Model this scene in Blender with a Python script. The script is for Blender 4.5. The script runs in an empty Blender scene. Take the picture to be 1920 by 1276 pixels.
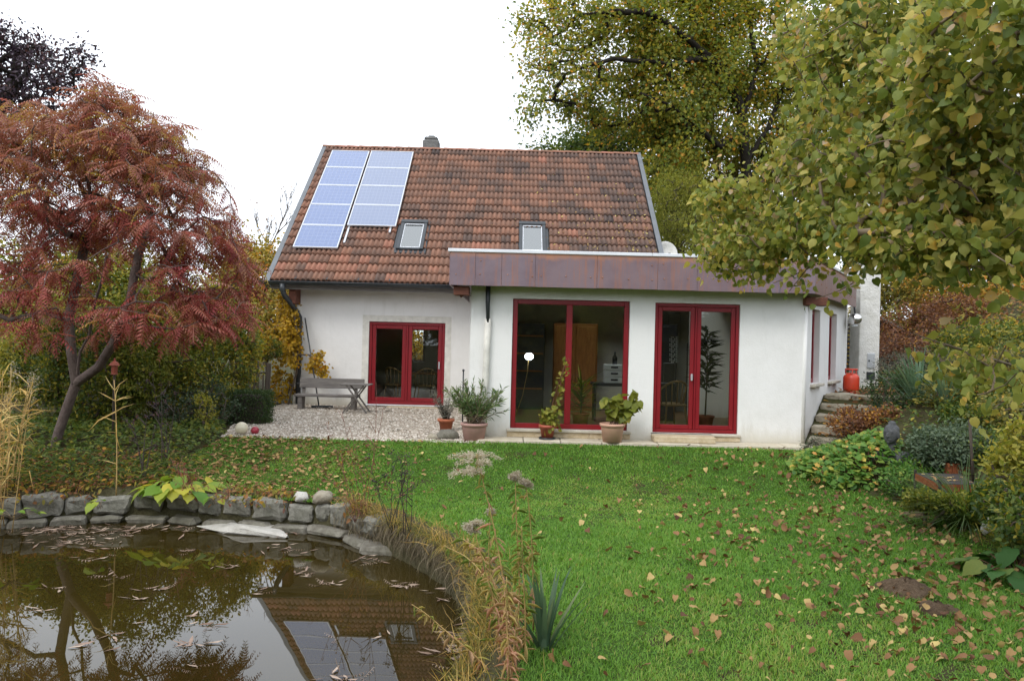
import bpy, bmesh, math, random
import numpy as np
from mathutils import Vector, Matrix

random.seed(7)
rng = np.random.default_rng(11)
R = math.radians
scene = bpy.context.scene
COL = scene.collection

# ------------------------------------------------------------------ camera
EYE = 1.7
FPX = 1464.0
ROLL = 0.0245
cam_d = bpy.data.cameras.new('camera')
cam_d.sensor_width = 36.0
cam_d.lens = 36.0 * FPX / 1920.0
cam_d.clip_start = 0.05
cam_d.clip_end = 600.0
cam = bpy.data.objects.new('camera', cam_d)
COL.objects.link(cam)
_r = Vector((1, 0, ROLL)).normalized()
_u = Vector((-ROLL, 0, 1)).normalized()
_b = Vector((0, -1, 0))
cam.matrix_world = Matrix(((_r.x, _u.x, _b.x, 0), (_r.y, _u.y, _b.y, 0), (_r.z, _u.z, _b.z, EYE), (0, 0, 0, 1)))
scene.camera = cam

# ------------------------------------------------------------------ sky, sun, exposure
SUN_EL, SUN_AZ = R(48), R(215)          # azimuth clockwise from +Y: behind the camera, to its left
world = bpy.data.worlds.new('World')
scene.world = world
world.use_nodes = True
wn = world.node_tree.nodes
wl_ = world.node_tree.links
for n in list(wn):
    wn.remove(n)
w_out = wn.new('ShaderNodeOutputWorld')
w_bg = wn.new('ShaderNodeBackground')
w_sky = wn.new('ShaderNodeTexSky')
w_sky.sky_type = 'NISHITA'
w_sky.sun_disc = False
w_sky.sun_elevation = SUN_EL
w_sky.sun_rotation = SUN_AZ
w_sky.dust_density = 4.0
w_mix = wn.new('ShaderNodeMix')
w_mix.data_type = 'RGBA'
w_mix.inputs[0].default_value = 0.90      # an even overcast layer over the clear sky
w_mix.inputs[7].default_value = (13.8, 14.6, 15.8, 1)
wl_.new(w_sky.outputs[0], w_mix.inputs[6])
wl_.new(w_mix.outputs[2], w_bg.inputs[0])
w_bg.inputs[1].default_value = 0.1
wl_.new(w_bg.outputs[0], w_out.inputs[0])

sun_d = bpy.data.lights.new('sun', 'SUN')
sun_d.energy = 1.3
sun_d.angle = R(25)
sun_d.color = (1.0, 0.97, 0.92)
sun = bpy.data.objects.new('sun', sun_d)
COL.objects.link(sun)
sv = Vector((math.sin(SUN_AZ) * math.cos(SUN_EL), math.cos(SUN_AZ) * math.cos(SUN_EL), math.sin(SUN_EL)))
sun.rotation_euler = sv.to_track_quat('Z', 'Y').to_euler()
sun.location = sv * 60

scene.view_settings.view_transform = 'Standard'
scene.view_settings.look = 'None'
scene.view_settings.gamma = 1.0
scene.view_settings.exposure = 0.38
scene.view_settings.use_curve_mapping = False
scene.cycles.max_bounces = 8
scene.cycles.transparent_max_bounces = 12
scene.cycles.caustics_reflective = False
scene.cycles.caustics_refractive = False


# ------------------------------------------------------------------ pixel -> place helpers (1920 px wide photograph)
def unroll(px, py):
    dx, dy = px - 960.0, py - 638.0
    return dx + ROLL * dy, dy - ROLL * dx


def at(px, py, D):
    x, y = unroll(px, py)
    return Vector((x / FPX * D, D, EYE - y / FPX * D))


def m_per_px(D):
    return D / FPX


# ------------------------------------------------------------------ terrain
POND = np.array([(-7.4, 8.2), (-6.9, 9.35), (-5.94, 9.85), (-4.54, 10.2), (-3.18, 9.95), (-2.2, 9.73), (-1.56, 9.16), (-.83, 8.17),
                 (-.40, 7.2), (-.24, 6.39), (-.22, 5.63), (-.35, 4.6), (-.9, 3.6), (-2.2, 2.9), (-4.5, 2.8), (-6.6, 3.6), (-7.5, 5.4)])
WATER_Z = -0.76


def smooth(a, b, v):
    t = np.clip((v - a) / (b - a), 0, 1)
    return t * t * (3 - 2 * t)


def poly_sdf(x, y, P):
    """signed distance, negative inside"""
    x = np.asarray(x, float); y = np.asarray(y, float)
    d = np.full(x.shape, 1e9); inside = np.zeros(x.shape, bool)
    n = len(P)
    for i in range(n):
        ax, ay = P[i]; bx, by = P[(i + 1) % n]
        ex, ey = bx - ax, by - ay
        t = np.clip(((x - ax) * ex + (y - ay) * ey) / (ex * ex + ey * ey), 0, 1)
        d = np.minimum(d, np.hypot(x - ax - t * ex, y - ay - t * ey))
        c = ((ay > y) != (by > y)) & (x < (bx - ax) * (y - ay) / (by - ay + 1e-12) + ax)
        inside ^= c
    return np.where(inside, -d, d)


def catmull(P, n=6):
    out = []
    N = len(P)
    for i in range(N):
        p0, p1, p2, p3 = P[(i - 1) % N], P[i], P[(i + 1) % N], P[(i + 2) % N]
        for k in range(n):
            t = k / n
            out.append(0.5 * ((2 * p1) + (-p0 + p2) * t + (2 * p0 - 5 * p1 + 4 * p2 - p3) * t * t + (-p0 + 3 * p1 - 3 * p2 + p3) * t ** 3))
    return np.array(out)


POND_S = catmull(POND, 6)
EDGE_Y = [0, 5, 7, 9, 10.6, 11.3, 12.3, 13.4]
EDGE_X = [4.0, 4.2, 4.55, 5.1, 5.35, 4.75, 4.95, 5.25]
# line of the garden room's slanting side wall
SW0 = np.array([5.05, 13.45]); SWD = np.array([0.5263, 0.8503]); SWN = np.array([0.8503, -0.5263])
SWL = 4.45


def side_uv(x, y):
    dx, dy = x - SW0[0], y - SW0[1]
    return dx * SWD[0] + dy * SWD[1], dx * SWN[0] + dy * SWN[1]


def bed_edge(y):
    return np.interp(y, EDGE_Y, EDGE_X)


def terrain(x, y):
    x = np.asarray(x, float); y = np.asarray(y, float)
    h = -0.40 * (1 - smooth(10.2, 13.0, y))
    h = h + 0.10 * (1 - smooth(0, 4.5, y))
    e = bed_edge(y)
    s = np.maximum(x - e, 0)
    bank = 0.34 * s + 0.25 * smooth(0.1, 1.1, s)
    bank = np.minimum(bank, 4.6 + 0.05 * s)
    t, u = side_uv(x, y)
    path = np.clip(0.45 * (t - 0.05), 0, 0.80)
    w = 1 - smooth(1.0, 2.0, u)
    right = np.where((y > 13.0), path * w + np.maximum(bank, path) * (1 - w), bank)
    # hold the ground low under and behind the garden room
    keep = smooth(-0.35, -0.05, u)
    far = smooth(19.5, 26, y)
    right = np.where(y > 13.45, right * np.maximum(keep, far * (x > 3)), right)
    h = h + right
    # a gentle rise of the woodland behind and to the left
    h = h + 1.6 * smooth(30, 60, y) * smooth(-5, 12, x) + 0.3 * smooth(-9, -14, x)
    return h


def terrain_p(x, y):
    h = terrain(x, y)
    d = poly_sdf(x, y, POND_S)
    return np.where(d < 0.22, np.minimum(h, -1.35), h)


def gp(px, py, dz=0.0):
    """where the line of sight through a pixel of the photograph meets the ground"""
    D = np.arange(3.0, 60.0, 0.02)
    x, y = unroll(px, py)
    X = x / FPX * D
    Z = EYE - y / FPX * D
    below = np.nonzero(Z < terrain(X, D) + dz)[0]
    i = below[0] if len(below) else len(D) - 1
    return Vector((X[i], D[i], float(terrain(X[i], D[i]))))


# ------------------------------------------------------------------ objects
def tag(o, label=None, cat=None, group=None, kind=None):
    if label: o['label'] = label
    if cat: o['category'] = cat
    if group: o['group'] = group
    if kind: o['kind'] = kind
    return o


def thing(name, label, cat, loc=(0, 0, 0), group=None, rz=0.0):
    o = bpy.data.objects.new(name, None)
    o.empty_display_size = 0.1
    COL.objects.link(o)
    o.location = loc
    o.rotation_euler = (0, 0, rz)
    return tag(o, label, cat, group)


def origin(o):
    v = Vector((0, 0, 0))
    while o is not None:
        v = v + Vector(o.location)
        o = o.parent
    return v


def link(name, me, mat, parent=None, loc=None):
    o = bpy.data.objects.new(name, me)
    COL.objects.link(o)
    if mat is not None and len(me.materials) == 0:
        me.materials.append(mat)
    if parent is not None:
        o.parent = parent
    if loc is not None:
        o.location = loc
    return o


class MB:
    """collects shapes in one bmesh; coordinates are the world's unless the parent is turned (then local)"""

    def __init__(self):
        self.bm = bmesh.new()

    def box(self, c, s, rot=None, bevel=0.0, seg=1):
        g = bmesh.ops.create_cube(self.bm, size=1.0)
        vs = g['verts']
        M = Matrix.Translation(Vector(c)) @ (rot.to_4x4() if rot is not None else Matrix.Identity(4)) @ Matrix.Diagonal((s[0], s[1], s[2], 1))
        bmesh.ops.transform(self.bm, matrix=M, verts=vs)
        if bevel > 0:
            es = list({e for v in vs for e in v.link_edges})
            bmesh.ops.bevel(self.bm, geom=es, offset=min(bevel, 0.45 * min(s)), segments=seg, affect='EDGES', profile=0.6)
        return self

    def mm(self, a, b, bevel=0.0):
        a = Vector(a); b = Vector(b)
        return self.box((a + b) / 2, [abs(v) for v in (b - a)], None, bevel)

    def bar(self, a, b, w, t, bevel=0.0):
        a = Vector(a); b = Vector(b); d = b - a
        q = d.to_track_quat('Z', 'Y').to_matrix()
        return self.box((a + b) / 2, (w, t, d.length), q, bevel)

    def tube(self, pts, rad, n=8, cap=True):
        pts = [Vector(p) for p in pts]
        rs = rad if hasattr(rad, '__len__') else [rad] * len(pts)
        rings = []
        ref = None
        for i, p in enumerate(pts):
            d = (pts[min(i + 1, len(pts) - 1)] - pts[max(i - 1, 0)]).normalized()
            if ref is None:
                ref = d.orthogonal().normalized()
            ref = (ref - d * ref.dot(d))
            ref = ref.normalized() if ref.length > 1e-5 else d.orthogonal().normalized()
            b = d.cross(ref)
            rings.append([self.bm.verts.new(p + (ref * math.cos(2 * math.pi * k / n) + b * math.sin(2 * math.pi * k / n)) * rs[i]) for k in range(n)])
        for a, b in zip(rings[:-1], rings[1:]):
            for k in range(n):
                self.bm.faces.new((a[k], a[(k + 1) % n], b[(k + 1) % n], b[k])).smooth = True
        if cap:
            self.bm.faces.new(list(reversed(rings[0])))
            self.bm.faces.new(rings[-1])
        return self

    def lathe(self, c, prof, n=24, smooth_=True, sx=1.0, sy=1.0):
        c = Vector(c)
        rings = []
        for (r, z) in prof:
            if r < 1e-6:
                rings.append([self.bm.verts.new(c + Vector((0, 0, z)))])
            else:
                rings.append([self.bm.verts.new(c + Vector((r * sx * math.cos(2 * math.pi * k / n), r * sy * math.sin(2 * math.pi * k / n), z))) for k in range(n)])
        for a, b in zip(rings[:-1], rings[1:]):
            for k in range(n):
                if len(a) == 1 and len(b) == 1:
                    continue
                if len(a) == 1:
                    f = self.bm.faces.new((a[0], b[(k + 1) % n], b[k]))
                elif len(b) == 1:
                    f = self.bm.faces.new((a[k], a[(k + 1) % n], b[0]))
                else:
                    f = self.bm.faces.new((a[k], a[(k + 1) % n], b[(k + 1) % n], b[k]))
                f.smooth = smooth_
        return self

    def ball(self, c, r, seg=20, ring=12, s=(1, 1, 1)):
        g = bmesh.ops.create_uvsphere(self.bm, u_segments=seg, v_segments=ring, radius=r)
        bmesh.ops.transform(self.bm, matrix=Matrix.Translation(Vector(c)) @ Matrix.Diagonal((*s, 1)), verts=g['verts'])
        for v in g['verts']:
            for f in v.link_faces:
                f.smooth = True
        return self

    def poly(self, pts):
        vs = [self.bm.verts.new(Vector(p)) for p in pts]
        self.bm.faces.new(vs)
        return self

    def prism(self, pts, z0, z1):
        a = [self.bm.verts.new(Vector((p[0], p[1], z0))) for p in pts]
        b = [self.bm.verts.new(Vector((p[0], p[1], z1))) for p in pts]
        n = len(pts)
        self.bm.faces.new(list(reversed(a)))
        self.bm.faces.new(b)
        for i in range(n):
            self.bm.faces.new((a[i], a[(i + 1) % n], b[(i + 1) % n], b[i]))
        return self

    def build(self, name, mat, parent=None, local=False, fix=True):
        if fix:
            bmesh.ops.recalc_face_normals(self.bm, faces=self.bm.faces[:])
        me = bpy.data.meshes.new(name)
        if parent is not None and not local:
            bmesh.ops.translate(self.bm, vec=-origin(parent), verts=self.bm.verts[:])
        self.bm.to_mesh(me)
        self.bm.free()
        return link(name, me, mat, parent)


def np_mesh(name, V, F, smooth_=False, tint=None):
    """F: list of arrays (n,k) of vertex indices; tint: one value per face in the same order"""
    me = bpy.data.meshes.new(name)
    V = np.asarray(V, np.float32)
    loops = np.concatenate([f.ravel() for f in F]).astype(np.int32)
    tot = np.concatenate([np.full(len(f), f.shape[1]) for f in F]).astype(np.int32)
    start = np.concatenate([[0], np.cumsum(tot)[:-1]]).astype(np.int32)
    me.vertices.add(len(V)); me.vertices.foreach_set('co', V.ravel())
    me.loops.add(len(loops)); me.loops.foreach_set('vertex_index', loops)
    me.polygons.add(len(tot)); me.polygons.foreach_set('loop_start', start)
    try:
        me.polygons.foreach_set('loop_total', tot)
    except Exception:
        pass
    if smooth_:
        me.polygons.foreach_set('use_smooth', np.ones(len(tot), bool))
    me.update(calc_edges=True)
    if tint is not None:
        a = me.attributes.new('tint', 'FLOAT', 'FACE')
        a.data.foreach_set('value', np.asarray(tint, np.float32))
    return me


# ------------------------------------------------------------------ materials
MATS = {}


def nodes_of(name):
    m = bpy.data.materials.new(name)
    m.use_nodes = True
    nt = m.node_tree
    for n in list(nt.nodes):
        nt.nodes.remove(n)
    out = nt.nodes.new('ShaderNodeOutputMaterial')
    MATS[name] = m
    return m, nt, out


def ramp_node(nt, stops, fac=None, interp='LINEAR'):
    n = nt.nodes.new('ShaderNodeValToRGB')
    cr = n.color_ramp
    cr.interpolation = interp
    while len(cr.elements) > 1:
        cr.elements.remove(cr.elements[-1])
    cr.elements[0].position = stops[0][0]
    cr.elements[0].color = (*stops[0][1], 1)
    for p, c in stops[1:]:
        e = cr.elements.new(p)
        e.color = (*c, 1)
    if fac is not None:
        nt.links.new(fac, n.inputs[0])
    return n


def noise(nt, scale, detail=4, rough=.55, vec=None, sc=None):
    n = nt.nodes.new('ShaderNodeTexNoise')
    n.inputs['Scale'].default_value = scale
    n.inputs['Detail'].default_value = detail
    n.inputs['Roughness'].default_value = rough
    tc = nt.nodes.new('ShaderNodeTexCoord') if vec is None else None
    src = tc.outputs['Object'] if vec is None else vec
    if sc is not None:
        mp = nt.nodes.new('ShaderNodeMapping')
        mp.inputs['Scale'].default_value = sc
        nt.links.new(src, mp.inputs[0])
        src = mp.outputs[0]
    nt.links.new(src, n.inputs['Vector'])
    return n


def mixc(nt, fac, a, b, mode='MIX'):
    n = nt.nodes.new('ShaderNodeMix')
    n.data_type = 'RGBA'
    n.blend_type = mode
    for k, v in ((0, fac), (6, a), (7, b)):
        if hasattr(v, 'is_linked') or hasattr(v, 'links'):
            nt.links.new(v, n.inputs[k])
        elif isinstance(v, (int, float)):
            n.inputs[k].default_value = v
        else:
            n.inputs[k].default_value = (*v, 1)
    return n.outputs[2]


def math_(nt, op, a, b=None, clamp=False):
    n = nt.nodes.new('ShaderNodeMath')
    n.operation = op
    n.use_clamp = clamp
    for k, v in ((0, a), (1, b)):
        if v is None:
            continue
        if isinstance(v, (int, float)):
            n.inputs[k].default_value = v
        else:
            nt.links.new(v, n.inputs[k])
    return n.outputs[0]


def bump(nt, h, strength=.3, dist=.01):
    b = nt.nodes.new('ShaderNodeBump')
    b.inputs['Strength'].default_value = strength
    b.inputs['Distance'].default_value = dist
    nt.links.new(h, b.inputs['Height'])
    return b.outputs[0]


def principled(nt, out, color, rough=.6, metal=0.0, normal=None, spec=.5, **kw):
    p = nt.nodes.new('ShaderNodeBsdfPrincipled')
    for key, v in (('Base Color', color), ('Roughness', rough), ('Metallic', metal)):
        if isinstance(v, (int, float)):
            p.inputs[key].default_value = v
        elif isinstance(v, tuple):
            p.inputs[key].default_value = (*v, 1)
        else:
            nt.links.new(v, p.inputs[key])
    p.inputs['Specular IOR Level'].default_value = spec
    if normal is not None:
        nt.links.new(normal, p.inputs['Normal'])
    for k, v in kw.items():
        p.inputs[k].default_value = v
    nt.links.new(p.outputs[0], out.inputs[0])
    return p


def simple(name, c, rough=.6, metal=0.0, var=.25, scale=8, bmp=.15, spec=.5, sc=None, dark=None):
    """plain surface with uneven tone and fine relief"""
    m, nt, out = nodes_of(name)
    n = noise(nt, scale, 6, .6, sc=sc)
    d = dark if dark is not None else tuple(v * (1 - var) for v in c)
    l = tuple(min(1, v * (1 + var * .6)) for v in c)
    r = ramp_node(nt, [(.3, d), (.7, l)], n.outputs[0])
    n2 = noise(nt, scale * 9, 3, .6, sc=sc)
    principled(nt, out, r.outputs[0], rough, metal, bump(nt, n2.outputs[0], bmp, .004), spec)
    return m


def leafmat(name, stops, transl=.3, rough=.5, spec=.3, gain=1.75):
    transl = transl + .08 if transl > .15 else transl
    stops = [(p, tuple(min(.8, v * gain) for v in c)) for p, c in stops]
    m, nt, out = nodes_of(name)
    a = nt.nodes.new('ShaderNodeAttribute')
    a.attribute_name = 'tint'
    n = noise(nt, 14, 3, .6)
    f = math_(nt, 'ADD', a.outputs['Fac'], math_(nt, 'MULTIPLY', math_(nt, 'SUBTRACT', n.outputs[0], .5), .22))
    r = ramp_node(nt, stops, f)
    p = nt.nodes.new('ShaderNodeBsdfPrincipled')
    nt.links.new(r.outputs[0], p.inputs['Base Color'])
    p.inputs['Roughness'].default_value = rough
    p.inputs['Specular IOR Level'].default_value = spec
    if transl > 0:
        t = nt.nodes.new('ShaderNodeBsdfTranslucent')
        c2 = mixc(nt, 1.0, r.outputs[0], (1.15, 1.1, .7), 'MULTIPLY')
        nt.links.new(c2, t.inputs[0])
        mx = nt.nodes.new('ShaderNodeMixShader')
        mx.inputs[0].default_value = transl
        nt.links.new(p.outputs[0], mx.inputs[1]); nt.links.new(t.outputs[0], mx.inputs[2])
        nt.links.new(mx.outputs[0], out.inputs[0])
    else:
        nt.links.new(p.outputs[0], out.inputs[0])
    return m


# ------------------------------------------------------------------ leaves
def tmpl(verts, faces):
    return {'v': np.array(verts, float), 'f': faces}


T_OVAL = tmpl([(0, 0, 0), (.32, .25, .05), (.75, .2, .02), (1, 0, -.1), (.75, -.2, .02), (.32, -.25, .05)], [(0, 1, 2, 3), (0, 3, 4, 5)])
T_LANCE = tmpl([(0, 0, 0), (.4, .085, .02), (1, 0, -.16), (.4, -.085, .02)], [(0, 1, 2), (0, 2, 3)])
T_BLADE = tmpl([(0, .03, 0), (0, -.03, 0), (.6, -.02, 0), (.6, .02, 0), (1, 0, -.08)], [(0, 1, 2, 3), (3, 2, 4)])
T_ROUND = tmpl([(.04, 0, 0), (-.03, .2, .03), (.2, .42, .06), (.55, .42, .03), (.82, .22, -.04), (1, 0, -.14), (.82, -.22, -.04), (.55, -.42, .03), (.2, -.42, .06), (-.03, -.2, .03)],
               [(0, 5, 4, 3, 2, 1), (0, 9, 8, 7, 6, 5)])
T_LOBED = tmpl([(0, 0, 0), (.2, .12, .02), (.3, .38, .05), (.45, .2, .02), (.7, .36, .0), (.75, .15, -.02), (1, 0, -.08), (.75, -.15, -.02), (.7, -.36, 0), (.45, -.2, .02), (.3, -.38, .05), (.2, -.12, .02)],
               [(0, 6, 5, 4, 3, 2, 1), (0, 11, 10, 9, 8, 7, 6)])


def hazel_tmpl(curl, seed, fold=.15):
    r_ = random.Random(seed)
    N = 11
    V = [(0.05, 0, 0)]
    mid = []
    for i in range(1, 5):
        x = i / 5
        mid.append((x, 0, -curl * x * x))
    prof = [(-.02, .13), (.0, .26), (.12, .38), (.27, .45), (.43, .46), (.58, .43), (.70, .36), (.80, .27), (.88, .17), (.95, .07)]
    sides = []
    for s in (1, -1):
        row = []
        for i, (x, w) in enumerate(prof):
            jag = (.018 if i % 2 else -.012) + r_.uniform(-.01, .01)
            w2 = w + jag
            z = -curl * x * x + fold * w2 * (1 if r_.random() < .85 else .4) - .35 * w2 * w2 * curl + r_.uniform(-.012, .012)
            row.append((x, s * w2, z))
        sides.append(row)
    tip = (1.06, 0, -curl * 1.12)
    V = [(0.05, 0, 0)] + mid + [tip] + sides[0] + sides[1]
    a0, b0 = 6, 16
    M = [0, 1, 2, 3, 4, 5]          # midrib incl. tip
    F = []
    for off, flip in ((a0, False), (b0, True)):
        S = [off + i for i in range(10)]
        fs = [(M[0], S[1], S[0]), (M[0], M[1], S[2], S[1]), (M[1], S[3], S[2]), (M[1], M[2], S[4], S[3]), (M[2], S[5], S[4]), (M[2], M[3], S[6], S[5]),
              (M[3], M[4], S[7], S[6]), (M[4], S[8], S[7]), (M[4], M[5], S[9], S[8])]
        F += [tuple(reversed(f)) if flip else f for f in fs]
    return tmpl(V, F)


def sumac_tmpl(n=8, seed=0, L=.22, droop=.35):
    r_ = random.Random(seed)
    V, F = [], []

    def P(t):
        return (t, 0.0, -droop * t * t)
    for i in range(5):                      # rachis
        t0, t1 = i / 5, (i + 1) / 5
        k = len(V)
        V += [(t0, .008, P(t0)[2]), (t0, -.008, P(t0)[2]), (t1, -.006, P(t1)[2]), (t1, .006, P(t1)[2])]
        F.append((k, k + 1, k + 2, k + 3))
    for i in range(n):
        t = .12 + .86 * i / (n - 1)
        b = P(t)
        l = L * (.65 + .5 * math.sin(math.pi * min(1, t * 1.05))) * r_.uniform(.85, 1.15)
        for s in (1, -1):
            fw = .45 + r_.uniform(-.1, .1)
            dn = -.55 + r_.uniform(-.25, .2)
            d = Vector((fw, s * 1.0, dn)).normalized() * l
            wv = Vector((.2, 0, 0)) * l
            k = len(V)
            V += [b, (b[0] + d.x * .45 + wv.x * .8, b[1] + d.y * .45, b[2] + d.z * .45), (b[0] + d.x, b[1] + d.y, b[2] + d.z - .12 * l),
                  (b[0] + d.x * .45 - wv.x * .8, b[1] + d.y * .45, b[2] + d.z * .45)]
            F.append((k, k + 1, k + 2, k + 3))
    return tmpl(V, F)


def unit(v):
    return v / np.maximum(np.linalg.norm(v, axis=-1, keepdims=True), 1e-9)


def basis(axis, nrm):
    a = unit(np.asarray(axis, float))
    n = np.asarray(nrm, float)
    n = n - a * (n * a).sum(1, keepdims=True)
    bad = np.linalg.norm(n, axis=1) < 1e-4
    n[bad] = np.cross(a[bad], [1.0, .3, .2])
    n = unit(n)
    b = np.cross(n, a)
    return a, b, n


def leaf_arrays(pos, axis, nrm, size, tint, tm):
    a, b, n = basis(axis, nrm)
    v = tm['v']; K = len(v); N = len(pos)
    s = np.asarray(size, float).reshape(-1, 1, 1)
    V = np.asarray(pos)[:, None, :] + s * (v[None, :, 0:1] * a[:, None] + v[None, :, 1:2] * b[:, None] + v[None, :, 2:3] * n[:, None])
    off = (np.arange(N) * K)[:, None]
    by = {}
    for f in tm['f']:
        by.setdefault(len(f), []).append(f)
    F, T = [], []
    for k in sorted(by):
        fa = np.array(by[k])
        F.append((off[:, None] + fa[None]).reshape(-1, k))
        T.append(np.repeat(tint, len(fa)))
    return V.reshape(-1, 3), F, np.concatenate(T)


_var = {}


def leaf_variant(tm, key, tint):
    b = int(np.clip(tint, 0, .999) * 12)
    k = (key, b)
    if k not in _var:
        by = {}
        for f in tm['f']:
            by.setdefault(len(f), []).append(f)
        F = [np.array(by[q]) for q in sorted(by)]
        _var[k] = np_mesh(key[0], tm['v'], F, False, np.full(sum(len(f) for f in F), (b + .5) / 12))
    return _var[k]


def foliage(parent, mat, pos, axis, nrm, size, tint, tms, single=0, name='foliage', leaf='leaf', smooth_=False):
    """leaf blades on a parent: the `single` largest in view one object each, the rest one part"""
    pos = np.asarray(pos, float); N = len(pos)
    if N == 0:
        return None
    axis = np.broadcast_to(np.asarray(axis, float), pos.shape); nrm = np.broadcast_to(np.asarray(nrm, float), pos.shape)
    size = np.broadcast_to(np.asarray(size, float), (N,)); tint = np.broadcast_to(np.asarray(tint, float), (N,))
    tms = tms if isinstance(tms, list) else [tms]
    o = np.array(origin(parent)) if parent is not None else np.zeros(3)
    which = rng.integers(0, len(tms), N)
    D = pos[:, 1]
    px = pos[:, 0] / np.maximum(D, .1) * FPX + 960; py = 638 - (pos[:, 2] - EYE) / np.maximum(D, .1) * FPX
    on = (D > .5) & (px > -10) & (px < 1930) & (py > -10) & (py < 1290)
    score = np.where(on, size / np.maximum(D, .3), -1)
    sel = np.zeros(N, bool)
    if single:
        idx = np.argsort(-score)[:single]
        idx = idx[score[idx] > 0]
        sel[idx] = True
        a, b, n = basis(axis[idx], nrm[idx])
        for j, i in enumerate(idx):
            me = leaf_variant(tms[which[i]], (leaf, mat.name, id(tms[which[i]])), tint[i])
            ob = link(leaf, me, mat, parent)
            s = size[i]
            M = Matrix.Identity(4)
            for r in range(3):
                M[r][0] = a[j][r] * s; M[r][1] = b[j][r] * s; M[r][2] = n[j][r] * s; M[r][3] = pos[i][r] - o[r]
            ob.matrix_local = M
    res = None
    Vs, Fs, Ts, base = [], {}, {}, 0
    for w, tm in enumerate(tms):
        q = (~sel) & (which == w)
        if not q.any():
            continue
        V, F, T = leaf_arrays(pos[q] - o, axis[q], nrm[q], size[q], tint[q], tm)
        Vs.append(V)
        k0 = 0
        for f in F:
            Fs.setdefault(f.shape[1], []).append(f + base)
            Ts.setdefault(f.shape[1], []).append(T[k0:k0 + len(f)]); k0 += len(f)
        base += len(V)
    if Vs:
        ks = sorted(Fs)
        me = np_mesh(name, np.concatenate(Vs), [np.concatenate(Fs[k]) for k in ks], smooth_, np.concatenate([np.concatenate(Ts[k]) for k in ks]))
        res = link(name, me, mat, parent)
        if single or True:
            res['kind'] = 'stuff'
    return res


def rnd(n, s=1.0):
    return rng.normal(0, s, (n, 3))


# ------------------------------------------------------------------ woody growth
def grow(trunks, attr, step=.25, sag=.0, jitter=.03, lead=.45, upw=.0):
    """trunks: list of polylines (first point of the later ones may lie on an earlier one). Every attractor is reached by a limb from the nearest wood."""
    P = []; par = []; tr = []
    for tl in trunks:
        tl = [np.array(p, float) for p in tl]
        prev = -1
        if P:
            d = np.linalg.norm(np.array(P) - tl[0], axis=1)
            if d.min() < .4:
                prev = int(d.argmin())
        for i, p in enumerate(tl):
            if i == 0:
                if prev < 0:
                    P.append(p); par.append(-1); tr.append(True); prev = len(P) - 1
                continue
            q = P[prev].copy(); n = max(1, int(np.linalg.norm(p - q) / step))
            for k in range(1, n + 1):
                P.append(q + (p - q) * k / n + (rng.normal(0, jitter * .4, 3) if k < n else 0)); par.append(prev); tr.append(True); prev = len(P) - 1
    P = list(P)
    cap = len(P) + 40 * len(attr) + 100
    A = np.zeros((cap, 3)); A[:len(P)] = P
    n_ = len(P)
    tips = []
    order = np.argsort([np.linalg.norm(A[:n_] - a, axis=1).min() for a in attr])
    for i in order:
        a = attr[i]
        d = np.linalg.norm(A[:n_] - a, axis=1) + upw * np.maximum(A[:n_, 2] - a[2], 0)
        j = int(d.argmin())
        L = np.linalg.norm(a - A[j])
        pj = par[j]
        dirn = unit((A[j] - A[pj])[None])[0] if pj >= 0 else np.array([0, 0, 1.])
        tow = (a - A[j]) / max(L, 1e-6)
        al = max(0.0, float(dirn @ tow))
        c = A[j] + (dirn * lead * al + tow * .4 * (1 - al)) * L + np.array([0, 0, sag * L])
        n = int(min(30, max(2, math.ceil(L / step))))
        prev = j
        for k in range(1, n + 1):
            t = k / n
            p = (1 - t) ** 2 * A[j] + 2 * t * (1 - t) * c + t * t * a + (rng.normal(0, jitter, 3) * min(1, L) if k < n else 0)
            A[n_] = p; par.append(prev); tr.append(False); prev = n_; n_ += 1
            if n_ >= cap - 40:
                break
        tips.append(prev)
    return A[:n_].copy(), np.array(par), np.array(tips, int), np.array(tr)


def radii(par, tips, r_tip, r_trunk, expo=.5):
    n = len(par); cnt = np.zeros(n)
    cnt[tips] += 1
    for i in range(n - 1, 0, -1):
        if par[i] >= 0:
            cnt[par[i]] += cnt[i]
    cnt = np.maximum(cnt, 1)
    return np.minimum(r_tip * cnt ** expo, r_trunk)


def wood_mesh(name, P, par, rad, mat, parent, sides=6):
    o = np.array(origin(parent))
    idx = np.nonzero(par >= 0)[0]
    a = P[par[idx]] - o; b = P[idx] - o
    ra = np.minimum(rad[par[idx]], rad[idx] * 1.35); rb = rad[idx]
    d = unit(b - a)
    ref = np.where(np.abs(d[:, 2:3]) < .9, [[0, 0, 1.]], [[1., 0, 0]])
    u = unit(np.cross(d, ref)); v = np.cross(d, u)
    ang = np.arange(sides) * 2 * np.pi / sides
    cs, sn = np.cos(ang)[None, :, None], np.sin(ang)[None, :, None]
    ring = cs * u[:, None] + sn * v[:, None]
    A = (a - d * ra[:, None] * .25)[:, None] + ring * ra[:, None, None]
    B = (b + d * rb[:, None] * .25)[:, None] + ring * rb[:, None, None]
    V = np.concatenate([A, B], axis=1).reshape(-1, 3)
    off = (np.arange(len(idx)) * 2 * sides)[:, None, None]
    k = np.arange(sides)
    F = np.stack([k, (k + 1) % sides, sides + (k + 1) % sides, sides + k], 1)
    me = np_mesh(name, V, [(off + F[None]).reshape(-1, 4)], True)
    return link(name, me, mat, parent)


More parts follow.
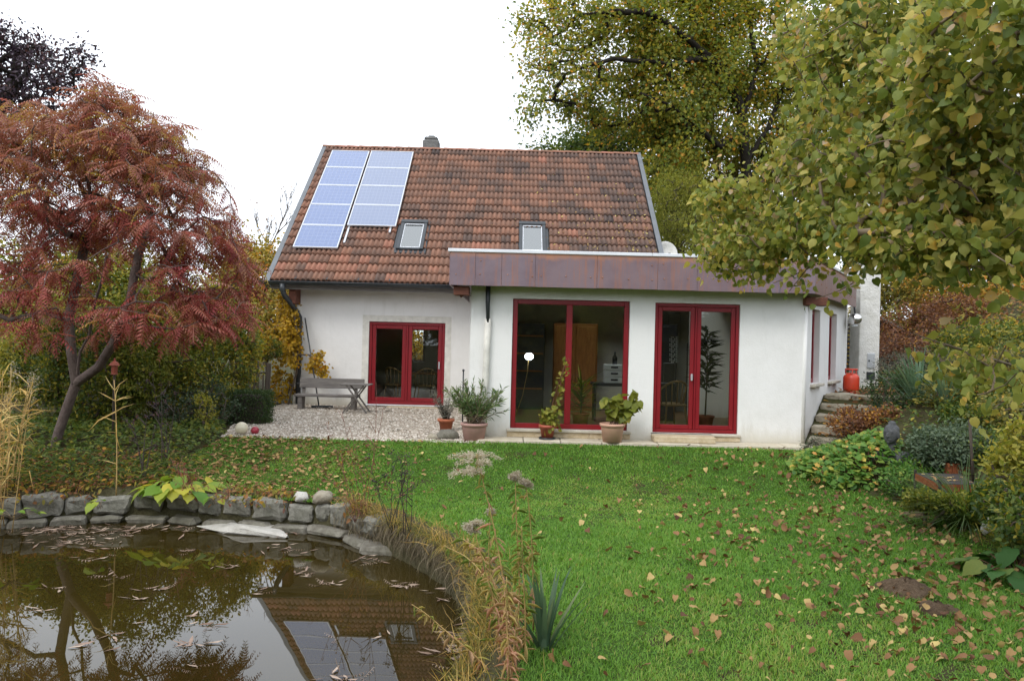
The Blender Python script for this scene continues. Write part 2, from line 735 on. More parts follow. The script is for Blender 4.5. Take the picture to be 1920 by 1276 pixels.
def ell_points(ells, n, shell=.45, seed=None):
    """points filling a union of ellipsoids, (centre, radii, weight), more of them near the surface"""
    w = np.array([e[2] if len(e) > 2 else e[1][0] * e[1][2] for e in ells], float)
    pick = rng.choice(len(ells), n, p=w / w.sum())
    d = unit(rng.normal(0, 1, (n, 3)))
    r = (shell + (1 - shell) * rng.random(n)) ** (1 / 2.)
    C = np.array([e[0] for e in ells]); S = np.array([e[1] for e in ells])
    return C[pick] + d * r[:, None] * S[pick], d


def E(px, py, D, rx, ry, dr, w=None):
    """a crown lobe seen at a pixel: radii rx, ry in photograph pixels, dr in metres"""
    k = m_per_px(D)
    e = (np.array(at(px, py, D)), np.array([rx * k, dr, ry * k]))
    return e + ((w,) if w else ())


def leaf_cloud(tips_pos, centre, per, sigma, up=.5, droop=.3, size=(.06, .1), out=.6):
    """leaves scattered round twig ends; returns pos, axis, normal, size"""
    n = len(tips_pos)
    pos = np.repeat(tips_pos, per, axis=0) + rnd(n * per, sigma)
    o = unit(pos - centre)
    axis = o * out + rnd(len(pos), .6) + np.array([0, 0, -droop])
    nrm = rnd(len(pos), .5) + np.array([0, 0, up]) + o * .7
    sz = rng.uniform(size[0], size[1], len(pos))
    return pos, axis, nrm, sz
# ------------------------------------------------------------------ material library
def m_plaster():
    m, nt, out = nodes_of('white_render')
    geo = nt.nodes.new('ShaderNodeNewGeometry')
    sep = nt.nodes.new('ShaderNodeSeparateXYZ')
    nt.links.new(geo.outputs['Position'], sep.inputs[0])
    n1 = noise(nt, 1.1, 6, .65, vec=geo.outputs['Position'])
    n2 = noise(nt, 3.0, 5, .7, vec=geo.outputs['Position'], sc=(2.2, 2.2, .35))
    base = mixc(nt, ramp_node(nt, [(.45, (0, 0, 0)), (.8, (1, 1, 1))], n1.outputs[0]).outputs[0], (.80, .79, .77), (.70, .69, .66))
    streak = ramp_node(nt, [(.55, (0, 0, 0)), (.78, (1, 1, 1))], n2.outputs[0]).outputs[0]
    base = mixc(nt, math_(nt, 'MULTIPLY', streak, .3), base, (.56, .545, .50))
    # splashed soil in the lowest hand's breadth
    low = math_(nt, 'SUBTRACT', 1.0, math_(nt, 'DIVIDE', math_(nt, 'SUBTRACT', sep.outputs[2], .02), math_(nt, 'ADD', math_(nt, 'MULTIPLY', n2.outputs[0], .5), .05)), True)
    base = mixc(nt, math_(nt, 'MULTIPLY', low, .75), base, (.46, .42, .31))
    n3 = noise(nt, 70, 4, .6, vec=geo.outputs['Position'])
    n4 = noise(nt, 9, 4, .6, vec=geo.outputs['Position'])
    h = math_(nt, 'ADD', n3.outputs[0], math_(nt, 'MULTIPLY', n4.outputs[0], 1.3))
    principled(nt, out, base, .9, 0, bump(nt, h, .35, .012), .2)
    return m


def m_tile():
    m, nt, out = nodes_of('clay_tile')
    a = nt.nodes.new('ShaderNodeAttribute'); a.attribute_name = 'tint'
    geo = nt.nodes.new('ShaderNodeNewGeometry')
    n = noise(nt, 6, 6, .7, vec=geo.outputs['Position'])
    n1 = noise(nt, 1.1, 3, .6, vec=geo.outputs['Position'])
    f = math_(nt, 'ADD', a.outputs['Fac'], math_(nt, 'MULTIPLY', math_(nt, 'SUBTRACT', n.outputs[0], .5), .7))
    f = math_(nt, 'ADD', f, math_(nt, 'MULTIPLY', math_(nt, 'SUBTRACT', n1.outputs[0], .5), .5))
    r = ramp_node(nt, [(0, (.055, .043, .042)), (.25, (.11, .075, .062)), (.5, (.185, .102, .072)), (.75, (.26, .13, .085)), (1, (.33, .145, .10))], f)
    n2 = noise(nt, 26, 5, .7, vec=geo.outputs['Position'])
    li = ramp_node(nt, [(.60, (0, 0, 0)), (.75, (1, 1, 1))], n2.outputs[0]).outputs[0]
    c = mixc(nt, math_(nt, 'MULTIPLY', li, .5), r.outputs[0], (.30, .22, .10))
    n3 = noise(nt, 17, 5, .7, vec=geo.outputs['Position'])
    da = ramp_node(nt, [(.55, (0, 0, 0)), (.72, (1, 1, 1))], n3.outputs[0]).outputs[0]
    c = mixc(nt, math_(nt, 'MULTIPLY', da, .42), c, (.05, .04, .04))
    principled(nt, out, c, .8, 0, bump(nt, n2.outputs[0], .4, .006), .3)
    return m


def m_copper():
    m, nt, out = nodes_of('weathered_copper')
    geo = nt.nodes.new('ShaderNodeNewGeometry')
    pos = geo.outputs['Position']
    a = nt.nodes.new('ShaderNodeAttribute'); a.attribute_name = 'tint'
    sep = nt.nodes.new('ShaderNodeSeparateXYZ'); nt.links.new(pos, sep.inputs[0])
    n1 = noise(nt, 2.2, 6, .6, vec=pos)
    c = ramp_node(nt, [(.3, (.150, .112, .138)), (.55, (.200, .155, .185)), (.8, (.225, .165, .18))], n1.outputs[0]).outputs[0]
    c = mixc(nt, math_(nt, 'MULTIPLY', a.outputs['Fac'], .65), c, (.20, .10, .075))
    st = noise(nt, 5.0, 5, .75, vec=pos, sc=(3.5, 3.5, .22))
    s = ramp_node(nt, [(.50, (0, 0, 0)), (.66, (1, 1, 1))], st.outputs[0]).outputs[0]
    c = mixc(nt, math_(nt, 'MULTIPLY', s, .6), c, (.34, .13, .055))
    # bright rusty run-off under the coping
    topn = noise(nt, 4, 4, .7, vec=pos)
    t = math_(nt, 'SUBTRACT', sep.outputs[2], math_(nt, 'ADD', 2.90, math_(nt, 'MULTIPLY', topn.outputs[0], .30)))
    t = math_(nt, 'MULTIPLY', t, 9.0, True)
    c = mixc(nt, math_(nt, 'MULTIPLY', t, .8), c, (.46, .20, .095))
    sp = noise(nt, 30, 3, .6, vec=pos)
    c = mixc(nt, math_(nt, 'MULTIPLY', ramp_node(nt, [(.66, (0, 0, 0)), (.76, (1, 1, 1))], sp.outputs[0]).outputs[0], .5), c, (.36, .16, .09))
    principled(nt, out, c, .42, .15, bump(nt, n1.outputs[0], .1, .01), .5)
    return m


def m_glass(ior=1.55, tint=(.95, .97, .95, 1)):
    m, nt, out = nodes_of('window_glass')
    tr = nt.nodes.new('ShaderNodeBsdfTransparent'); tr.inputs[0].default_value = tint
    gl = nt.nodes.new('ShaderNodeBsdfGlossy'); gl.inputs['Roughness'].default_value = .015
    gl.inputs[0].default_value = (.95, .97, .95, 1)
    fr = nt.nodes.new('ShaderNodeFresnel'); fr.inputs[0].default_value = ior
    mx = nt.nodes.new('ShaderNodeMixShader')
    nt.links.new(fr.outputs[0], mx.inputs[0]); nt.links.new(tr.outputs[0], mx.inputs[1]); nt.links.new(gl.outputs[0], mx.inputs[2])
    nt.links.new(mx.outputs[0], out.inputs[0])
    return m


def m_water():
    m, nt, out = nodes_of('pond_water')
    geo = nt.nodes.new('ShaderNodeNewGeometry')
    n = noise(nt, 1.3, 2, .5, vec=geo.outputs['Position'])
    n2 = noise(nt, .5, 3, .6, vec=geo.outputs['Position'])
    c = ramp_node(nt, [(.3, (.020, .014, .003)), (.7, (.034, .024, .005))], n2.outputs[0]).outputs[0]
    principled(nt, out, c, .012, 0, bump(nt, n.outputs[0], .035, .03), .5, IOR=1.52)
    return m


def m_solar(kind):
    m, nt, out = nodes_of('solar_cells_' + kind)
    uv = nt.nodes.new('ShaderNodeUVMap')
    sep = nt.nodes.new('ShaderNodeSeparateXYZ'); nt.links.new(uv.outputs[0], sep.inputs[0])

    def lines(c, n, w):
        f = math_(nt, 'FRACT', math_(nt, 'MULTIPLY', c, n))
        d = math_(nt, 'ABSOLUTE', math_(nt, 'SUBTRACT', f, .5))
        return math_(nt, 'GREATER_THAN', d, .5 - w)
    g = math_(nt, 'MAXIMUM', lines(sep.outputs[0], 9 if kind == 'blue' else 12, .035), lines(sep.outputs[1], 6, .035))
    fine = math_(nt, 'MULTIPLY', lines(sep.outputs[0], 27, .07), .25)
    g = math_(nt, 'MAXIMUM', g, fine)
    vo = nt.nodes.new('ShaderNodeTexVoronoi'); vo.inputs['Scale'].default_value = 40
    nt.links.new(uv.outputs[0], vo.inputs['Vector'])
    lo, hi = ((.070, .112, .24), (.11, .16, .32)) if kind == 'blue' else ((.11, .145, .24), (.14, .175, .28))
    c = mixc(nt, vo.outputs['Color'], lo, hi)
    c = mixc(nt, math_(nt, 'MULTIPLY', g, .26), c, (.42, .46, .56))
    principled(nt, out, c, .22, 0, None, .5, **{'Coat Weight': 1.0, 'Coat Roughness': .06})
    return m


def m_wood(name, c, dark, rough=.75, axis=(1, 14, 14)):
    m, nt, out = nodes_of(name)
    n = noise(nt, 3.5, 6, .65, sc=axis)
    n2 = noise(nt, 20, 3, .6, sc=axis)
    r = ramp_node(nt, [(.3, dark), (.7, c)], n.outputs[0])
    principled(nt, out, r.outputs[0], rough, 0, bump(nt, n2.outputs[0], .3, .005), .3)
    return m


def m_stone(name, c1, c2, c3, moss=.4):
    m, nt, out = nodes_of(name)
    oi = nt.nodes.new('ShaderNodeObjectInfo')
    n = noise(nt, 7, 8, .7)
    n2 = noise(nt, 2.2, 4, .6)
    n3 = noise(nt, 30, 5, .65)
    c = ramp_node(nt, [(.3, c1), (.5, c2), (.72, c3)], n.outputs[0]).outputs[0]
    c = mixc(nt, math_(nt, 'MULTIPLY', oi.outputs['Random'], .45), c, c1)
    ms = ramp_node(nt, [(.5, (0, 0, 0)), (.68, (1, 1, 1))], n2.outputs[0]).outputs[0]
    c = mixc(nt, math_(nt, 'MULTIPLY', ms, moss), c, (.055, .058, .025))
    h = math_(nt, 'ADD', n.outputs[0], math_(nt, 'MULTIPLY', n3.outputs[0], .4))
    principled(nt, out, c, .9, 0, bump(nt, h, .8, .04), .25)
    return m


def m_ground(name, stops, scale=3, bs=.6, fine=40):
    m, nt, out = nodes_of(name)
    geo = nt.nodes.new('ShaderNodeNewGeometry')
    n = noise(nt, scale, 8, .7, vec=geo.outputs['Position'])
    n2 = noise(nt, fine, 5, .7, vec=geo.outputs['Position'])
    f = math_(nt, 'ADD', math_(nt, 'MULTIPLY', n.outputs[0], .55), math_(nt, 'MULTIPLY', n2.outputs[0], .45))
    r = ramp_node(nt, stops, f)
    principled(nt, out, r.outputs[0], .95, 0, bump(nt, n2.outputs[0], bs, .03), .15)
    return m


M_PLASTER = m_plaster()
M_BAND = simple('bare_plaster', (.68, .66, .60), .9, 0, .2, 6, .3, .2)
M_TILE = m_tile()
M_COPPER = m_copper()
M_RIVET = simple('copper_rivet', (.42, .20, .12), .4, .4, .3, 30)
M_COPING = simple('coping_metal', (.72, .74, .77), .4, .3, .08, 3, .05)
M_GLASS = m_glass()
M_RED = simple('red_frame_paint', (.215, .008, .014), .36, 0, .12, 4, .04)
M_DARKMETAL = simple('dark_grey_metal', (.045, .05, .055), .42, .3, .2, 6, .06)
M_VERGE = simple('verge_metal', (.15, .16, .17), .5, .4, .15, 4, .06)
M_ALU = simple('aluminium', (.62, .64, .67), .35, .6, .08, 6, .03)
M_SILVER = simple('polished_steel', (.7, .7, .7), .15, .9, .1, 6, .02)
M_TRAV = m_stone('travertine', (.42, .33, .20), (.56, .46, .31), (.66, .58, .44), 0.0)
M_SILL = simple('sill_stone', (.50, .46, .38), .7, 0, .15, 10, .2)
M_PAVE = m_stone('pale_paving', (.46, .40, .29), (.60, .54, .42), (.68, .63, .53), .05)
M_CHIM = m_stone('grey_chimney_block', (.12, .12, .12), (.18, .18, .17), (.26, .25, .24), .1)
M_FLUE = m_stone('flue_render', (.56, .55, .50), (.68, .67, .63), (.75, .74, .71), .06)
M_BEAM = m_wood('rafter_wood', (.20, .075, .045), (.09, .035, .025))
M_OLDWOOD = m_wood('grey_weathered_wood', (.21, .19, .17), (.085, .078, .075))
M_FENCE = m_wood('dark_fence_wood', (.10, .075, .055), (.035, .03, .025), .85, (14, 14, 1))
M_ROOMWALL = simple('room_wall_paint', (.56, .55, .50), .9, 0, .08, 2, .1)
M_ROOMFLOOR = m_wood('room_floor_boards', (.22, .13, .07), (.13, .07, .035), .4)
M_CABINET = m_wood('orange_pine', (.36, .15, .04), (.22, .085, .025), .5, (10, 10, 1))
M_DARKFURN = simple('dark_furniture', (.025, .025, .03), .4, 0, .3, 5, .05)
M_WHITEFURN = simple('white_furniture', (.75, .75, .73), .5, 0, .05, 5, .03)
M_WICKER = m_wood('wicker', (.40, .26, .11), (.18, .11, .045), .7, (20, 20, 20))
M_TERRA = simple('terracotta', (.42, .135, .065), .8, 0, .25, 7, .2)
M_PINKPOT = simple('faded_pink_pot', (.40, .235, .20), .7, 0, .15, 5, .1)
M_PEACHPOT = simple('peach_pot', (.58, .34, .24), .65, 0, .1, 4, .08)
M_REDPOT = simple('red_clay_pot', (.38, .09, .05), .6, 0, .25, 7, .15)
M_SOIL = m_ground('potting_soil', [(.3, (.02, .014, .009)), (.7, (.06, .042, .028))], 12, .8, 60)
M_GAS = simple('orange_red_enamel', (.62, .06, .025), .35, 0, .15, 5, .05)
M_BALLW = simple('cream_ball', (.60, .55, .41), .35, 0, .06, 3, .02)
M_BALLR = simple('crimson_ball', (.30, .022, .04), .3, 0, .35, 9, .03)
M_STATUE = m_stone('statue_stone', (.05, .052, .055), (.085, .088, .092), (.13, .13, .13), .12)
M_RUST = m_stone('rusty_steel', (.16, .05, .02), (.28, .09, .035), (.36, .14, .06), .0)
M_DARKBOARD = m_wood('dark_board', (.06, .05, .045), (.02, .018, .016), .8)
M_STONE = m_stone('pond_stone', (.12, .115, .095), (.27, .26, .225), (.46, .44, .39), .45)
M_LEDGE = m_stone('ledge_stone', (.10, .09, .07), (.21, .195, .16), (.36, .34, .29), .4)
M_PALESTONE = m_stone('pale_limestone', (.34, .32, .28), (.52, .5, .45), (.66, .64, .6), .08)
M_STEP = m_stone('step_stone', (.22, .19, .14), (.34, .30, .23), (.46, .42, .34), .2)
M_BARK = m_stone('bark', (.035, .027, .02), (.07, .055, .042), (.11, .09, .07), .35)
M_DARKBARK = m_stone('dark_bark', (.012, .010, .008), (.024, .019, .015), (.04, .033, .026), .1)
M_SUMACBARK = m_stone('sumac_bark', (.07, .05, .045), (.12, .09, .08), (.17, .135, .115), .15)
M_TWIG = simple('bare_twig', (.10, .075, .055), .8, 0, .3, 10, .2)
M_HAZELTWIG = simple('hazel_twig', (.17, .125, .075), .7, 0, .3, 8, .2)
M_REDTWIG = simple('red_brown_stem', (.20, .075, .05), .7, 0, .3, 10, .2)
M_GREYTWIG = simple('dry_dark_stem', (.05, .038, .03), .85, 0, .3, 10, .2)
M_STRAW = simple('straw_stem', (.42, .28, .10), .7, 0, .25, 10, .2)
M_WATER = m_water()
M_ROOFGLASS = m_glass(3.4, (.97, .98, .99, 1))
M_ROOFGLASS.name = 'roof_window_glass'
M_SOLAR = m_solar('blue')
M_SOLAR2 = m_solar('grey')
M_GROUND = m_ground('garden_soil', [(.25, (.018, .013, .008)), (.42, (.045, .032, .018)), (.55, (.05, .055, .018)), (.62, (.09, .055, .03)), (.8, (.14, .09, .05))], 2.2, .8, 35)
M_LAWN = m_ground('lawn_turf', [(.3, (.030, .058, .010)), (.5, (.050, .098, .015)), (.7, (.085, .125, .03))], 1.2, .8, 60)
M_POND_BED = m_ground('bank_moss', [(.3, (.03, .026, .013)), (.5, (.075, .068, .034)), (.7, (.13, .12, .075))], 5, .9, 40)
M_GRAVEL = m_ground('limestone_gravel', [(.36, (.14, .11, .085)), (.47, (.34, .29, .23)), (.58, (.50, .44, .36)), (.7, (.60, .55, .47))], 14, 1.0, 55)
M_PEBBLE = leafmat('pebble', [(0, (.22, .17, .13)), (.4, (.42, .36, .29)), (1, (.62, .57, .5))], 0, .9, gain=1.0)
M_GRASS = leafmat('grass_blade', [(0, (.060, .140, .020)), (.5, (.105, .212, .032)), (.85, (.16, .255, .045)), (1, (.26, .25, .08))], .42, .55, gain=1.68)
M_FALLEN = leafmat('fallen_leaf', [(0, (.085, .036, .017)), (.2, (.16, .075, .032)), (.42, (.25, .135, .055)), (.62, (.34, .22, .085)), (.8, (.46, .34, .13)), (1, (.55, .45, .16))], .12, .7, gain=1.0)
M_WLEAF = leafmat('floating_leaf', [(0, (.16, .10, .07)), (.5, (.30, .21, .16)), (1, (.46, .36, .28))], .1, .6, gain=1.0)
M_HAZEL = leafmat('hazel_leaf', [(0, (.062, .090, .022)), (.25, (.110, .135, .028)), (.5, (.170, .180, .038)), (.7, (.235, .215, .055)), (.86, (.31, .25, .065)), (.95, (.36, .22, .05)), (1, (.29, .22, .15))], .38, .55)
M_OAK = leafmat('oak_leaf', [(0, (.036, .056, .013)), (.35, (.074, .092, .016)), (.62, (.130, .125, .018)), (.85, (.20, .150, .020)), (1, (.24, .11, .018))], .48, gain=2.4)
M_SUMAC = leafmat('sumac_leaf', [(0, (.18, .032, .038)), (.25, (.26, .062, .050)), (.45, (.27, .100, .070)), (.74, (.27, .135, .108)), (.88, (.32, .15, .05)), (1, (.32, .23, .05))], .3, gain=1.25)
M_BEECH = leafmat('dark_purple_leaf', [(0, (.020, .012, .022)), (.6, (.035, .022, .03)), (1, (.075, .03, .022))], .15)
M_GREEN = leafmat('green_leaf', [(0, (.022, .040, .010)), (.4, (.042, .068, .014)), (.7, (.075, .090, .016)), (1, (.17, .14, .018))], .35, gain=2.2)
M_DKGREEN = leafmat('dark_green_leaf', [(0, (.010, .022, .008)), (.6, (.022, .042, .013)), (1, (.045, .066, .018))], .3, gain=2.0)
M_BLUEGREEN = leafmat('blue_green_leaf', [(0, (.028, .045, .026)), (.6, (.055, .082, .048)), (1, (.10, .125, .075))], .3, gain=1.7)
M_YELGREEN = leafmat('yellow_green_leaf', [(0, (.065, .085, .013)), (.5, (.125, .135, .022)), (1, (.22, .19, .035))], .38, gain=2.0)
M_YELLOW = leafmat('yellow_leaf', [(0, (.20, .13, .012)), (.5, (.34, .215, .015)), (.85, (.44, .27, .018)), (1, (.42, .17, .015))], .35, gain=1.25)
M_OLIVE = leafmat('olive_leaf', [(0, (.05, .055, .014)), (.5, (.12, .105, .022)), (.85, (.21, .155, .026)), (1, (.27, .12, .022))], .35, gain=2.1)
M_RUSSET = leafmat('russet_leaf', [(0, (.055, .022, .014)), (.5, (.105, .05, .026)), (.85, (.175, .085, .03)), (1, (.24, .13, .02))], .35, gain=2.2)
M_REEDLEAF = leafmat('reed_blade', [(0, (.18, .12, .04)), (.5, (.36, .24, .08)), (1, (.50, .36, .15))], .3)
M_GOLD = leafmat('goldenrod_leaf', [(0, (.32, .17, .125)), (.28, (.33, .22, .145)), (.5, (.30, .24, .09)), (.7, (.20, .21, .055)), (1, (.10, .15, .035))], .3)
M_PLUME = leafmat('seed_fluff', [(0, (.36, .31, .25)), (1, (.62, .57, .49))], .3, .8, gain=1.1)
M_IRIS = leafmat('iris_blade', [(0, (.055, .10, .060)), (.6, (.085, .135, .085)), (1, (.16, .19, .10))], .3, .45, gain=1.55)
M_HOSTA = leafmat('broad_leaf', [(0, (.06, .14, .018)), (.5, (.14, .20, .025)), (1, (.34, .30, .04))], .35)
M_BERG = leafmat('deep_green_leaf', [(0, (.020, .058, .014)), (.7, (.045, .10, .022)), (1, (.14, .14, .03))], .3, .6, .2)
M_GERAN = leafmat('geranium_leaf', [(0, (.035, .095, .018)), (.5, (.075, .145, .024)), (.82, (.17, .20, .035)), (.93, (.34, .27, .05)), (1, (.42, .20, .06))], .3)
M_OLEANDER = leafmat('oleander_leaf', [(0, (.030, .056, .020)), (.6, (.065, .10, .036)), (1, (.12, .15, .06))], .25, .45, gain=2.2)
M_SAGE = leafmat('sage_leaf', [(0, (.055, .065, .048)), (.6, (.11, .115, .09)), (1, (.17, .16, .13))], .2)
M_HANG = leafmat('dead_grass', [(0, (.06, .045, .028)), (.5, (.15, .12, .075)), (1, (.26, .22, .15))], .2, .8, gain=1.2)
# ------------------------------------------------------------------ setting: ground, pond, lawn, gravel
def sheet(name, xs_of, ys, ncol, z_of, mat, kind='structure', parent=None):
    V = []
    for y in ys:
        x0, x1 = xs_of(y)
        X = np.linspace(x0, x1, ncol)
        V.append(np.stack([X, np.full(ncol, y), z_of(X, np.full(ncol, y))], 1))
    V = np.concatenate(V); nr = len(ys)
    i, j = np.meshgrid(np.arange(nr - 1), np.arange(ncol - 1), indexing='ij')
    a = (i * ncol + j).ravel()
    F = np.stack([a, a + 1, a + 1 + ncol, a + ncol], 1)
    o = link(name, np_mesh(name, V, [F], True), mat, parent)
    if kind: o['kind'] = kind
    return o


def build_ground():
    xs = np.concatenate([np.linspace(-260, -16, 26)[:-1], np.arange(-16, 16.01, .2), np.linspace(16, 260, 26)[1:]])
    ys = np.concatenate([np.linspace(-160, -2, 18)[:-1], np.arange(-2, 24.01, .2), np.linspace(24, 40, 20)[1:], np.linspace(40, 400, 24)[1:]])
    X, Y = np.meshgrid(xs, ys)
    Z = terrain_p(X, Y)
    Z = Z + np.where((np.abs(X) < 16) & (Y < 24), rng.normal(0, .006, X.shape), 0)
    V = np.stack([X.ravel(), Y.ravel(), Z.ravel()], 1)
    nr, nc = X.shape
    i, j = np.meshgrid(np.arange(nr - 1), np.arange(nc - 1), indexing='ij')
    a = (i * nc + j).ravel()
    o = link('ground', np_mesh('ground', V, [np.stack([a, a + 1, a + 1 + nc, a + nc], 1)], True), M_GROUND)
    o['kind'] = 'structure'


build_ground()

# pond: water, retaining bank, stones
wv = np.concatenate([POND_S * 1.0, [[-3.8, 6.4]]])
nW = len(POND_S)
_out = POND_S + unit(POND_S - np.array([-3.8, 6.4])) * .12
Vw = np.concatenate([np.c_[_out, np.full(nW, WATER_Z)], [[-3.8, 6.4, WATER_Z]]])
Fw = np.array([[i, (i + 1) % nW, nW] for i in range(nW)])
water = link('pond_water', np_mesh('pond_water', Vw, [Fw]), M_WATER)
water['kind'] = 'structure'

pond_wall = thing('pond_wall', 'low wall of grey weathered stone blocks and mossy earth bank ringing the garden pond', 'pond wall', (-2.2, 9.73, WATER_Z))


def build_bank():
    """earth and old mortar edge of the pond: inner face, rim, and a strip that runs under the turf"""
    P = catmull(POND, 14)
    n = len(P)
    T = unit(np.roll(P, -1, 0) - np.roll(P, 1, 0))
    N = np.stack([-T[:, 1], T[:, 0]], 1)
    cen = np.array([-3.8, 6.4])
    N = np.where(((P - cen) * N).sum(1, keepdims=True) < 0, -N, N)
    rows = []
    for k, (off, dz) in enumerate([(-.06, None), (-.03, -.55), (-.01, -.30), (.02, -.12), (.07, -.02), (.16, .035), (.30, .03), (.46, -.03)]):
        q = P + N * off + rng.normal(0, .012, P.shape)
        top = terrain(q[:, 0], q[:, 1])
        z = np.full(n, -1.2) if dz is None else top + dz + rng.normal(0, .012, n)
        rows.append(np.c_[q, z])
    V = np.concatenate(rows); m = len(rows)
    F = []
    for r in range(m - 1):
        for i in range(n):
            F.append((r * n + i, r * n + (i + 1) % n, (r + 1) * n + (i + 1) % n, (r + 1) * n + i))
    link('earth_bank', np_mesh('earth_bank', V - np.array(origin(pond_wall)), [np.array(F)], True), M_POND_BED, pond_wall)


build_bank()


def stone_mesh(name, size, seed, rough=.10, sub=2, bevel=.03):
    r_ = random.Random(seed)
    bm = bmesh.new()
    bmesh.ops.create_cube(bm, size=1.0)
    bmesh.ops.scale(bm, vec=size, verts=bm.verts[:])
    for v in bm.verts:
        v.co += Vector((r_.uniform(-1, 1) * size[0] * rough, r_.uniform(-1, 1) * size[1] * rough, r_.uniform(-1, 1) * size[2] * rough))
    bmesh.ops.bevel(bm, geom=bm.edges[:], offset=bevel, segments=1, affect='EDGES')
    bmesh.ops.subdivide_edges(bm, edges=[e for e in bm.edges if e.calc_length() > .12], cuts=sub, use_grid_fill=True)
    for v in bm.verts:
        v.co += Vector((r_.gauss(0, 1), r_.gauss(0, 1), r_.gauss(0, 1))) * min(size) * .035
    me = bpy.data.meshes.new(name)
    bm.to_mesh(me); bm.free()
    return me


def along_pond():
    P = catmull(POND, 14)
    i0 = np.argmin(np.hypot(P[:, 0] + 6.75, P[:, 1] - 9.5))
    Q = []
    i = i0
    while True:
        Q.append(P[i % len(P)])
        if Q[-1][0] > -1.45 and Q[-1][1] < 9.2:
            break
        i += 1
    Q = np.array(Q)
    s = np.concatenate([[0], np.cumsum(np.linalg.norm(np.diff(Q, axis=0), axis=1))])
    return Q, s


def build_stones():
    Q, s = along_pond()
    o = origin(pond_wall)
    L = s[-1]
    for course, (h, z0, wmin, wmax, inset) in enumerate([(.24, None, .30, .52, .06), (.11, WATER_Z - .03, .40, .75, -.05)]):
        t = 0.0; k = 0
        while t < L - .2:
            w = random.uniform(wmin, wmax)
            if course == 0 and t > 4.2: w *= .78
            mid = min(t + w / 2, L)
            x = np.interp(mid, s, Q[:, 0]); y = np.interp(mid, s, Q[:, 1])
            x2 = np.interp(min(mid + .1, L), s, Q[:, 0]); y2 = np.interp(min(mid + .1, L), s, Q[:, 1])
            ang = math.atan2(y2 - y, x2 - x)
            hh = h * random.uniform(.85, 1.12)
            nx, ny = -math.sin(ang), math.cos(ang)
            if ny < 0: nx, ny = -nx, -ny
            dep = .30
            top = float(terrain(x, y)) + (.0 if course == 0 else 0)
            zc = (top - .125 + random.uniform(-.03, .02)) if course == 0 else z0 + hh / 2
            off = inset + random.uniform(-.02, .02) + dep / 2 - .12
            me = stone_mesh('stone', (w - .02, dep, hh), 100 * course + k, random.uniform(.06, .12), 2, random.uniform(.02, .05))
            st = link('stone', me, M_STONE if course == 0 else M_LEDGE, pond_wall)
            st.location = Vector((x + nx * off, y + ny * off, zc)) - o
            st.rotation_euler = (random.uniform(-.05, .05), random.uniform(-.05, .05), ang)
            t += w + .02; k += 1


build_stones()


def rock(name, label, cat, p, size, mat, seed, rz=0, tilt=0.0, group=None, rough=.2):
    me = stone_mesh(name, size, seed, rough, 2, min(size) * .3)
    for pl in me.polygons: pl.use_smooth = name != 'flat_stone'
    o = link(name, me, mat)
    o.location = Vector(p) + Vector((0, 0, size[2] * .45))
    o.rotation_euler = (tilt, tilt * .5, rz)
    return tag(o, label, cat, group)


_p = at(478, 993, 9.72); rock('flat_stone', 'long flat pale slab lying at the water edge below the pond wall', 'stone', (_p.x, 9.70, WATER_Z - .02), (.95, .34, .10), M_PALESTONE, 5, .04, .03, None, .42)
_p = at(565, 940, 9.9); rock('wedge_stone', 'pale grey wedge of stone tilted up on top of the pond wall', 'stone', (_p.x, 9.93, float(terrain(_p.x, 9.93))), (.20, .14, .10), M_PALESTONE, 8, .5, .35)
_p = at(602, 941, 9.8); rock('round_stone', 'rounded buff boulder resting on the pond wall beside the wedge of stone', 'stone', (_p.x, 9.85, float(terrain(_p.x, 9.85))), (.24, .2, .15), M_STEP, 9, .2, .0)


# lawn
def lawn_x(y):
    xl = np.interp(y, [2.5, 3.6, 4.6, 5.63, 6.39, 7.2, 8.17, 9.16, 9.73, 10.05, 10.5, 11.3, 12.0, 12.9],
                   [-.5, -.3, -.02, .12, .1, -.05, -.5, -1.2, -1.9, -3.4, -4.3, -4.8, -4.7, -4.6])
    return xl, bed_edge(y) + .12


LAWN_Y = np.concatenate([np.arange(2.5, 12.86, .12), [12.9]])
lawn = sheet('lawn', lambda y: lawn_x(y), LAWN_Y, 60, lambda x, y: terrain(x, y) + .006 + rng.normal(0, .004, x.shape), M_LAWN)

# gravel seating area and paving strip
def gravel_x(y):
    return float(np.interp(y, [12.85, 13.2, 14.5, 17, 19.2], [-4.75, -4.8, -5.15, -5.6, -5.6])), (-.2 if y < 13.44 else -.73)


gravel = sheet('gravel', gravel_x, np.concatenate([np.arange(12.8, 19.1, .15), [19.19]]), 50,
               lambda x, y: terrain(x, y) + .012 + rng.normal(0, .006, x.shape), M_GRAVEL)


def build_pebbles():
    n = 9000
    y = 12.8 + 6.3 * rng.random(n) ** 1.5
    x = rng.uniform(-5.3, -.4, n)
    ok = np.array([(gravel_x(b)[0] < a < gravel_x(b)[1] - .02) for a, b in zip(x, y)])
    x, y = x[ok], y[ok]
    s = rng.uniform(.012, .034, len(x))
    oct_ = tmpl([(1, 0, 0), (0, .8, 0), (-1, 0, 0), (0, -.8, 0), (0, 0, .7), (.0, 0, -.5)], [(0, 1, 4), (1, 2, 4), (2, 3, 4), (3, 0, 4)])
    pos = np.c_[x, y, terrain(x, y) + .012]
    ax = rnd(len(x)); ax[:, 2] *= .3
    V, F, T = leaf_arrays(pos, ax, np.tile([0, 0, 1.], (len(x), 1)), s, rng.random(len(x)), oct_)
    o = link('pebbles', np_mesh('pebbles', V, F, False, T), M_PEBBLE, gravel)
    o['kind'] = 'stuff'


build_pebbles()

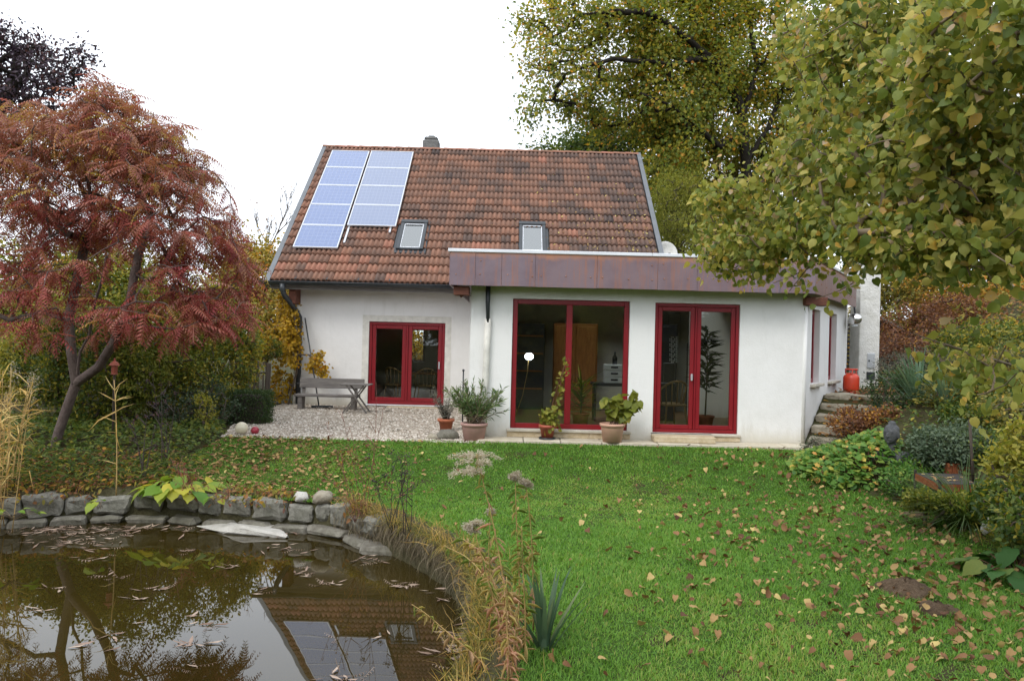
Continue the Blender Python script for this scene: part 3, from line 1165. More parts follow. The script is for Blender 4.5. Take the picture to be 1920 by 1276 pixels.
x = -.62; k = 0
paving = thing('paving', 'strip of pale limestone slabs between the lawn and the tall red-framed windows', 'paving', (2.2, 13.2, 0)); del paving['category']; paving['kind'] = 'structure'
while x < 5.0:
    w = random.uniform(.55, .95)
    x1 = min(x + w, 5.1)
    MB().mm((x + .006, 12.96, -.12), (x1 - .006, 13.445, .046 + random.uniform(-.004, .004)), .008).build('slab', M_PAVE, paving)
    x = x1
# ------------------------------------------------------------------ walls with openings
def wall_mesh(name, mat, parent, O, U, Nn, u0, u1, z0, z1, th, holes, bevel_ends=True):
    """wall from O along U (2D unit), outer face on O, thickness th along -Nn; holes (ua, ub, za, zb)"""
    us = sorted({u0, u1, *[h[0] for h in holes], *[h[1] for h in holes]})
    zs = sorted({z0, z1, *[h[2] for h in holes], *[h[3] for h in holes]})
    # split large cells so the render's tone has vertices to sit on
    bm = bmesh.new()
    cache = {}

    def V(u, z, d):
        k = (round(u, 4), round(z, 4), d)
        if k not in cache:
            cache[k] = bm.verts.new((O[0] + U[0] * u - Nn[0] * th * d, O[1] + U[1] * u - Nn[1] * th * d, z))
        return cache[k]

    def solid(i, j):
        if i < 0 or j < 0 or i >= len(us) - 1 or j >= len(zs) - 1: return False
        uc = (us[i] + us[i + 1]) / 2; zc = (zs[j] + zs[j + 1]) / 2
        return not any(h[0] < uc < h[1] and h[2] < zc < h[3] for h in holes)
    for i in range(len(us) - 1):
        for j in range(len(zs) - 1):
            if not solid(i, j): continue
            a, b, c, d = us[i], us[i + 1], zs[j], zs[j + 1]
            bm.faces.new((V(a, c, 0), V(b, c, 0), V(b, d, 0), V(a, d, 0)))
            bm.faces.new((V(a, c, 1), V(a, d, 1), V(b, d, 1), V(b, c, 1)))
            if not solid(i - 1, j): bm.faces.new((V(a, c, 0), V(a, d, 0), V(a, d, 1), V(a, c, 1)))
            if not solid(i + 1, j): bm.faces.new((V(b, c, 0), V(b, c, 1), V(b, d, 1), V(b, d, 0)))
            if not solid(i, j - 1): bm.faces.new((V(a, c, 0), V(a, c, 1), V(b, c, 1), V(b, c, 0)))
            if not solid(i, j + 1): bm.faces.new((V(a, d, 0), V(b, d, 0), V(b, d, 1), V(a, d, 1)))
    mb = MB(); mb.bm.free(); mb.bm = bm
    return mb.build(name, mat, parent)


def glazed(parent, name, x0, x1, z0, z1, yf, fw, mull, mw, sash=.0, handle=None):
    """fixed red frame with panes; outer face of the frame at y = yf"""
    fr = MB()
    d = .09
    fr.mm((x0, yf, z0), (x0 + fw, yf + d, z1), .006)
    fr.mm((x1 - fw, yf, z0), (x1, yf + d, z1), .006)
    fr.mm((x0 + fw, yf + .002, z0), (x1 - fw, yf + d - .002, z0 + fw), .006)
    fr.mm((x0 + fw, yf + .002, z1 - fw), (x1 - fw, yf + d - .002, z1), .006)
    for m in mull:
        fr.mm((m - mw / 2, yf + .001, z0 + fw), (m + mw / 2, yf + d - .001, z1 - fw), .006)
    f = fr.build(name, M_RED, parent)
    xs = [x0 + fw] + [v for m in mull for v in (m - mw / 2, m + mw / 2)] + [x1 - fw]
    for a, b in zip(xs[::2], xs[1::2]):
        if sash:
            s = MB()
            y2 = yf + .018
            e = .003
            a1, b1, c1, d1 = a + e, b - e, z0 + fw + e, z1 - fw - e
            s.mm((a1, y2, c1), (a1 + sash, y2 + .06, d1), .008)
            s.mm((b1 - sash, y2, c1), (b1, y2 + .06, d1), .008)
            s.mm((a1 + sash, y2 + .002, c1), (b1 - sash, y2 + .058, c1 + sash), .008)
            s.mm((a1 + sash, y2 + .002, d1 - sash), (b1 - sash, y2 + .058, d1), .008)
            s.build('sash', M_RED, f)
        g = sash + .004 if sash else 0
        p = MB()
        p.mm((a + g - .01, yf + .05, z0 + fw + g - .01), (b - g + .01, yf + .056, z1 - fw - g + .01))
        p.build('pane', M_GLASS, f)
        # thin black gasket bead
    return f


# ------------------------------------------------------------------ old house
house = thing('house', 'old white house with steep brown clay tiled roof behind the flat-roofed annexe', 'house', (-1.0, 19.2, 0))
HX0, HX1, HY = -5.35, 3.45, 19.2
wall_mesh('front_wall', M_PLASTER, house, (HX0, HY), (1, 0), (0, -1), 0, HX1 - HX0, -.25, 2.98, .36, [(-3.52 - HX0, -1.645 - HX0, .055, 2.085)])
EAVE_D, EAVE_Z, RIDGE_D, RIDGE_Z = 18.6, 3.0, 23.85, 7.48
SLOPE = (RIDGE_Z - EAVE_Z) / (RIDGE_D - EAVE_D)
SL = math.hypot(RIDGE_D - EAVE_D, RIDGE_Z - EAVE_Z)
RV = Vector((0, (RIDGE_D - EAVE_D) / SL, (RIDGE_Z - EAVE_Z) / SL))      # up the slope
RN = Vector((0, -RV.z, RV.y))                                            # out of the roof
RX0, RX1 = -5.88, 3.71
BACK_Y = 2 * RIDGE_D - HY


def gable(x, th, name):
    pts = [(HY + .01, -.25), (BACK_Y, -.25), (BACK_Y, 2.9), (RIDGE_D, 2.9 + (BACK_Y - RIDGE_D) * SLOPE), (HY + .01, 2.9)]
    mb = MB()
    a = [mb.bm.verts.new((x, p[0], p[1])) for p in pts]
    b = [mb.bm.verts.new((x + th, p[0], p[1])) for p in pts]
    mb.bm.faces.new(a); mb.bm.faces.new(list(reversed(b)))
    for i in range(len(pts)):
        mb.bm.faces.new((a[i], b[i], b[(i + 1) % 5], a[(i + 1) % 5]))
    return mb.build(name, M_PLASTER, house)


gable(HX0 + .003, .34, 'gable_wall'); gable(HX1 - .343, .34, 'gable_wall')
wall_mesh('back_wall', M_PLASTER, house, (HX0, BACK_Y), (1, 0), (0, 1), 0, HX1 - HX0, -.25, 2.9, .30, [(1.45, 2.2, .85, 2.05), (3.4, 6.4, .4, 2.05)])
for wx, ww in ((HX0 + 1.45, .75), (HX0 + 3.4, 3.0)):  # rear windows added so daylight fills the room; the wide one stays unseen
    fm = MB()
    fm.mm((wx + .004, BACK_Y - .2, .854), (wx + .07, BACK_Y - .13, 2.046)).mm((wx + ww - .07, BACK_Y - .2, .854), (wx + ww - .004, BACK_Y - .13, 2.046)).mm((wx + .07, BACK_Y - .2, .854), (wx + ww - .07, BACK_Y - .13, .92)).mm((wx + .07, BACK_Y - .2, 1.98), (wx + ww - .07, BACK_Y - .13, 2.046))
    rw = fm.build('added_rear_window', M_RED, house)
    MB().mm((wx + .06, BACK_Y - .168, .91), (wx + ww - .06, BACK_Y - .162, 1.99)).build('pane', M_GLASS, rw)
# bare plaster border round the sliding door, door itself, threshold
bd = MB()
for a, b in (((-3.68, HY - .006, .06), (-3.523, HY + .02, 2.24)), ((-1.642, HY - .006, .06), (-1.50, HY + .02, 2.24)), ((-3.523, HY - .006, 2.088), (-1.642, HY + .02, 2.24))):
    bd.mm(a, b)
bd.build('plaster_border', M_BAND, house)
sl = glazed(house, 'sliding_door', -3.515, -1.65, .06, 2.08, HY + .03, .07, [-2.58], .05, .095)
MB().mm((-1.80, HY + .005, .95), (-1.765, HY + .04, 1.13), .008).build('handle', M_ALU, sl)
MB().mm((-3.56, HY - .10, .03), (-1.62, HY + .04, .058), .006).build('threshold', M_COPING, sl)
for a, b, h in ((-3.0, -2.35, .03), (-2.34, -1.72, .028)):
    MB().mm((a, HY - .34, -.15), (b, HY - .105, h), .012).build('door_step', M_TRAV, house)

# roof: boards, tiles, verges, ridge
roof_mb = MB()


def roofpt(x, s, off=0.0):
    p = Vector((x, EAVE_D, EAVE_Z)) + RV * s + RN * off
    return p


for (s0, s1, o0, o1) in ((.02, SL, -.12, -.05),):
    q = [roofpt(RX0 + .06, s0, o0), roofpt(RX1 - .06, s0, o0), roofpt(RX1 - .06, s1, o0), roofpt(RX0 + .06, s1, o0)]
    q2 = [roofpt(RX0 + .06, s0, o1), roofpt(RX1 - .06, s0, o1), roofpt(RX1 - .06, s1, o1), roofpt(RX0 + .06, s1, o1)]
    A = [roof_mb.bm.verts.new(v) for v in q]; B = [roof_mb.bm.verts.new(v) for v in q2]
    roof_mb.bm.faces.new(list(reversed(A))); roof_mb.bm.faces.new(B)
    for i in range(4): roof_mb.bm.faces.new((A[i], A[(i + 1) % 4], B[(i + 1) % 4], B[i]))
# rear slope, closed
yb, zb = 2 * RIDGE_D - EAVE_D, EAVE_Z
for x0, x1 in ((RX0 + .06, RX1 - .06),):
    v = [roof_mb.bm.verts.new(p) for p in ((x0, RIDGE_D + .02, RIDGE_Z - .02), (x1, RIDGE_D + .02, RIDGE_Z - .02), (x1, yb, zb), (x0, yb, zb), (x0, RIDGE_D + .02, RIDGE_Z - .14), (x1, RIDGE_D + .02, RIDGE_Z - .14), (x1, yb, zb - .14), (x0, yb, zb - .14))]
    for f in ((0, 1, 2, 3), (7, 6, 5, 4), (0, 4, 5, 1), (1, 5, 6, 2), (2, 6, 7, 3), (3, 7, 4, 0)):
        roof_mb.bm.faces.new([v[i] for i in f])
roof = roof_mb.build('roof', M_OLDWOOD, house)

NCOL, NROW = 38, 19
TW = (RX1 - RX0 - .16) / NCOL
TLEN = SL / NROW
PROF = 17


def tile_template():
    V, F = [], []
    for r, (s, lift) in enumerate(((0.0, .062), (TLEN + .03, .014))):
        for i in range(PROF):
            u = i / (PROF - 1)
            z = .026 * (.5 - .5 * math.cos(2 * math.pi * (u * 2 + .0)))
            z = .056 * abs(math.sin(math.pi * (u * 2 + .12))) ** .9
            V.append((u * TW * 1.0, s, lift + z))
    for i in range(PROF):                       # front lip
        V.append((V[i][0], -.004, V[i][2] - .045))
    for i in range(PROF - 1):
        F.append((i, i + 1, PROF + i + 1, PROF + i))
        F.append((2 * PROF + i, 2 * PROF + i + 1, i + 1, i))
    return np.array(V), np.array(F)


def build_tiles():
    V0, F0 = tile_template()
    M = np.array([[1, 0, 0], list(RV), list(RN)])     # rows: local axes
    Vl = V0 @ M
    o = np.array(origin(roof))
    placed = []
    for r in range(NROW):
        row_t = rng.normal(0, .04)
        for c in range(NCOL):
            x = RX0 + .08 + c * TW; s = r * TLEN
            p = np.array(roofpt(x, s, -.045))
            xc = x + TW / 2
            d = EAVE_D + RV.y * s
            if (-2.97 < xc < -2.29 and 19.45 < d < 20.45) or (.12 < xc < .80 and 19.45 < d < 20.45): continue
            hid = (d < 19.2 and xc > -.9) or (-5.4 < xc < -4.5 and 19.8 < d < 23.2) or (-4.3 < xc < -3.2 and 20.6 < d < 23.2)
            dark = .12 * smooth(0, 3.5, xc) + .06 * (r % 3 == 0)
            t = float(np.clip(.52 + rng.normal(0, .12) + row_t - dark + (.14 if r < 3 else 0), .03, .97))
            placed.append((hid, r, c, p + rng.normal(0, .0025, 3), t))
    vis = [q for q in placed if not q[0]]
    # the lowest courses show largest: those tiles are objects of their own, laid courses further up one part
    vis.sort(key=lambda q: (q[1], q[2]))
    single = vis[:300]; rest = vis[300:] + [q for q in placed if q[0]]
    var = [np_mesh('roof_tile', Vl, [F0], True, np.full(len(F0), (b + .5) / 16)) for b in range(16)]
    for me in var:
        me.polygons.foreach_set('use_smooth', np.array([True, False] * (len(F0) // 2)))
    for (_, r, c, p, t) in single:
        ob = link('roof_tile', var[int(t * 16)], M_TILE, roof)
        ob.location = p - o
    V = np.concatenate([Vl + q[3] - o for q in rest])
    k = len(Vl)
    F = np.concatenate([F0 + i * k for i in range(len(rest))])
    T = np.repeat([q[4] for q in rest], len(F0))
    ob = link('tile_courses', np_mesh('tile_courses', V, [F], False, T), M_TILE, roof)
    ob['kind'] = 'stuff'


build_tiles()
# ridge caps
for i in range(26):
    w = (RX1 - RX0) / 26
    x0 = RX0 + i * w
    mb = MB()
    n = 7
    ra = [mb.bm.verts.new((x0 - .02, RIDGE_D + .11 * math.cos(math.pi * k / (n - 1)) * -1, RIDGE_Z - .02 + .075 * math.sin(math.pi * k / (n - 1)))) for k in range(n)]
    rb = [mb.bm.verts.new((x0 + w, RIDGE_D + .10 * math.cos(math.pi * k / (n - 1)) * -1, RIDGE_Z - .03 + .07 * math.sin(math.pi * k / (n - 1)))) for k in range(n)]
    for k in range(n - 1): mb.bm.faces.new((ra[k], ra[k + 1], rb[k + 1], rb[k]))
    mb.bm.faces.new(ra); mb.bm.faces.new(list(reversed(rb)))
    ob = mb.build('ridge_tile', M_TILE, roof)
    a = ob.data.attributes.new('tint', 'FLOAT', 'FACE'); a.data.foreach_set('value', np.full(len(ob.data.polygons), random.uniform(.6, .95), np.float32))
for x in (RX0 - .03, RX1 - .05):
    vm = MB()
    pts = [roofpt(x, -.10, -.16), roofpt(x, -.10, .045), roofpt(x, SL + .02, .045), roofpt(x, SL + .02, -.16)]
    A = [vm.bm.verts.new(p) for p in pts]; B = [vm.bm.verts.new(p + Vector((.12, 0, 0))) for p in pts]
    vm.bm.faces.new(A); vm.bm.faces.new(list(reversed(B)))
    for i in range(4): vm.bm.faces.new((A[i], B[i], B[(i + 1) % 4], A[(i + 1) % 4]))
    vm.build('verge_strip', M_VERGE, roof)
MB().mm((RX0 + .1, EAVE_D + .02, EAVE_Z - .21), (-1.1, EAVE_D + .05, EAVE_Z - .06)).build('eave_board', M_OLDWOOD, roof)
for x in (-5.3, -4.2, -3.1, -2.0):
    MB().bar(roofpt(x, .06, -.2), roofpt(x, 1.0, -.2), .12, .14).build('rafter', M_BEAM, roof)

# chimney on the ridge
MB().mm((-2.92, 24.2, 7.0), (-2.42, 24.65, 7.86), .03).mm((-2.88, 24.24, 7.86), (-2.46, 24.61, 7.97), .04).mm((-2.76, 24.32, 7.97), (-2.56, 24.52, 8.02), .02).build('chimney', M_CHIM, house)

# roof windows
for (x0, x1, d0, d1) in ((-2.97, -2.29, 19.62, 20.62), (.12, .80, 19.62, 20.66)):
    s0 = (d0 - EAVE_D) / RV.y; s1 = (d1 - EAVE_D) / RV.y
    Rm = Matrix((Vector((1, 0, 0)), RV, RN)).transposed()

    def rb(mb, a, b, bev=.006):
        c = roofpt((a[0] + b[0]) / 2, (a[1] + b[1]) / 2, (a[2] + b[2]) / 2)
        mb.box(c, (abs(b[0] - a[0]), abs(b[1] - a[1]), abs(b[2] - a[2])), Rm, bev)
    fr = MB(); w = .085
    rb(fr, (x0, s0, -.03), (x0 + w, s1, .10)); rb(fr, (x1 - w, s0, -.03), (x1, s1, .10))
    rb(fr, (x0 + w, s0, -.03), (x1 - w, s0 + .07, .085)); rb(fr, (x0 - .01, s1 - .11, -.03), (x1 + .01, s1 + .02, .115))
    sk = fr.build('roof_window', M_DARKMETAL, house)
    fl = MB()
    rb(fl, (x0 - .07, s0 - .12, -.03), (x1 + .07, s0, .042), .003); rb(fl, (x0 - .07, s0, -.03), (x0, s1 + .06, .030), .003); rb(fl, (x1, s0, -.03), (x1 + .07, s1 + .06, .030), .003)
    fl.build('flashing', M_DARKMETAL, sk)
    sa = MB()
    rb(sa, (x0 + w, s0 + .07, .0), (x0 + w + .025, s1 - .11, .07)); rb(sa, (x1 - w - .025, s0 + .07, .0), (x1 - w, s1 - .11, .07))
    rb(sa, (x0 + w + .025, s0 + .07, .0), (x1 - w - .025, s0 + .11, .072)); rb(sa, (x0 + w + .025, s1 - .15, .0), (x1 - w - .025, s1 - .11, .068))
    sa.build('sash', M_COPING, sk)
    pn = MB(); rb(pn, (x0 + w + .02, s0 + .10, .045), (x1 - w - .02, s1 - .14, .05), 0); pn.build('pane', M_ROOFGLASS, sk)
    bk = MB(); rb(bk, (x0 + w, s0 + .09, -.06), (x1 - w, s1 - .12, -.045), 0); bk.build('glare_backing', M_WHITEFURN, sk)  # white sheet behind the pane imitates bright sky mirrored in it

# gutter and downpipe
gm = MB()
GY, GZ = 18.50, 2.94
n = 9
rows = []
for x in (-6.02, -1.10):
    rows.append([gm.bm.verts.new((x, GY + .075 * math.cos(math.pi + math.pi * k / (n - 1)), GZ + .02 + .075 * math.sin(math.pi + math.pi * k / (n - 1)))) for k in range(n)])
for k in range(n - 1): gm.bm.faces.new((rows[0][k], rows[0][k + 1], rows[1][k + 1], rows[1][k])).smooth = True
gm.bm.faces.new(rows[0]); gm.bm.faces.new(rows[1])
gm.tube([(-6.02, GY - .078, GZ + .022), (-1.10, GY - .078, GZ + .022)], .011, 6)
gut = gm.build('gutter', M_DARKMETAL, house)
for x in (-5.2, -4.45, -3.7, -2.95, -2.2, -1.45):
    MB().bar((x, GY + .06, GZ + .10), (x, EAVE_D + .25, GZ + .22), .03, .008).bar((x, GY - .085, GZ + .03), (x, GY + .07, GZ + .035), .03, .006).build('bracket', M_DARKMETAL, gut)
xd = -5.20
MB().tube([(-5.47, GY, GZ - .03), (-5.47, GY, GZ - .16), (-5.44, GY + .03, GZ - .28), (-5.26, 18.9, GZ - .62), (xd, 19.08, GZ - .80), (xd, 19.1, GZ - .98), (xd, 19.1, 1.4), (xd, 19.1, .02)], [.075, .065, .06, .06, .06, .06, .06, .06], 12).build('downpipe', M_DARKMETAL, house)
for z in (.5, 1.5):
    MB().tube([(xd, 19.1, z), (xd, 19.1, z + .05)], .07, 12).build('pipe_clip', M_DARKMETAL, house)
for px in (562,):
    p = at(px, 545, 18.9)
    MB().mm((-5.38, 18.72, 2.45), (-5.22, 19.3, 2.88), .01).build('purlin_end', M_BEAM, house)

# satellite dish
dish = thing('satellite_dish', 'round white satellite dish showing beside the right verge of the tiled roof', 'satellite dish', (4.05, 20.3, 3.2))
p = at(1248, 474, 20.3)
dm = MB(); dm.lathe((0, 0, 0), [(0, -.08), (.12, -.06), (.22, -.02), (.29, .04), (.30, .045), (.29, .05), (.22, -.01), (.12, -.05), (0, -.07)], 28)
bmesh.ops.transform(dm.bm, matrix=Matrix.Translation(Vector((p.x, 20.25, p.z)) - Vector((4.05, 20.3, 3.2))) @ Matrix.Rotation(R(72), 4, 'X') @ Matrix.Rotation(R(12), 4, 'Y'), verts=dm.bm.verts[:])
dm.build('reflector', M_FLUE, dish, local=True)
MB().tube([(4.05, 20.4, 3.0), (4.05, 20.4, p.z)], .025, 8).build('mast', M_ALU, dish)
MB().tube([(4.0, 20.3, p.z - .3), (3.95, 19.9, p.z - .1)], .012, 6).box((3.95, 19.88, p.z - .08), (.06, .1, .06), None, .01).build('feed_arm', M_DARKMETAL, dish)

# solar panels
def solar(name, label, x0, x1, d0, d1, n, mat):
    s0 = (d0 - EAVE_D) / RV.y; s1 = (d1 - EAVE_D) / RV.y
    Rm = Matrix((Vector((1, 0, 0)), RV, RN)).transposed()
    root = thing(name, label, 'solar panel', roofpt((x0 + x1) / 2, s0, .02), 'solar arrays on the tiled roof')
    h = (s1 - s0) / n
    for i in range(n):
        a, b = s0 + i * h + .006, s0 + (i + 1) * h - .006
        mb = MB()
        t = .028
        for (ua, ub, sa, sb) in ((x0, x0 + t, a, b), (x1 - t, x1, a, b), (x0 + t, x1 - t, a, a + t), (x0 + t, x1 - t, b - t, b)):
            mb.box(roofpt((ua + ub) / 2, (sa + sb) / 2, .10), (ub - ua, sb - sa, .045), Rm, .003)
        f = mb.build('panel', M_ALU, root)
        cm = MB(); uvq = [roofpt(x0 + t, a + t, .114), roofpt(x1 - t, a + t, .114), roofpt(x1 - t, b - t, .114), roofpt(x0 + t, b - t, .114)]
        cm.poly(uvq)
        c = cm.build('cells', mat, f, fix=False)
        uvl = c.data.uv_layers.new(name='UVMap')
        for k, uv in enumerate(((0, 0), (1, 0), (1, 1), (0, 1))): uvl.data[k].uv = uv
    for x, dn in ((x0 + .05, .75 if n == 4 else .0), (x1 - .14, .22 if n == 4 else .0)):
        MB().box(roofpt(x, (s0 + s1) / 2 - dn / 2, .052), (.045, s1 - s0 - .02 + dn, .04), Rm).build('rail', M_ALU, root)
    return root


solar('solar_panel', 'column of five bright blue solar panels nearest the left verge of the roof', -5.53, -4.41, 19.55, 23.5, 5, M_SOLAR)
solar('solar_panel', 'column of four greyer solar panels just left of the roof window', -4.36, -3.09, 20.36, 23.52, 4, M_SOLAR2)

# leaves that blew onto the tiles
nl = 420
xs_ = 3.6 - np.abs(rng.normal(0, 1.5, nl)); ss = np.clip(rng.normal(2.2, 1.3, nl), .9, 6.5)
pos = np.array([list(roofpt(a, b, .035)) for a, b in zip(xs_, ss)])
foliage(roof, M_FALLEN, pos, rnd(nl, .6) + np.array([.2, -.6, -.5]), np.tile(np.array(RN), (nl, 1)) + rnd(nl, .35), rng.uniform(.05, .085, nl), rng.uniform(.4, 1, nl), T_OVAL, 0, 'blown_leaves')

# ------------------------------------------------------------------ garden room with flat roof
room = thing('garden_room', 'white flat-roofed annexe with a purple brown copper fascia and tall red window frames', 'annexe', (2.2, 13.45, 0))
X0, X1 = -.72, 5.05
YF = 13.45
wall_mesh('front_wall', M_PLASTER, room, (X0, YF), (1, 0), (0, -1), 0, X1 - X0, -.2, 2.75, .32, [(0 - X0, 2.02 - X0, .19, 2.425), (2.455 - X0, 3.92 - X0, .178, 2.415)])
MB().mm((X0, YF + .322, -.2), (X0 + .3, 19.0, 2.75)).build('side_wall', M_PLASTER, room)
wall_mesh('slanting_wall', M_PLASTER, room, tuple(SW0 + SWD * .0 ), tuple(SWD), tuple(SWN), .0, SWL, -.4, 2.75, .32, [(.55, 1.30, 1.05, 2.40), (2.25, 3.10, 1.05, 2.40)])
_e = SW0 + SWD * SWL
MB().mm((3.9, _e[1] - .3, -.2), (_e[0] - .15, _e[1], 2.7)).build('end_wall', M_PLASTER, room)
# rounded corner bead between the two outer walls
MB().tube([(X1 - .002, YF + .03, -.2), (X1 - .002, YF + .03, 2.74)], .045, 14).build('corner_bead', M_PLASTER, room)
w1 = glazed(room, 'window', .004, 2.016, .194, 2.421, YF + .04, .085, [.985], .105)
d2 = glazed(room, 'terrace_door', 2.459, 3.916, .182, 2.411, YF + .03, .055, [3.175], .03, .075)
MB().mm((3.10, YF + .012, 1.08), (3.135, YF + .05, 1.2), .008).build('handle', M_ALU, d2)
for (ta, tb) in ((.55, 1.30), (2.25, 3.10)):
    c0 = SW0 + SWD * ta - SWN * .12; c1 = SW0 + SWD * tb - SWN * .12
    mb = MB()
    z0, z1 = 1.054, 2.396
    for (a, b, za, zb) in ((ta + .004, ta + .08, z0, z1), (tb - .08, tb - .004, z0, z1), (ta + .08, tb - .08, z0, z0 + .08), (ta + .08, tb - .08, z1 - .08, z1)):
        c = SW0 + SWD * (a + b) / 2 - SWN * .14
        mb.box((c[0], c[1], (za + zb) / 2), (b - a, .08, zb - za), Matrix.Rotation(math.atan2(SWD[1], SWD[0]), 3, 'Z'), .005)
    f = mb.build('narrow_window', M_RED, room)
    c = SW0 + SWD * (ta + tb) / 2 - SWN * .145
    MB().box((c[0], c[1], (z0 + z1) / 2), (tb - ta - .14, .006, z1 - z0 - .14), Matrix.Rotation(math.atan2(SWD[1], SWD[0]), 3, 'Z')).build('pane', M_GLASS, f)
    c = SW0 + SWD * ((ta + tb) / 2 + .03) - SWN * .02
    MB().box((c[0], c[1], 1.022), (tb - ta + .12, .22, .05), Matrix.Rotation(math.atan2(SWD[1], SWD[0]), 3, 'Z'), .008).build('sill', M_SILL, f)
# sills and travertine plinths, door step
MB().mm((-.06, YF - .07, .142), (2.08, YF + .10, .188), .008).build('window_sill', M_SILL, room)
for a, b in ((-.05, .66), (.664, 1.36), (1.364, 2.07)):
    MB().mm((a, YF - .035, .049), (b, YF + .0, .140), .004).build('plinth_slab', M_TRAV, room)
MB().mm((2.43, YF - .34, .047), (3.47, YF - .002, .155), .014).build('door_step', M_TRAV, room)
MB().mm((3.475, YF - .06, .134), (3.97, YF + .10, .176), .008).build('door_sill', M_SILL, room)
MB().mm((2.42, YF - .0, .156), (3.474, YF + .10, .177), .004).build('door_sill', M_SILL, room)
MB().mm((3.475, YF - .035, .049), (3.96, YF + .0, .132), .004).build('plinth_slab', M_TRAV, room)

# roof, fascia panels, coping, beams
OUT = [(-1.06, 13.0), (5.03, 13.0), (7.43, 16.9)]
for k, (zl, zh, nm, mt) in enumerate(((2.76, 3.14, 'flat_roof', M_DARKMETAL), (2.745, 2.757, 'soffit', M_OLDWOOD))):
    rm = MB()
    rm.prism([(-1.03, 13.03), (5.0, 13.03), (6.21, 15.0), (-1.03, 15.0)], zl, zh)
    rm.prism([(-1.03, 15.001), (.3, 15.001), (.3, 17.599), (-1.03, 17.599)], zl, zh)
    rm.prism([(4.4, 15.001), (6.211, 15.001), (7.379, 16.9), (7.379, 17.599), (4.4, 17.599)], zl, zh)
    rm.prism([(-1.03, 17.6), (7.38, 17.6), (7.38, 18.9), (-1.03, 18.9)], zl, zh)
    rm.build(nm, mt, room)
rl = MB()  # unseen rooflight added to bring sky light into the room below
for a, b in (((.22, 14.92), (.3, 17.68)), ((4.4, 14.92), (4.48, 17.68)), ((.3, 14.92), (4.4, 15.0)), ((.3, 17.6), (4.4, 17.68))):
    rl.mm((a[0], a[1], 3.141), (b[0], b[1], 3.17))
rlf = rl.build('added_rooflight', M_ALU, room)
MB().mm((.28, 14.98, 3.171), (4.42, 17.62, 3.18)).build('pane', M_GLASS, rlf)


def panel_run(a, b, splits, zb=2.598, zt=3.155):
    a = np.array(a); b = np.array(b); L = np.linalg.norm(b - a); d = (b - a) / L
    nrm = np.array([d[1], -d[0]])
    cuts = [0] + splits + [L]
    ang = math.atan2(d[1], d[0])
    for i in range(len(cuts) - 1):
        u0, u1 = cuts[i] + .0012, cuts[i + 1] - .0012
        c = a + d * (u0 + u1) / 2
        dz = random.uniform(-.005, .005); off = random.uniform(0, .004)
        mb = MB()
        mb.box((c[0] - nrm[0] * (.012 - off), c[1] - nrm[1] * (.012 - off), (zb + zt) / 2 + dz), (u1 - u0, .02, zt - zb), Matrix.Rotation(ang, 3, 'Z'), .003)
        f = mb.build('fascia_panel', M_COPPER, room)
        at_ = f.data.attributes.new('tint', 'FLOAT', 'FACE'); at_.data.foreach_set('value', np.full(len(f.data.polygons), random.random() * .4 if a[1] == b[1] else random.uniform(.7, 1), np.float32))
        rv = MB()
        for u in np.arange(u0 + .10, u1 - .03, .41):
            for z in ((2.78, 3.02) if random.random() < .45 else (2.78,)):
                q = a + d * (u + random.uniform(-.02, .02)) + nrm * .004
                rv.ball((q[0], q[1], z + random.uniform(-.02, .02)), .011, 8, 5)
        rv.build('rivets', M_RIVET, f)


panel_run((-1.06, 13.0), (5.03, 13.0), [.42, .86, 1.42, 2.45, 3.46, 4.12, 4.9, 5.5])
panel_run((5.03, 13.0), (7.43, 16.9), [.9, 1.7, 2.4, 3.1, 3.8])
MB().mm((-1.07, 12.99 + .022, 2.60), (-1.05, 18.9, 3.15)).build('fascia_panel', M_COPPER, room)
cp = MB()
for a, b in (((-1.10, 13.0), (2.3, 13.0)), ((2.304, 13.0), (5.04, 13.0)), ((5.04, 13.0), (7.46, 16.93))):
    a_, b_ = np.array(a), np.array(b); d = (b_ - a_) / np.linalg.norm(b_ - a_); nrm = np.array([d[1], -d[0]])
    c = (a_ + b_) / 2 - nrm * .06
    MB().box((c[0], c[1], 3.18), (np.linalg.norm(b_ - a_), .17, .055), Matrix.Rotation(math.atan2(d[1], d[0]), 3, 'Z'), .006).build('coping', M_COPING, room)
MB().mm((-1.10, 13.1, 3.155), (-.95, 18.8, 3.207), .005).build('coping', M_COPING, room)
MB().mm((-1.0, 13.10, 2.44), (-.74, 13.40, 2.592), .012).build('beam_end', M_BEAM, room)
MB().bar((-1.02, 13.25, 2.66), (-.86, 13.25, 2.42), .10, .06).build('beam_bracket', M_BEAM, room)
c = SW0 + SWD * .12 + SWN * .10
MB().box((c[0], c[1], 2.50), (.42, .2, .15), Matrix.Rotation(R(10), 3, 'Z'), .012).build('beam_end', M_BEAM, room)
# old pipe stub and stained rendered downpipe on the front
MB().tube([(-.43, 13.36, 2.66), (-.43, 13.36, 2.35), (-.42, 13.37, 2.0)], [.045, .04, .03], 10).build('pipe_stub', M_DARKMETAL, room)
rp = MB(); rp.tube([(-.42, 13.40, 2.06), (-.43, 13.40, 1.5), (-.44, 13.405, .9), (-.44, 13.41, .04)], [.058, .055, .056, .055], 12)
rp.build('rendered_pipe', M_BAND, room)

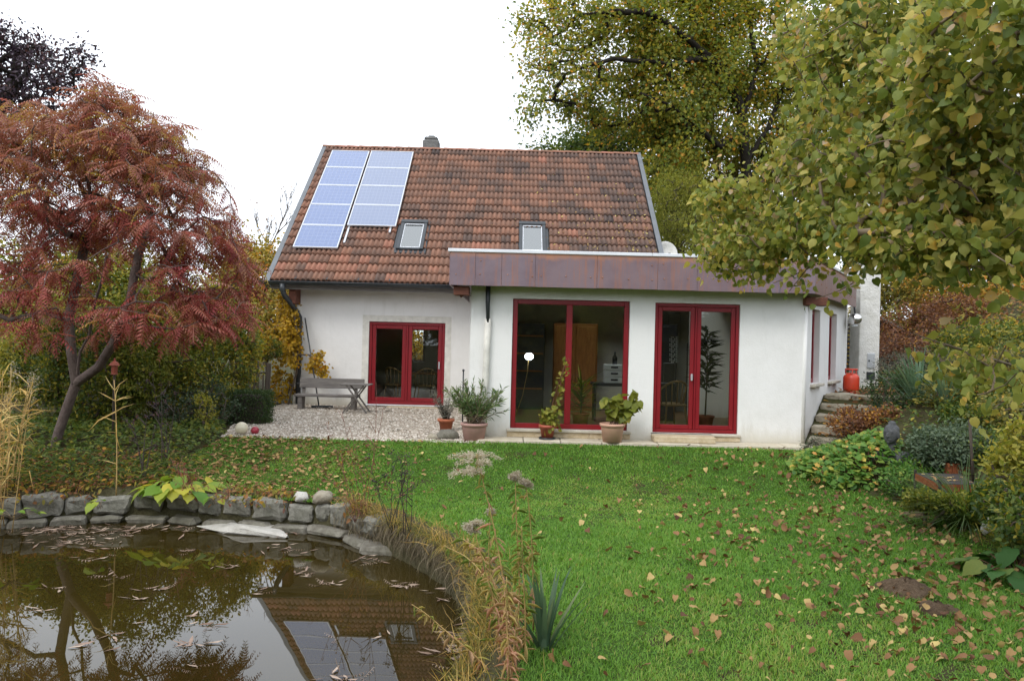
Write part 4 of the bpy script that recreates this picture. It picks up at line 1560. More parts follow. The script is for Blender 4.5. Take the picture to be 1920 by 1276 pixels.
# ------------------------------------------------------------------ interiors
def shell(parent, x0, x1, y0, y1, z0, z1, skip_front=True):
    MB().mm((x0, y0, z0 - .05), (x1, y1, z0)).build('room_floor', M_ROOMFLOOR, parent)
    if skip_front: MB().mm((x0, y1, z0), (x1, y1 + .05, z1)).build('room_wall', M_ROOMWALL, parent)
    MB().mm((x0 - .05, y0, z0), (x0, y1, z1)).build('room_wall', M_ROOMWALL, parent)
    MB().mm((x1, y0, z0), (x1 + .05, y1, z1)).build('room_wall', M_ROOMWALL, parent)
    if skip_front:
        for a, b in (((x0, y0), (.3, y1)), ((4.4, y0), (x1, y1)), ((.3, y0), (4.4, 15.0)), ((.3, 17.6), (4.4, y1))):
            MB().mm((a[0] + .001, a[1] + .001, z1), (b[0] - .001, b[1] - .001, z1 + .04)).build('room_ceiling', M_ROOMWALL, parent)
    else:
        MB().mm((x0, y0, z1), (x1, y1, z1 + .04)).build('room_ceiling', M_ROOMWALL, parent)


shell(room, X0 + .36, 4.78, YF + .34, 18.3, .14, 2.66)
shell(house, HX0 + .40, 1.2, HY + .38, BACK_Y - .31, .04, 2.6, False)

cab = thing('cupboard', 'tall orange pine cupboard seen through the right half of the big window', 'cupboard', (1.45, 18.1, .14))
MB().mm((.96, 17.75, .14), (1.95, 18.25, 2.12), .01).build('carcass', M_CABINET, cab)
for a, b in ((1.0, 1.45), (1.46, 1.91)):
    MB().mm((a, 17.72, .24), (b, 17.75, 2.06), .008).build('door', M_CABINET, cab)
bk = thing('bookcase', 'dark bookcase against the back wall behind the left pane of the big window', 'bookcase', (.3, 18.1, .14))
MB().mm((-.1, 17.85, .14), (.75, 18.25, 2.1), .01).build('carcass', M_DARKFURN, bk)
for z in (.6, 1.0, 1.4, 1.8):
    MB().mm((-.06, 17.80, z), (.71, 17.85, z + .03)).build('shelf', M_CABINET, bk)
st = thing('low_shelf', 'low dark shelf carrying a white stack of drawers behind the big window', 'shelf', (2.1, 15.6, .14))
MB().mm((1.62, 15.5, .84), (2.6, 15.95, .90), .006).build('top', M_DARKFURN, st)
for x in (1.66, 2.52): MB().mm((x, 15.52, .14), (x + .04, 15.9, .84)).build('leg', M_DARKFURN, st)
dr = thing('drawer_stack', 'white stack of three small drawers with dark handles on a low shelf', 'drawer unit', (2.05, 15.6, .9))
for k in range(3):
    MB().mm((1.86, 15.52, .905 + k * .125), (2.24, 15.8, 1.02 + k * .125), .006).build('drawer', M_WHITEFURN, dr)
    MB().mm((1.98, 15.505, .95 + k * .125), (2.12, 15.52, .985 + k * .125), .003).build('handle', M_DARKFURN, dr)
bo = thing('bottle', 'dark bottle standing on the white stack of drawers indoors', 'bottle', (2.07, 15.66, 1.275))
MB().lathe((2.07, 15.66, 1.275), [(0, 0), (.05, 0), (.05, .14), (.02, .19), (.02, .25), (0, .25)], 14).build('glass_body', M_DARKFURN, bo)
# glowing globe added in place of a camera flash mirrored in the glass
lp = thing('flash_globe', 'added glowing white globe on a thin stem, standing in for a flash mirrored in the left pane of the big window', 'lamp', (.28, 14.3, .14))
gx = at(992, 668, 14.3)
m, nt, out = nodes_of('flash_glow')
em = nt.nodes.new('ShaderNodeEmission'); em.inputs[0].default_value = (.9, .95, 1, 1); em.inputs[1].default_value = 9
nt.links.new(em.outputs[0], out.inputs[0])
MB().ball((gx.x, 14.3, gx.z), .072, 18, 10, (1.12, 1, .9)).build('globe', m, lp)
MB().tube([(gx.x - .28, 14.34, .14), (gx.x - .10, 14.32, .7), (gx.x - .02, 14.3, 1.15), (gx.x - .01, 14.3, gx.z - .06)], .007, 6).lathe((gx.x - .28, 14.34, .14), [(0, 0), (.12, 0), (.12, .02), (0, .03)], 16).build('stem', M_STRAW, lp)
dc = thing('dark_cupboard', 'dark tall cupboard behind the lace hanging in the terrace door', 'cupboard', (3.2, 18.0, .14))
MB().mm((2.95, 17.7, .14), (3.75, 18.25, 2.15), .01).build('carcass', M_DARKFURN, dc)
for a, b in ((2.98, 3.34), (3.36, 3.72)): MB().mm((a, 17.67, .2), (b, 17.7, 2.1), .006).build('door', M_DARKFURN, dc)
dw = thing('dark_chest', 'dark chest behind the tall houseplant in the terrace door', 'chest', (4.4, 17.6, .14))
MB().mm((4.05, 17.3, .14), (4.72, 18.1, 1.75), .01).build('carcass', M_DARKFURN, dw)
MB().mm((4.08, 17.27, .2), (4.69, 17.3, 1.7), .006).build('door', M_DARKFURN, dw)
tv = thing('television', 'dark screen on a stand seen low behind the left pane of the terrace door', 'television', (2.95, 16.6, .14))
MB().mm((3.12, 15.95, .92), (3.34, 16.0, 1.32), .008).build('screen', M_DARKFURN, tv)
MB().mm((3.0, 15.9, .14), (3.36, 16.2, .91), .01).build('stand', M_DARKFURN, tv)
cu = thing('lace_hanging', 'narrow white openwork hanging behind the left pane of the terrace door', 'hanging', (2.85, 15.0, 2.1))
lm = MB()
for i in range(6):
    for j in range(16):
        if (i * 7 + j * 5 + (i * j) % 3) % 3:
            q = at(1256 + i * 3.0, 632 + j * 3.1, 15.0)
            lm.box((q.x, 15.0, q.z), (.019, .006, .019), Matrix.Rotation(R(45 if (i + j) % 2 else 0), 3, 'Y'))
hg = lm.build('lace', M_WHITEFURN, cu)
ca, cb = at(1253, 628, 15.0), at(1275, 628, 15.0)
MB().tube([(ca.x, 15.0, 2.3), (cb.x, 15.0, 2.3)], .008, 6).bar((ca.x, 15.0, ca.z), (ca.x, 15.0, 2.3), .004, .004).bar((cb.x, 15.0, ca.z), (cb.x, 15.0, 2.3), .004, .004).build('rod', M_DARKFURN, cu)


def wicker_chair(name, label, p, rz, s=1.0, group=None):
    t = thing(name, label, 'chair', p, group, rz)
    MB().box((0, 0, .43 * s), (.46 * s, .44 * s, .05), None, .02).build('seat', M_WICKER, t, local=True)
    bm_ = MB()
    n = 9
    for i in range(n):
        a0 = math.pi * (i / (n - 1))
        bm_.tube([(.26 * s * math.cos(a0), .22 * s * math.sin(a0), .45 * s), (.30 * s * math.cos(a0), .26 * s * math.sin(a0), (.62 + .26 * math.sin(a0)) * s)], .012, 5)
    bm_.tube([(.30 * s * math.cos(math.pi * i / 12), .26 * s * math.sin(math.pi * i / 12), (.62 + .26 * math.sin(math.pi * i / 12)) * s) for i in range(13)], .022, 7)
    bm_.build('backrest', M_WICKER, t, local=True)
    for sx in (-1, 1):
        for sy in (-1, 1):
            MB().tube([(.19 * s * sx, .18 * s * sy, .42 * s), (.24 * s * sx, .23 * s * sy, 0)], [.018, .014], 6).build('leg', M_WICKER, t, local=True)
    return t


wicker_chair('wicker_chair', 'wicker armchair with splayed legs behind the terrace door', (3.02, 14.75, .14), R(-160))
tb = thing('dining_table', 'light wooden dining table inside the sliding glass door', 'table', (-2.3, 21.0, .04))
MB().mm((-2.9, 20.7, .74), (-1.6, 21.6, .78), .008).build('top', M_CABINET, tb)
for x in (-2.84, -1.72):
    for y in (20.76, 21.48): MB().mm((x, y, .04), (x + .06, y + .06, .74)).build('leg', M_CABINET, tb)
wicker_chair('wicker_chair', 'wicker chair at the near side of the dining table, left half of the sliding door', (-3.0, 20.45, .04), R(150), 1.0, 'chairs at the dining table')
wicker_chair('wicker_chair', 'wicker chair turned sideways by the dining table, right half of the sliding door', (-2.25, 20.4, .04), R(200), 1.0, 'chairs at the dining table')
# ------------------------------------------------------------------ garden furniture and things by the house
def on(p, dz=0.0):
    return Vector((p[0], p[1], float(terrain(p[0], p[1])) + dz))


bench = thing('bench', 'low grey weathered plank bench against the white house wall', 'bench', (-4.05, 18.0, 0))
MB().box((-4.17, 18.22, .60), (1.50, .05, .23), Matrix.Rotation(R(-7), 3, 'X'), .008).build('backrest', M_OLDWOOD, bench)
MB().mm((-4.95, 17.86, .30), (-3.5, 18.2, .352), .008).build('seat', M_OLDWOOD, bench)
for x in (-4.88, -3.66):
    MB().mm((x, 17.88, 0.0), (x + .10, 18.16, .298), .008).build('leg', M_OLDWOOD, bench)
    MB().bar((x + .05, 18.19, .02), (x + .05, 18.26, .70), .07, .035, .004).build('post', M_OLDWOOD, bench)

table = thing('folding_table', 'small grey folding table with crossed legs at the right end of the bench', 'table', (-3.4, 17.35, 0))
for i in range(5):
    MB().mm((-3.74, 17.12 + i * .095, .63), (-3.10, 17.205 + i * .095, .655), .006).build('slat', M_OLDWOOD, table)
for y in (17.16, 17.56):
    MB().bar((-3.62, y, .63), (-3.14, y, 0.0), .05, .028, .004).build('leg', M_OLDWOOD, table)
    MB().bar((-3.24, y + .035, .63), (-3.70, y + .035, 0.0), .05, .028, .004).build('leg', M_OLDWOOD, table)
MB().tube([(-3.42, 17.14, .35), (-3.42, 17.62, .35)], .012, 6).build('pivot_rod', M_DARKMETAL, table)

br = thing('broom', 'black handled broom leaning behind the bench with its head on the gravel', 'broom', (-4.6, 17.7, 0))
a, b = at(572, 596, 19.05), at(598, 762, 18.42)
b.z = .05
MB().tube([(a.x, a.y, a.z), (b.x, b.y, b.z)], .016, 8).build('handle', M_DARKMETAL, br)
MB().box((b.x + .08, b.y, .035), (.50, .07, .05), Matrix.Rotation(R(12), 3, 'Z'), .01).build('head', M_DARKMETAL, br)
sk = thing('garden_stick', 'thin black rod leaning upright against the white wall beside the oleander', 'rod', (-1.0, 14.6, 0))
a, b = at(869, 694, 14.6), at(869, 806, 14.6)
MB().tube([(a.x, 14.6, a.z), (b.x - .02, 14.6, .0)], .014, 7).ball((a.x, 14.6, a.z), .025, 10, 6).build('shaft', M_DARKMETAL, sk)

p = on(at(453, 812, 13.15)); tag(MB().ball((0, 0, 0), .107, 28, 18).build('ball', M_BALLW), 'large cream ball lying at the corner of the gravel', 'ball').location = p + Vector((0, 0, .112))
p = on(at(478, 812, 13.2)); tag(MB().ball((0, 0, 0), .068, 24, 14).build('ball', M_BALLR), 'small crimson ball lying next to the larger cream ball', 'ball').location = p + Vector((0, 0, .075))

# picket fence with split pales
fence = thing('picket_fence', 'dark weathered picket fence with uneven pales behind the clipped box hedge', 'fence', (-5.6, 17.4, 0))
fa, fb = np.array([-6.35, 17.2]), np.array([-5.45, 17.45])
for i in range(11):
    t = i / 10
    q = fa + (fb - fa) * t
    thick = i in (0, 10)
    h = 1.05 + random.uniform(-.12, .12) + (.12 if thick else 0)
    w = .10 if thick else random.uniform(.045, .06)
    MB().bar((q[0], q[1], -.02), (q[0] + random.uniform(-.03, .03), q[1] + random.uniform(-.02, .02), h), w, .09 if thick else .028, .006).build('post' if thick else 'picket', M_FENCE, fence)
for z in (.32, .82):
    MB().bar((fa[0], fa[1] + .05, z), (fb[0], fb[1] + .05, z + .02), .06, .035).build('rail', M_FENCE, fence)

# ------------------------------------------------------------------ pots
def pot(parent, mat, c, r0, r1, h, rim=.03):
    MB().lathe(c, [(0, 0), (r0, 0), (r0 + (r1 - r0) * .8, h * .8), (r1 * .985, h - rim), (r1 + .012, h - rim), (r1 + .016, h - .004), (r1 - .004, h), (r1 - .022, h - .004), (r1 - .03, h - .05), (0, h - .05)], 30).build('pot', mat, parent)
    s = MB(); s.lathe(c, [(r1 - .028, h - .049), (r1 * .5, h - .03), (0, h - .028)], 20); s.build('soil', M_SOIL, parent)


def stems(parent, name, mat, lines, r0=.008, r1=.003, n=6):
    mb = MB()
    for L in lines:
        m_ = len(L)
        mb.tube(L, [r0 + (r1 - r0) * i / (m_ - 1) for i in range(m_)], n)
    return mb.build(name, mat, parent)


def curve(a, b, bend=(0, 0, 0), n=6):
    a = np.array(a, float); b = np.array(b, float); c = (a + b) / 2 + np.array(bend, float)
    return [tuple((1 - t) ** 2 * a + 2 * t * (1 - t) * c + t * t * b) for t in np.linspace(0, 1, n)]


pc = Vector((-.60, 13.12, .0)); pc.z = float(terrain(pc.x, pc.y)) + .005
ole = thing('potted_oleander', 'bushy oleander in a wide faded pink pot at the corner of the annexe', 'potted plant', pc)
pot(ole, M_PINKPOT, pc, .17, .215, .30, .05)
L = []
for i in range(46):
    a = random.uniform(0, 6.28); rr = random.uniform(.1, .52) ** .9
    top = (pc.x + rr * math.cos(a), pc.y + rr * math.sin(a) * .6, pc.z + .30 + random.uniform(.34, .76) - .25 * rr)
    L.append(curve((pc.x + random.uniform(-.1, .1), pc.y + random.uniform(-.1, .1), pc.z + .26), top, (0, 0, .06)))
stems(ole, 'stem', M_HAZELTWIG, L, .008, .004)
P_, A_ = [], []
for l in L:
    l = np.array(l)
    for k in range(26):
        t = random.uniform(.25, 1); f = t * (len(l) - 1); i = min(int(f), len(l) - 2)
        P_.append(l[i] + (l[i + 1] - l[i]) * (f - i)); d = unit((l[i + 1] - l[i])[None])[0]
        A_.append(d * .9 + rng.normal(0, .55, 3))
P_ = np.array(P_); A_ = np.array(A_)
T_OLE = tmpl([(0, 0, 0), (.45, .085, .02), (1, 0, -.08), (.45, -.085, .02)], [(0, 1, 2), (0, 2, 3)])
foliage(ole, M_OLEANDER, P_, A_, rnd(len(P_), .6) + np.array([0, 0, .8]), rng.uniform(.09, .15, len(P_)), rng.random(len(P_)), T_OLE, 0, 'leaves')

pc = Vector((-1.18, 14.4, .012))
lav = thing('potted_lavender', 'thin greyish plant in a small terracotta pot on the gravel', 'potted plant', pc)
pot(lav, M_TERRA, pc, .10, .145, .22, .05)
L = [curve((pc.x + random.uniform(-.06, .06), pc.y, pc.z + .19), (pc.x + random.uniform(-.28, .24), pc.y + random.uniform(-.2, .2), pc.z + .2 + random.uniform(.2, .58)), (0, 0, .05)) for i in range(46)]
stems(lav, 'stem', M_GREYTWIG, L, .004, .002, 4)
P_ = np.concatenate([np.array(l)[1:] for l in L]); P_ = np.repeat(P_, 5, 0) + rnd(len(P_) * 5, .02)
foliage(lav, M_SAGE, P_, rnd(len(P_), .7) + np.array([0, 0, .4]), rnd(len(P_)), rng.uniform(.03, .06, len(P_)), rng.random(len(P_)), T_LANCE, 0, 'leaves')

rock('driftwood_stone', 'dark craggy lump of stone lying in front of the pots on the gravel', 'stone', on((-1.08, 13.25)), (.34, .2, .17), M_LEDGE, 31, .3, .1, None, .3)
rock('flat_rock', 'small flat mossy rock touching the dark craggy lump', 'stone', on((-1.27, 13.2)), (.22, .16, .09), M_STEP, 32, -.2, .05, None, .3)

pc = Vector((.635, 13.22, .048))
cl = thing('potted_climber', 'straggly climber on canes in a red clay pot before the big window', 'potted plant', pc)
pot(cl, M_REDPOT, pc, .09, .135, .245, .05)
MB().lathe(pc - Vector((0, 0, .0)), [(.092, .001), (.14, .001), (.145, .03), (.135, .03), (.13, .01), (.092, .008)], 24).build('saucer', M_DARKMETAL, cl)
wob = [(pc.x + .02, pc.y, pc.z + .2), (pc.x + .10, pc.y + .02, .55), (pc.x + .18, pc.y + .03, .85), (pc.x + .24, pc.y + .04, 1.15), (pc.x + .29, pc.y + .04, 1.38)]
L = [wob, curve((pc.x - .03, pc.y, .22), (pc.x + .30, pc.y + .05, 1.42), (-.02, 0, 0))]
for i in range(12):
    L.append(curve((pc.x + random.uniform(-.07, .07), pc.y, .24), (pc.x + random.uniform(-.26, .22), pc.y + random.uniform(-.2, .1), random.uniform(.15, .62)), (0, 0, .22)))
stems(cl, 'stem', M_REDTWIG, L, .006, .003, 5)
P_ = np.concatenate([np.array(curve(l[0], l[-1], np.array(l[len(l) // 2]) - (np.array(l[0]) + np.array(l[-1])) / 2, 14))[3:] for l in L])
P_ = np.repeat(P_, 2, 0) + rnd(len(P_) * 2, .03)
foliage(cl, M_YELGREEN, P_, rnd(len(P_), .6) + np.array([0, -.3, -.5]), rnd(len(P_), .5) + np.array([0, -.6, .5]), rng.uniform(.06, .11, len(P_)), np.clip(rng.normal(.55, .28, len(P_)), 0, 1), T_LOBED, 140, 'leaves')

pc = Vector((1.715, 13.07, .048))
hy = thing('potted_hydrangea', 'hydrangea with big yellow green leaves in a peach coloured pot', 'potted plant', pc)
pot(hy, M_PEACHPOT, pc, .155, .20, .31, .05)
L = []
for i in range(11):
    L.append(curve((pc.x + random.uniform(-.08, .08), pc.y, pc.z + .27), (pc.x + random.uniform(-.16, .42), pc.y + random.uniform(-.2, .15), pc.z + random.uniform(.45, .92)), (.02, 0, .06)))
stems(hy, 'stem', M_HAZELTWIG, L, .007, .005, 6)
P_ = np.concatenate([np.array(curve(l[0], l[-1], (0, 0, .06), 8))[3:] for l in L])
P_ = np.repeat(P_, 2, 0)
ax = rnd(len(P_), .7) + np.array([.1, -.35, -.45])
foliage(hy, M_YELGREEN, P_, ax, rnd(len(P_), .35) + np.array([0, -.55, .8]), rng.uniform(.10, .17, len(P_)), np.clip(rng.normal(.38, .25, len(P_)), 0, 1), [hazel_tmpl(.3, 61, .1), hazel_tmpl(.45, 62, .15)], 120, 'leaves')

# plants indoors
for (nm, lab, c, hh, mat, nn, ln) in (('spiky_houseplant', 'green spiky houseplant behind the right half of the big window', (1.30, 14.45, .14), .75, M_HOSTA, 90, .52),
                                      ('tall_houseplant', 'tall dark leafy houseplant behind the right pane of the terrace door', (3.62, 14.5, .14), 1.75, M_DKGREEN, 150, .34)):
    t = thing(nm, lab, 'houseplant', c)
    pot(t, M_TERRA, Vector(c), .12, .16, .26, .04)
    c_ = np.array(c)
    stems(t, 'stem', M_HAZELTWIG, [[c_ + (0, 0, .22), c_ + (.02, 0, hh * .6), c_ + (0, .0, hh)]], .016, .008)
    n = nn
    P_ = c_ + np.c_[rng.normal(0, .02, n), rng.normal(0, .02, n), rng.uniform(.35, 1, n) * hh + .08]
    th = rng.uniform(0, 6.28, n)
    foliage(t, mat, P_, np.c_[np.cos(th), np.sin(th), rng.uniform(-.2, 1.0, n)], np.tile([0, 0, 1.], (n, 1)) + rnd(n, .2), rng.uniform(.7, 1.2, n) * ln, rng.random(n), T_BLADE if ln > .5 else T_LANCE, 0, 'leaves')

# ------------------------------------------------------------------ right side: steps, flue, bottle, screen
stp = thing('garden_steps', 'rough pale stone steps climbing beside the slanting white wall', 'steps', (5.5, 13.9, 0))
for i in range(5):
    t0 = .05 + i * .42
    for k, (ua, ub) in enumerate(((.05, .62), (.64, 1.25)) if i < 4 else ((.05, .5), (.52, 1.0), (1.02, 1.5))):
        u = (ua + ub) / 2
        c = SW0 + SWD * (t0 + .24) + SWN * u
        me = stone_mesh('step_stone', (ub - ua, .5, .2), 400 + i * 10 + k, .05, 2, .025)
        s = link('step', me, M_STEP, stp)
        s.location = Vector((c[0], c[1], .17 * (i + 1) - .11)) - origin(stp)
        s.rotation_euler = (0, 0, math.atan2(SWN[1], SWN[0]) + random.uniform(-.03, .03))

flue = thing('outdoor_flue', 'tall square pale rendered chimney standing free beside the annexe', 'chimney', (8.02, 17.5, .7))
fx0, fx1 = at(1612, 600, 17.3).x, at(1650, 600, 17.3).x
MB().mm((fx0, 17.3, .3), (fx1, 17.8, 5.6), .012).build('shaft', M_FLUE, flue)
a = at(1625, 690, 17.3); b = at(1640, 662, 17.3)
MB().mm((a.x, 17.275, a.z), (b.x, 17.303, b.z), .008).build('soot_door', M_ALU, flue)
MB().mm((a.x + .02, 17.26, (a.z + b.z) / 2 - .02), (a.x + .05, 17.276, (a.z + b.z) / 2 + .02), .004).build('latch', M_DARKMETAL, flue)
a = at(1624, 711, 17.3); b = at(1640, 697, 17.3)
MB().mm((a.x, 17.275, a.z), (b.x, 17.303, b.z), .008).build('vent_grille', M_DARKMETAL, flue)
MB().mm((fx0 - .06, 17.22, .3), (fx1 + .06, 17.86, float(terrain(8, 17.3)) + .06), .02).build('base', M_STEP, flue)

gc = Vector((6.86, 15.75, 0)); gc.z = float(terrain(gc.x, gc.y)) + .0
gas = thing('gas_bottle', 'orange red gas bottle with a guard ring at the top of the steps', 'gas bottle', gc)
MB().lathe(gc, [(0, .03), (.12, .03), (.15, .07), (.155, .12), (.155, .31), (.14, .36), (.09, .40), (.03, .42), (0, .42)], 26).build('body', M_GAS, gas)
MB().lathe(gc, [(.12, 0), (.125, 0), (.125, .05), (.12, .05)], 22).build('foot_ring', M_GAS, gas)
gm = MB()
for k in range(3):
    a0 = k * 2.09
    gm.tube([gc + Vector((.115 * math.cos(a0 + d), .115 * math.sin(a0 + d), .40 + .0)) for d in np.linspace(0, .3, 3)] + [gc + Vector((.115 * math.cos(a0 + .3), .115 * math.sin(a0 + .3), .49))], .012, 6)
gm.lathe(gc, [(.10, .47), (.125, .47), (.125, .50), (.10, .50), (.10, .47)], 22)
gm.build('guard', M_GAS, gas)
MB().lathe(gc, [(.018, .41), (.018, .46), (.03, .465), (.03, .49), (0, .49)], 12).build('valve', M_ALU, gas)

sb = thing('steel_globe', 'polished steel globe lamp hanging under the end of the copper fascia', 'lamp', (7.3, 16.75, 2.2))
p = at(1603, 598, 16.75)
MB().ball(p, .14, 22, 14, (1, 1, .92)).build('globe', M_SILVER, sb)
MB().tube([p + Vector((0, 0, .1)), Vector((p.x, p.y + .1, 2.75))], .02, 8).build('stem', M_DARKMETAL, sb)
MB().lathe(p - Vector((0, 0, .16)), [(0, 0), (.05, 0), (.06, .02), (.05, .04), (0, .04)], 14).build('light_ring', M_COPING, sb)

sc = thing('slatted_screen', 'dark slatted wooden screen in the gap between annexe and flue', 'screen', (7.85, 19.0, .8))
x0, x1 = at(1583, 640, 19.0).x, at(1612, 640, 19.0).x
for i in range(16):
    MB().mm((x0, 18.98, .75 + i * .10), (x1, 19.01, .75 + i * .10 + .06), .004).build('slat', M_DARKBOARD, sc)
for x in (x0 - .05, x1): MB().mm((x, 18.96, .6), (x + .06, 19.04, 2.5), .006).build('post', M_DARKBOARD, sc)

# garden shed roof glimpsed between shrubs
sh = thing('garden_shed', 'low dark shed with a grey pitched roof half hidden in shrubs right of the flue', 'shed', (11.0, 23.0, 1.6))
p = at(1655, 600, 23.0)
zz = float(terrain(p.x + .4, 23.0))
MB().mm((p.x - .9, 23.0, zz - .6), (p.x + .55, 24.6, 1.7 + .6), .01).build('wall', M_DARKBOARD, sh)
rm = MB(); ap = (p.x - .3, 1.7 + 1.05)
for sx in (-1, 1):
    e = p.x - .9 - .2 if sx < 0 else p.x + .55 + .2
    v = [rm.bm.verts.new(q) for q in ((ap[0], 22.8, ap[1]), (e, 22.8, 2.22), (e, 24.8, 2.22), (ap[0], 24.8, ap[1]), (ap[0], 22.8, ap[1] - .06), (e, 22.8, 2.16), (e, 24.8, 2.16), (ap[0], 24.8, ap[1] - .06))]
    for f in ((0, 1, 2, 3), (7, 6, 5, 4), (0, 4, 5, 1), (1, 5, 6, 2), (2, 6, 7, 3)): rm.bm.faces.new([v[i] for i in f])
rm.build('roof', M_VERGE, sh)

# ------------------------------------------------------------------ statue: one remeshed body
def build_statue():
    D = 11.3
    head = at(1671, 812, D)
    g = float(terrain(head.x, D))
    k = m_per_px(D)
    bm = bmesh.new()

    def ball(c, r, s=(1, 1, 1), rot=None):
        gg = bmesh.ops.create_icosphere(bm, subdivisions=3, radius=r)
        M = Matrix.Translation(Vector(c)) @ (rot.to_4x4() if rot is not None else Matrix.Identity(4)) @ Matrix.Diagonal((*s, 1))
        bmesh.ops.transform(bm, matrix=M, verts=gg['verts'])

    def limb(a, b, ra, rb):
        a = Vector(a); b = Vector(b)
        for i in range(9):
            t = i / 8
            ball(a + (b - a) * t, ra + (rb - ra) * t)
    # face looks to the viewer's left; local: x across, y depth (front = -x mostly), z up; head centre at (0,0,0)
    R_ = Matrix.Rotation(R(-50), 3, 'Z')          # front (-Y) turned towards -X
    def q(x, y, z): return R_ @ Vector((x, y, z))
    h = .105
    ball(q(0, 0, 0), h, (.82, .95, 1.12), R_)                       # skull
    ball(q(0, -.02, -.055), h * .72, (.9, .95, .9), R_)             # jaw
    ball(q(0, .012, .122), h * .42, (1, 1, .62))                      # top knot
    ball(q(0, .015, .05), h * .84, (.92, 1.0, .72), R_)            # hair cap
    ball(q(0, -.108, -.018), .014, (.8, 1.2, 2.0), R_)              # nose
    ball(q(0, -.112, -.034), .015, (1.2, 1, .8), R_)
    for s in (-1, 1):
        ball(q(s * .034, -.090, .008), .014, (1.4, .6, .6), R_)     # lids
        ball(q(s * .034, -.091, .030), .016, (1.6, .6, .4), R_)     # brows
        ball(q(s * .088, .01, -.02), .018, (.5, 1, 2.4), R_)        # long ears
    ball(q(0, -.088, -.066), .016, (1.6, .7, .45), R_)              # mouth
    ball(q(0, -.074, -.098), .022, (1, .8, .7), R_)                 # chin
    limb(q(0, .015, -.07), q(0, .01, -.17), .046, .052)              # neck
    ball(q(0, .01, -.31), .13, (1.45, .85, .95), R_)                # chest
    ball(q(0, .01, -.42), .125, (1.15, .85, 1.2), R_)
    ball(q(0, -.0, -.56), .15, (1.2, .95, .9), R_)
    for s in (-1, 1):
        ball(q(s * .17, .01, -.255), .06)
        limb(q(s * .165, .01, -.25), q(s * .20, .0, -.44), .055, .047)      # upper arm
        limb(q(s * .20, .0, -.44), q(s * .05, -.15, -.55), .046, .036)      # forearm to lap
        limb(q(s * .06, -.02, -.62), q(s * .30, -.13, -.64), .09, .075)     # thigh
        limb(q(s * .30, -.13, -.64), q(-s * .02, -.23, -.66), .07, .05)     # shin folded in
    ball(q(0, -.17, -.56), .05, (1.3, .8, .5), R_)
    me = bpy.data.meshes.new('statue')
    bm.to_mesh(me); bm.free()
    o = link('statue', me, M_STATUE)
    o.location = (head.x, D, head.z)
    o.scale = (1.22, 1.22, 1.22)
    md = o.modifiers.new('remesh', 'REMESH'); md.mode = 'VOXEL'; md.voxel_size = .0085; md.use_smooth_shade = True
    sm = o.modifiers.new('smooth', 'SMOOTH'); sm.iterations = 2; sm.factor = .5
    tag(o, 'dark grey stone seated figure with topknot rising out of the yellow green ground cover', 'statue')


build_statue()

# rusty fire tray, block, stones, stake
tr = thing('fire_tray', 'dark square tray with rusty sides on four short posts beside the ornamental grass', 'tray', (0, 0, 0))
ca = [at(1716, 889, 10.3), at(1800, 886, 10.3), at(1832, 906, 9.5), at(1762, 914, 9.5)]
zc = sum(c.z for c in ca) / 4
tr.location = (ca[3].x, ca[3].y, zc - .2)
pts = [(c.x, c.y) for c in reversed(ca)]
MB().prism(pts, zc - .012, zc + .012).build('board', M_DARKBOARD, tr)
cen = Vector((sum(p[0] for p in pts) / 4, sum(p[1] for p in pts) / 4, 0))
for i in range(4):
    a = Vector((*pts[i], zc - .04)); b = Vector((*pts[(i + 1) % 4], zc - .04))
    MB().bar(a, b, .012, .09).build('side', M_RUST, tr)
    MB().bar(Vector((*pts[i], float(terrain(*pts[i])) - .05)), Vector((*pts[i], zc + .055)), .03, .03, .004).build('post', M_DARKBOARD, tr)
nl = 26
foliage(tr, M_FALLEN, np.c_[cen.x + rng.normal(0, .16, nl), cen.y + rng.normal(0, .16, nl), np.full(nl, zc + .02)], rnd(nl) * [1, 1, .1], np.tile([0, 0, 1.], (nl, 1)) + rnd(nl, .15), rng.uniform(.05, .08, nl), rng.uniform(.5, 1, nl), T_OVAL, 0, 'leaf_litter')
bx = thing('rusty_box', 'small rust red ribbed block behind the dark tray', 'block', (0, 0, 0))
p = at(1786, 876, 10.5); bx.location = (p.x, p.y, float(terrain(p.x, p.y)))
mb = MB()
for i in range(6):
    mb.mm((p.x - .09 + i * .032, p.y - .05, float(terrain(p.x, p.y)) - .02), (p.x - .09 + i * .032 + .026, p.y + .06, p.z + .06 - .01 * (i % 2)), .003)
mb.build('ribs', M_RUST, bx)
MB().mm((p.x - .085, p.y - .04, float(terrain(p.x, p.y)) - .02), (p.x + .09, p.y + .07, p.z + .03), .004).build('core', M_RUST, bx)
MB().mm((p.x + .11, p.y - .02, float(terrain(p.x, p.y)) - .02), (p.x + .30, p.y + .08, p.z + .015), .004).build('lower_block', M_RUST, bx)
stk = thing('garden_stake', 'thin dark stake standing upright behind the fire tray', 'stake', (0, 0, 0))
a = at(1826, 886, 10.0); g_ = float(terrain(a.x, a.y)); stk.location = (a.x, a.y, g_)
b = at(1818, 786, 10.0)
MB().tube([(a.x, a.y, g_ - .05), (b.x, b.y, b.z)], .018, 7).build('shaft', M_FENCE, stk)
p = gp(1852, 1003); rock('round_stone', 'pinkish round stone at the edge of the flower bed, below the ornamental grass', 'stone', p, (.17, .15, .15), M_PALESTONE, 51, .2)
p = gp(1873, 1002, 0.0)
lb = thing('plant_marker', 'small pale grey square block beside the pinkish round stone', 'block', p)
MB().box(p + Vector((.02, .1, .11)), (.13, .09, .19), Matrix.Rotation(R(8), 3, 'Z'), .012).build('block', M_FLUE, lb)
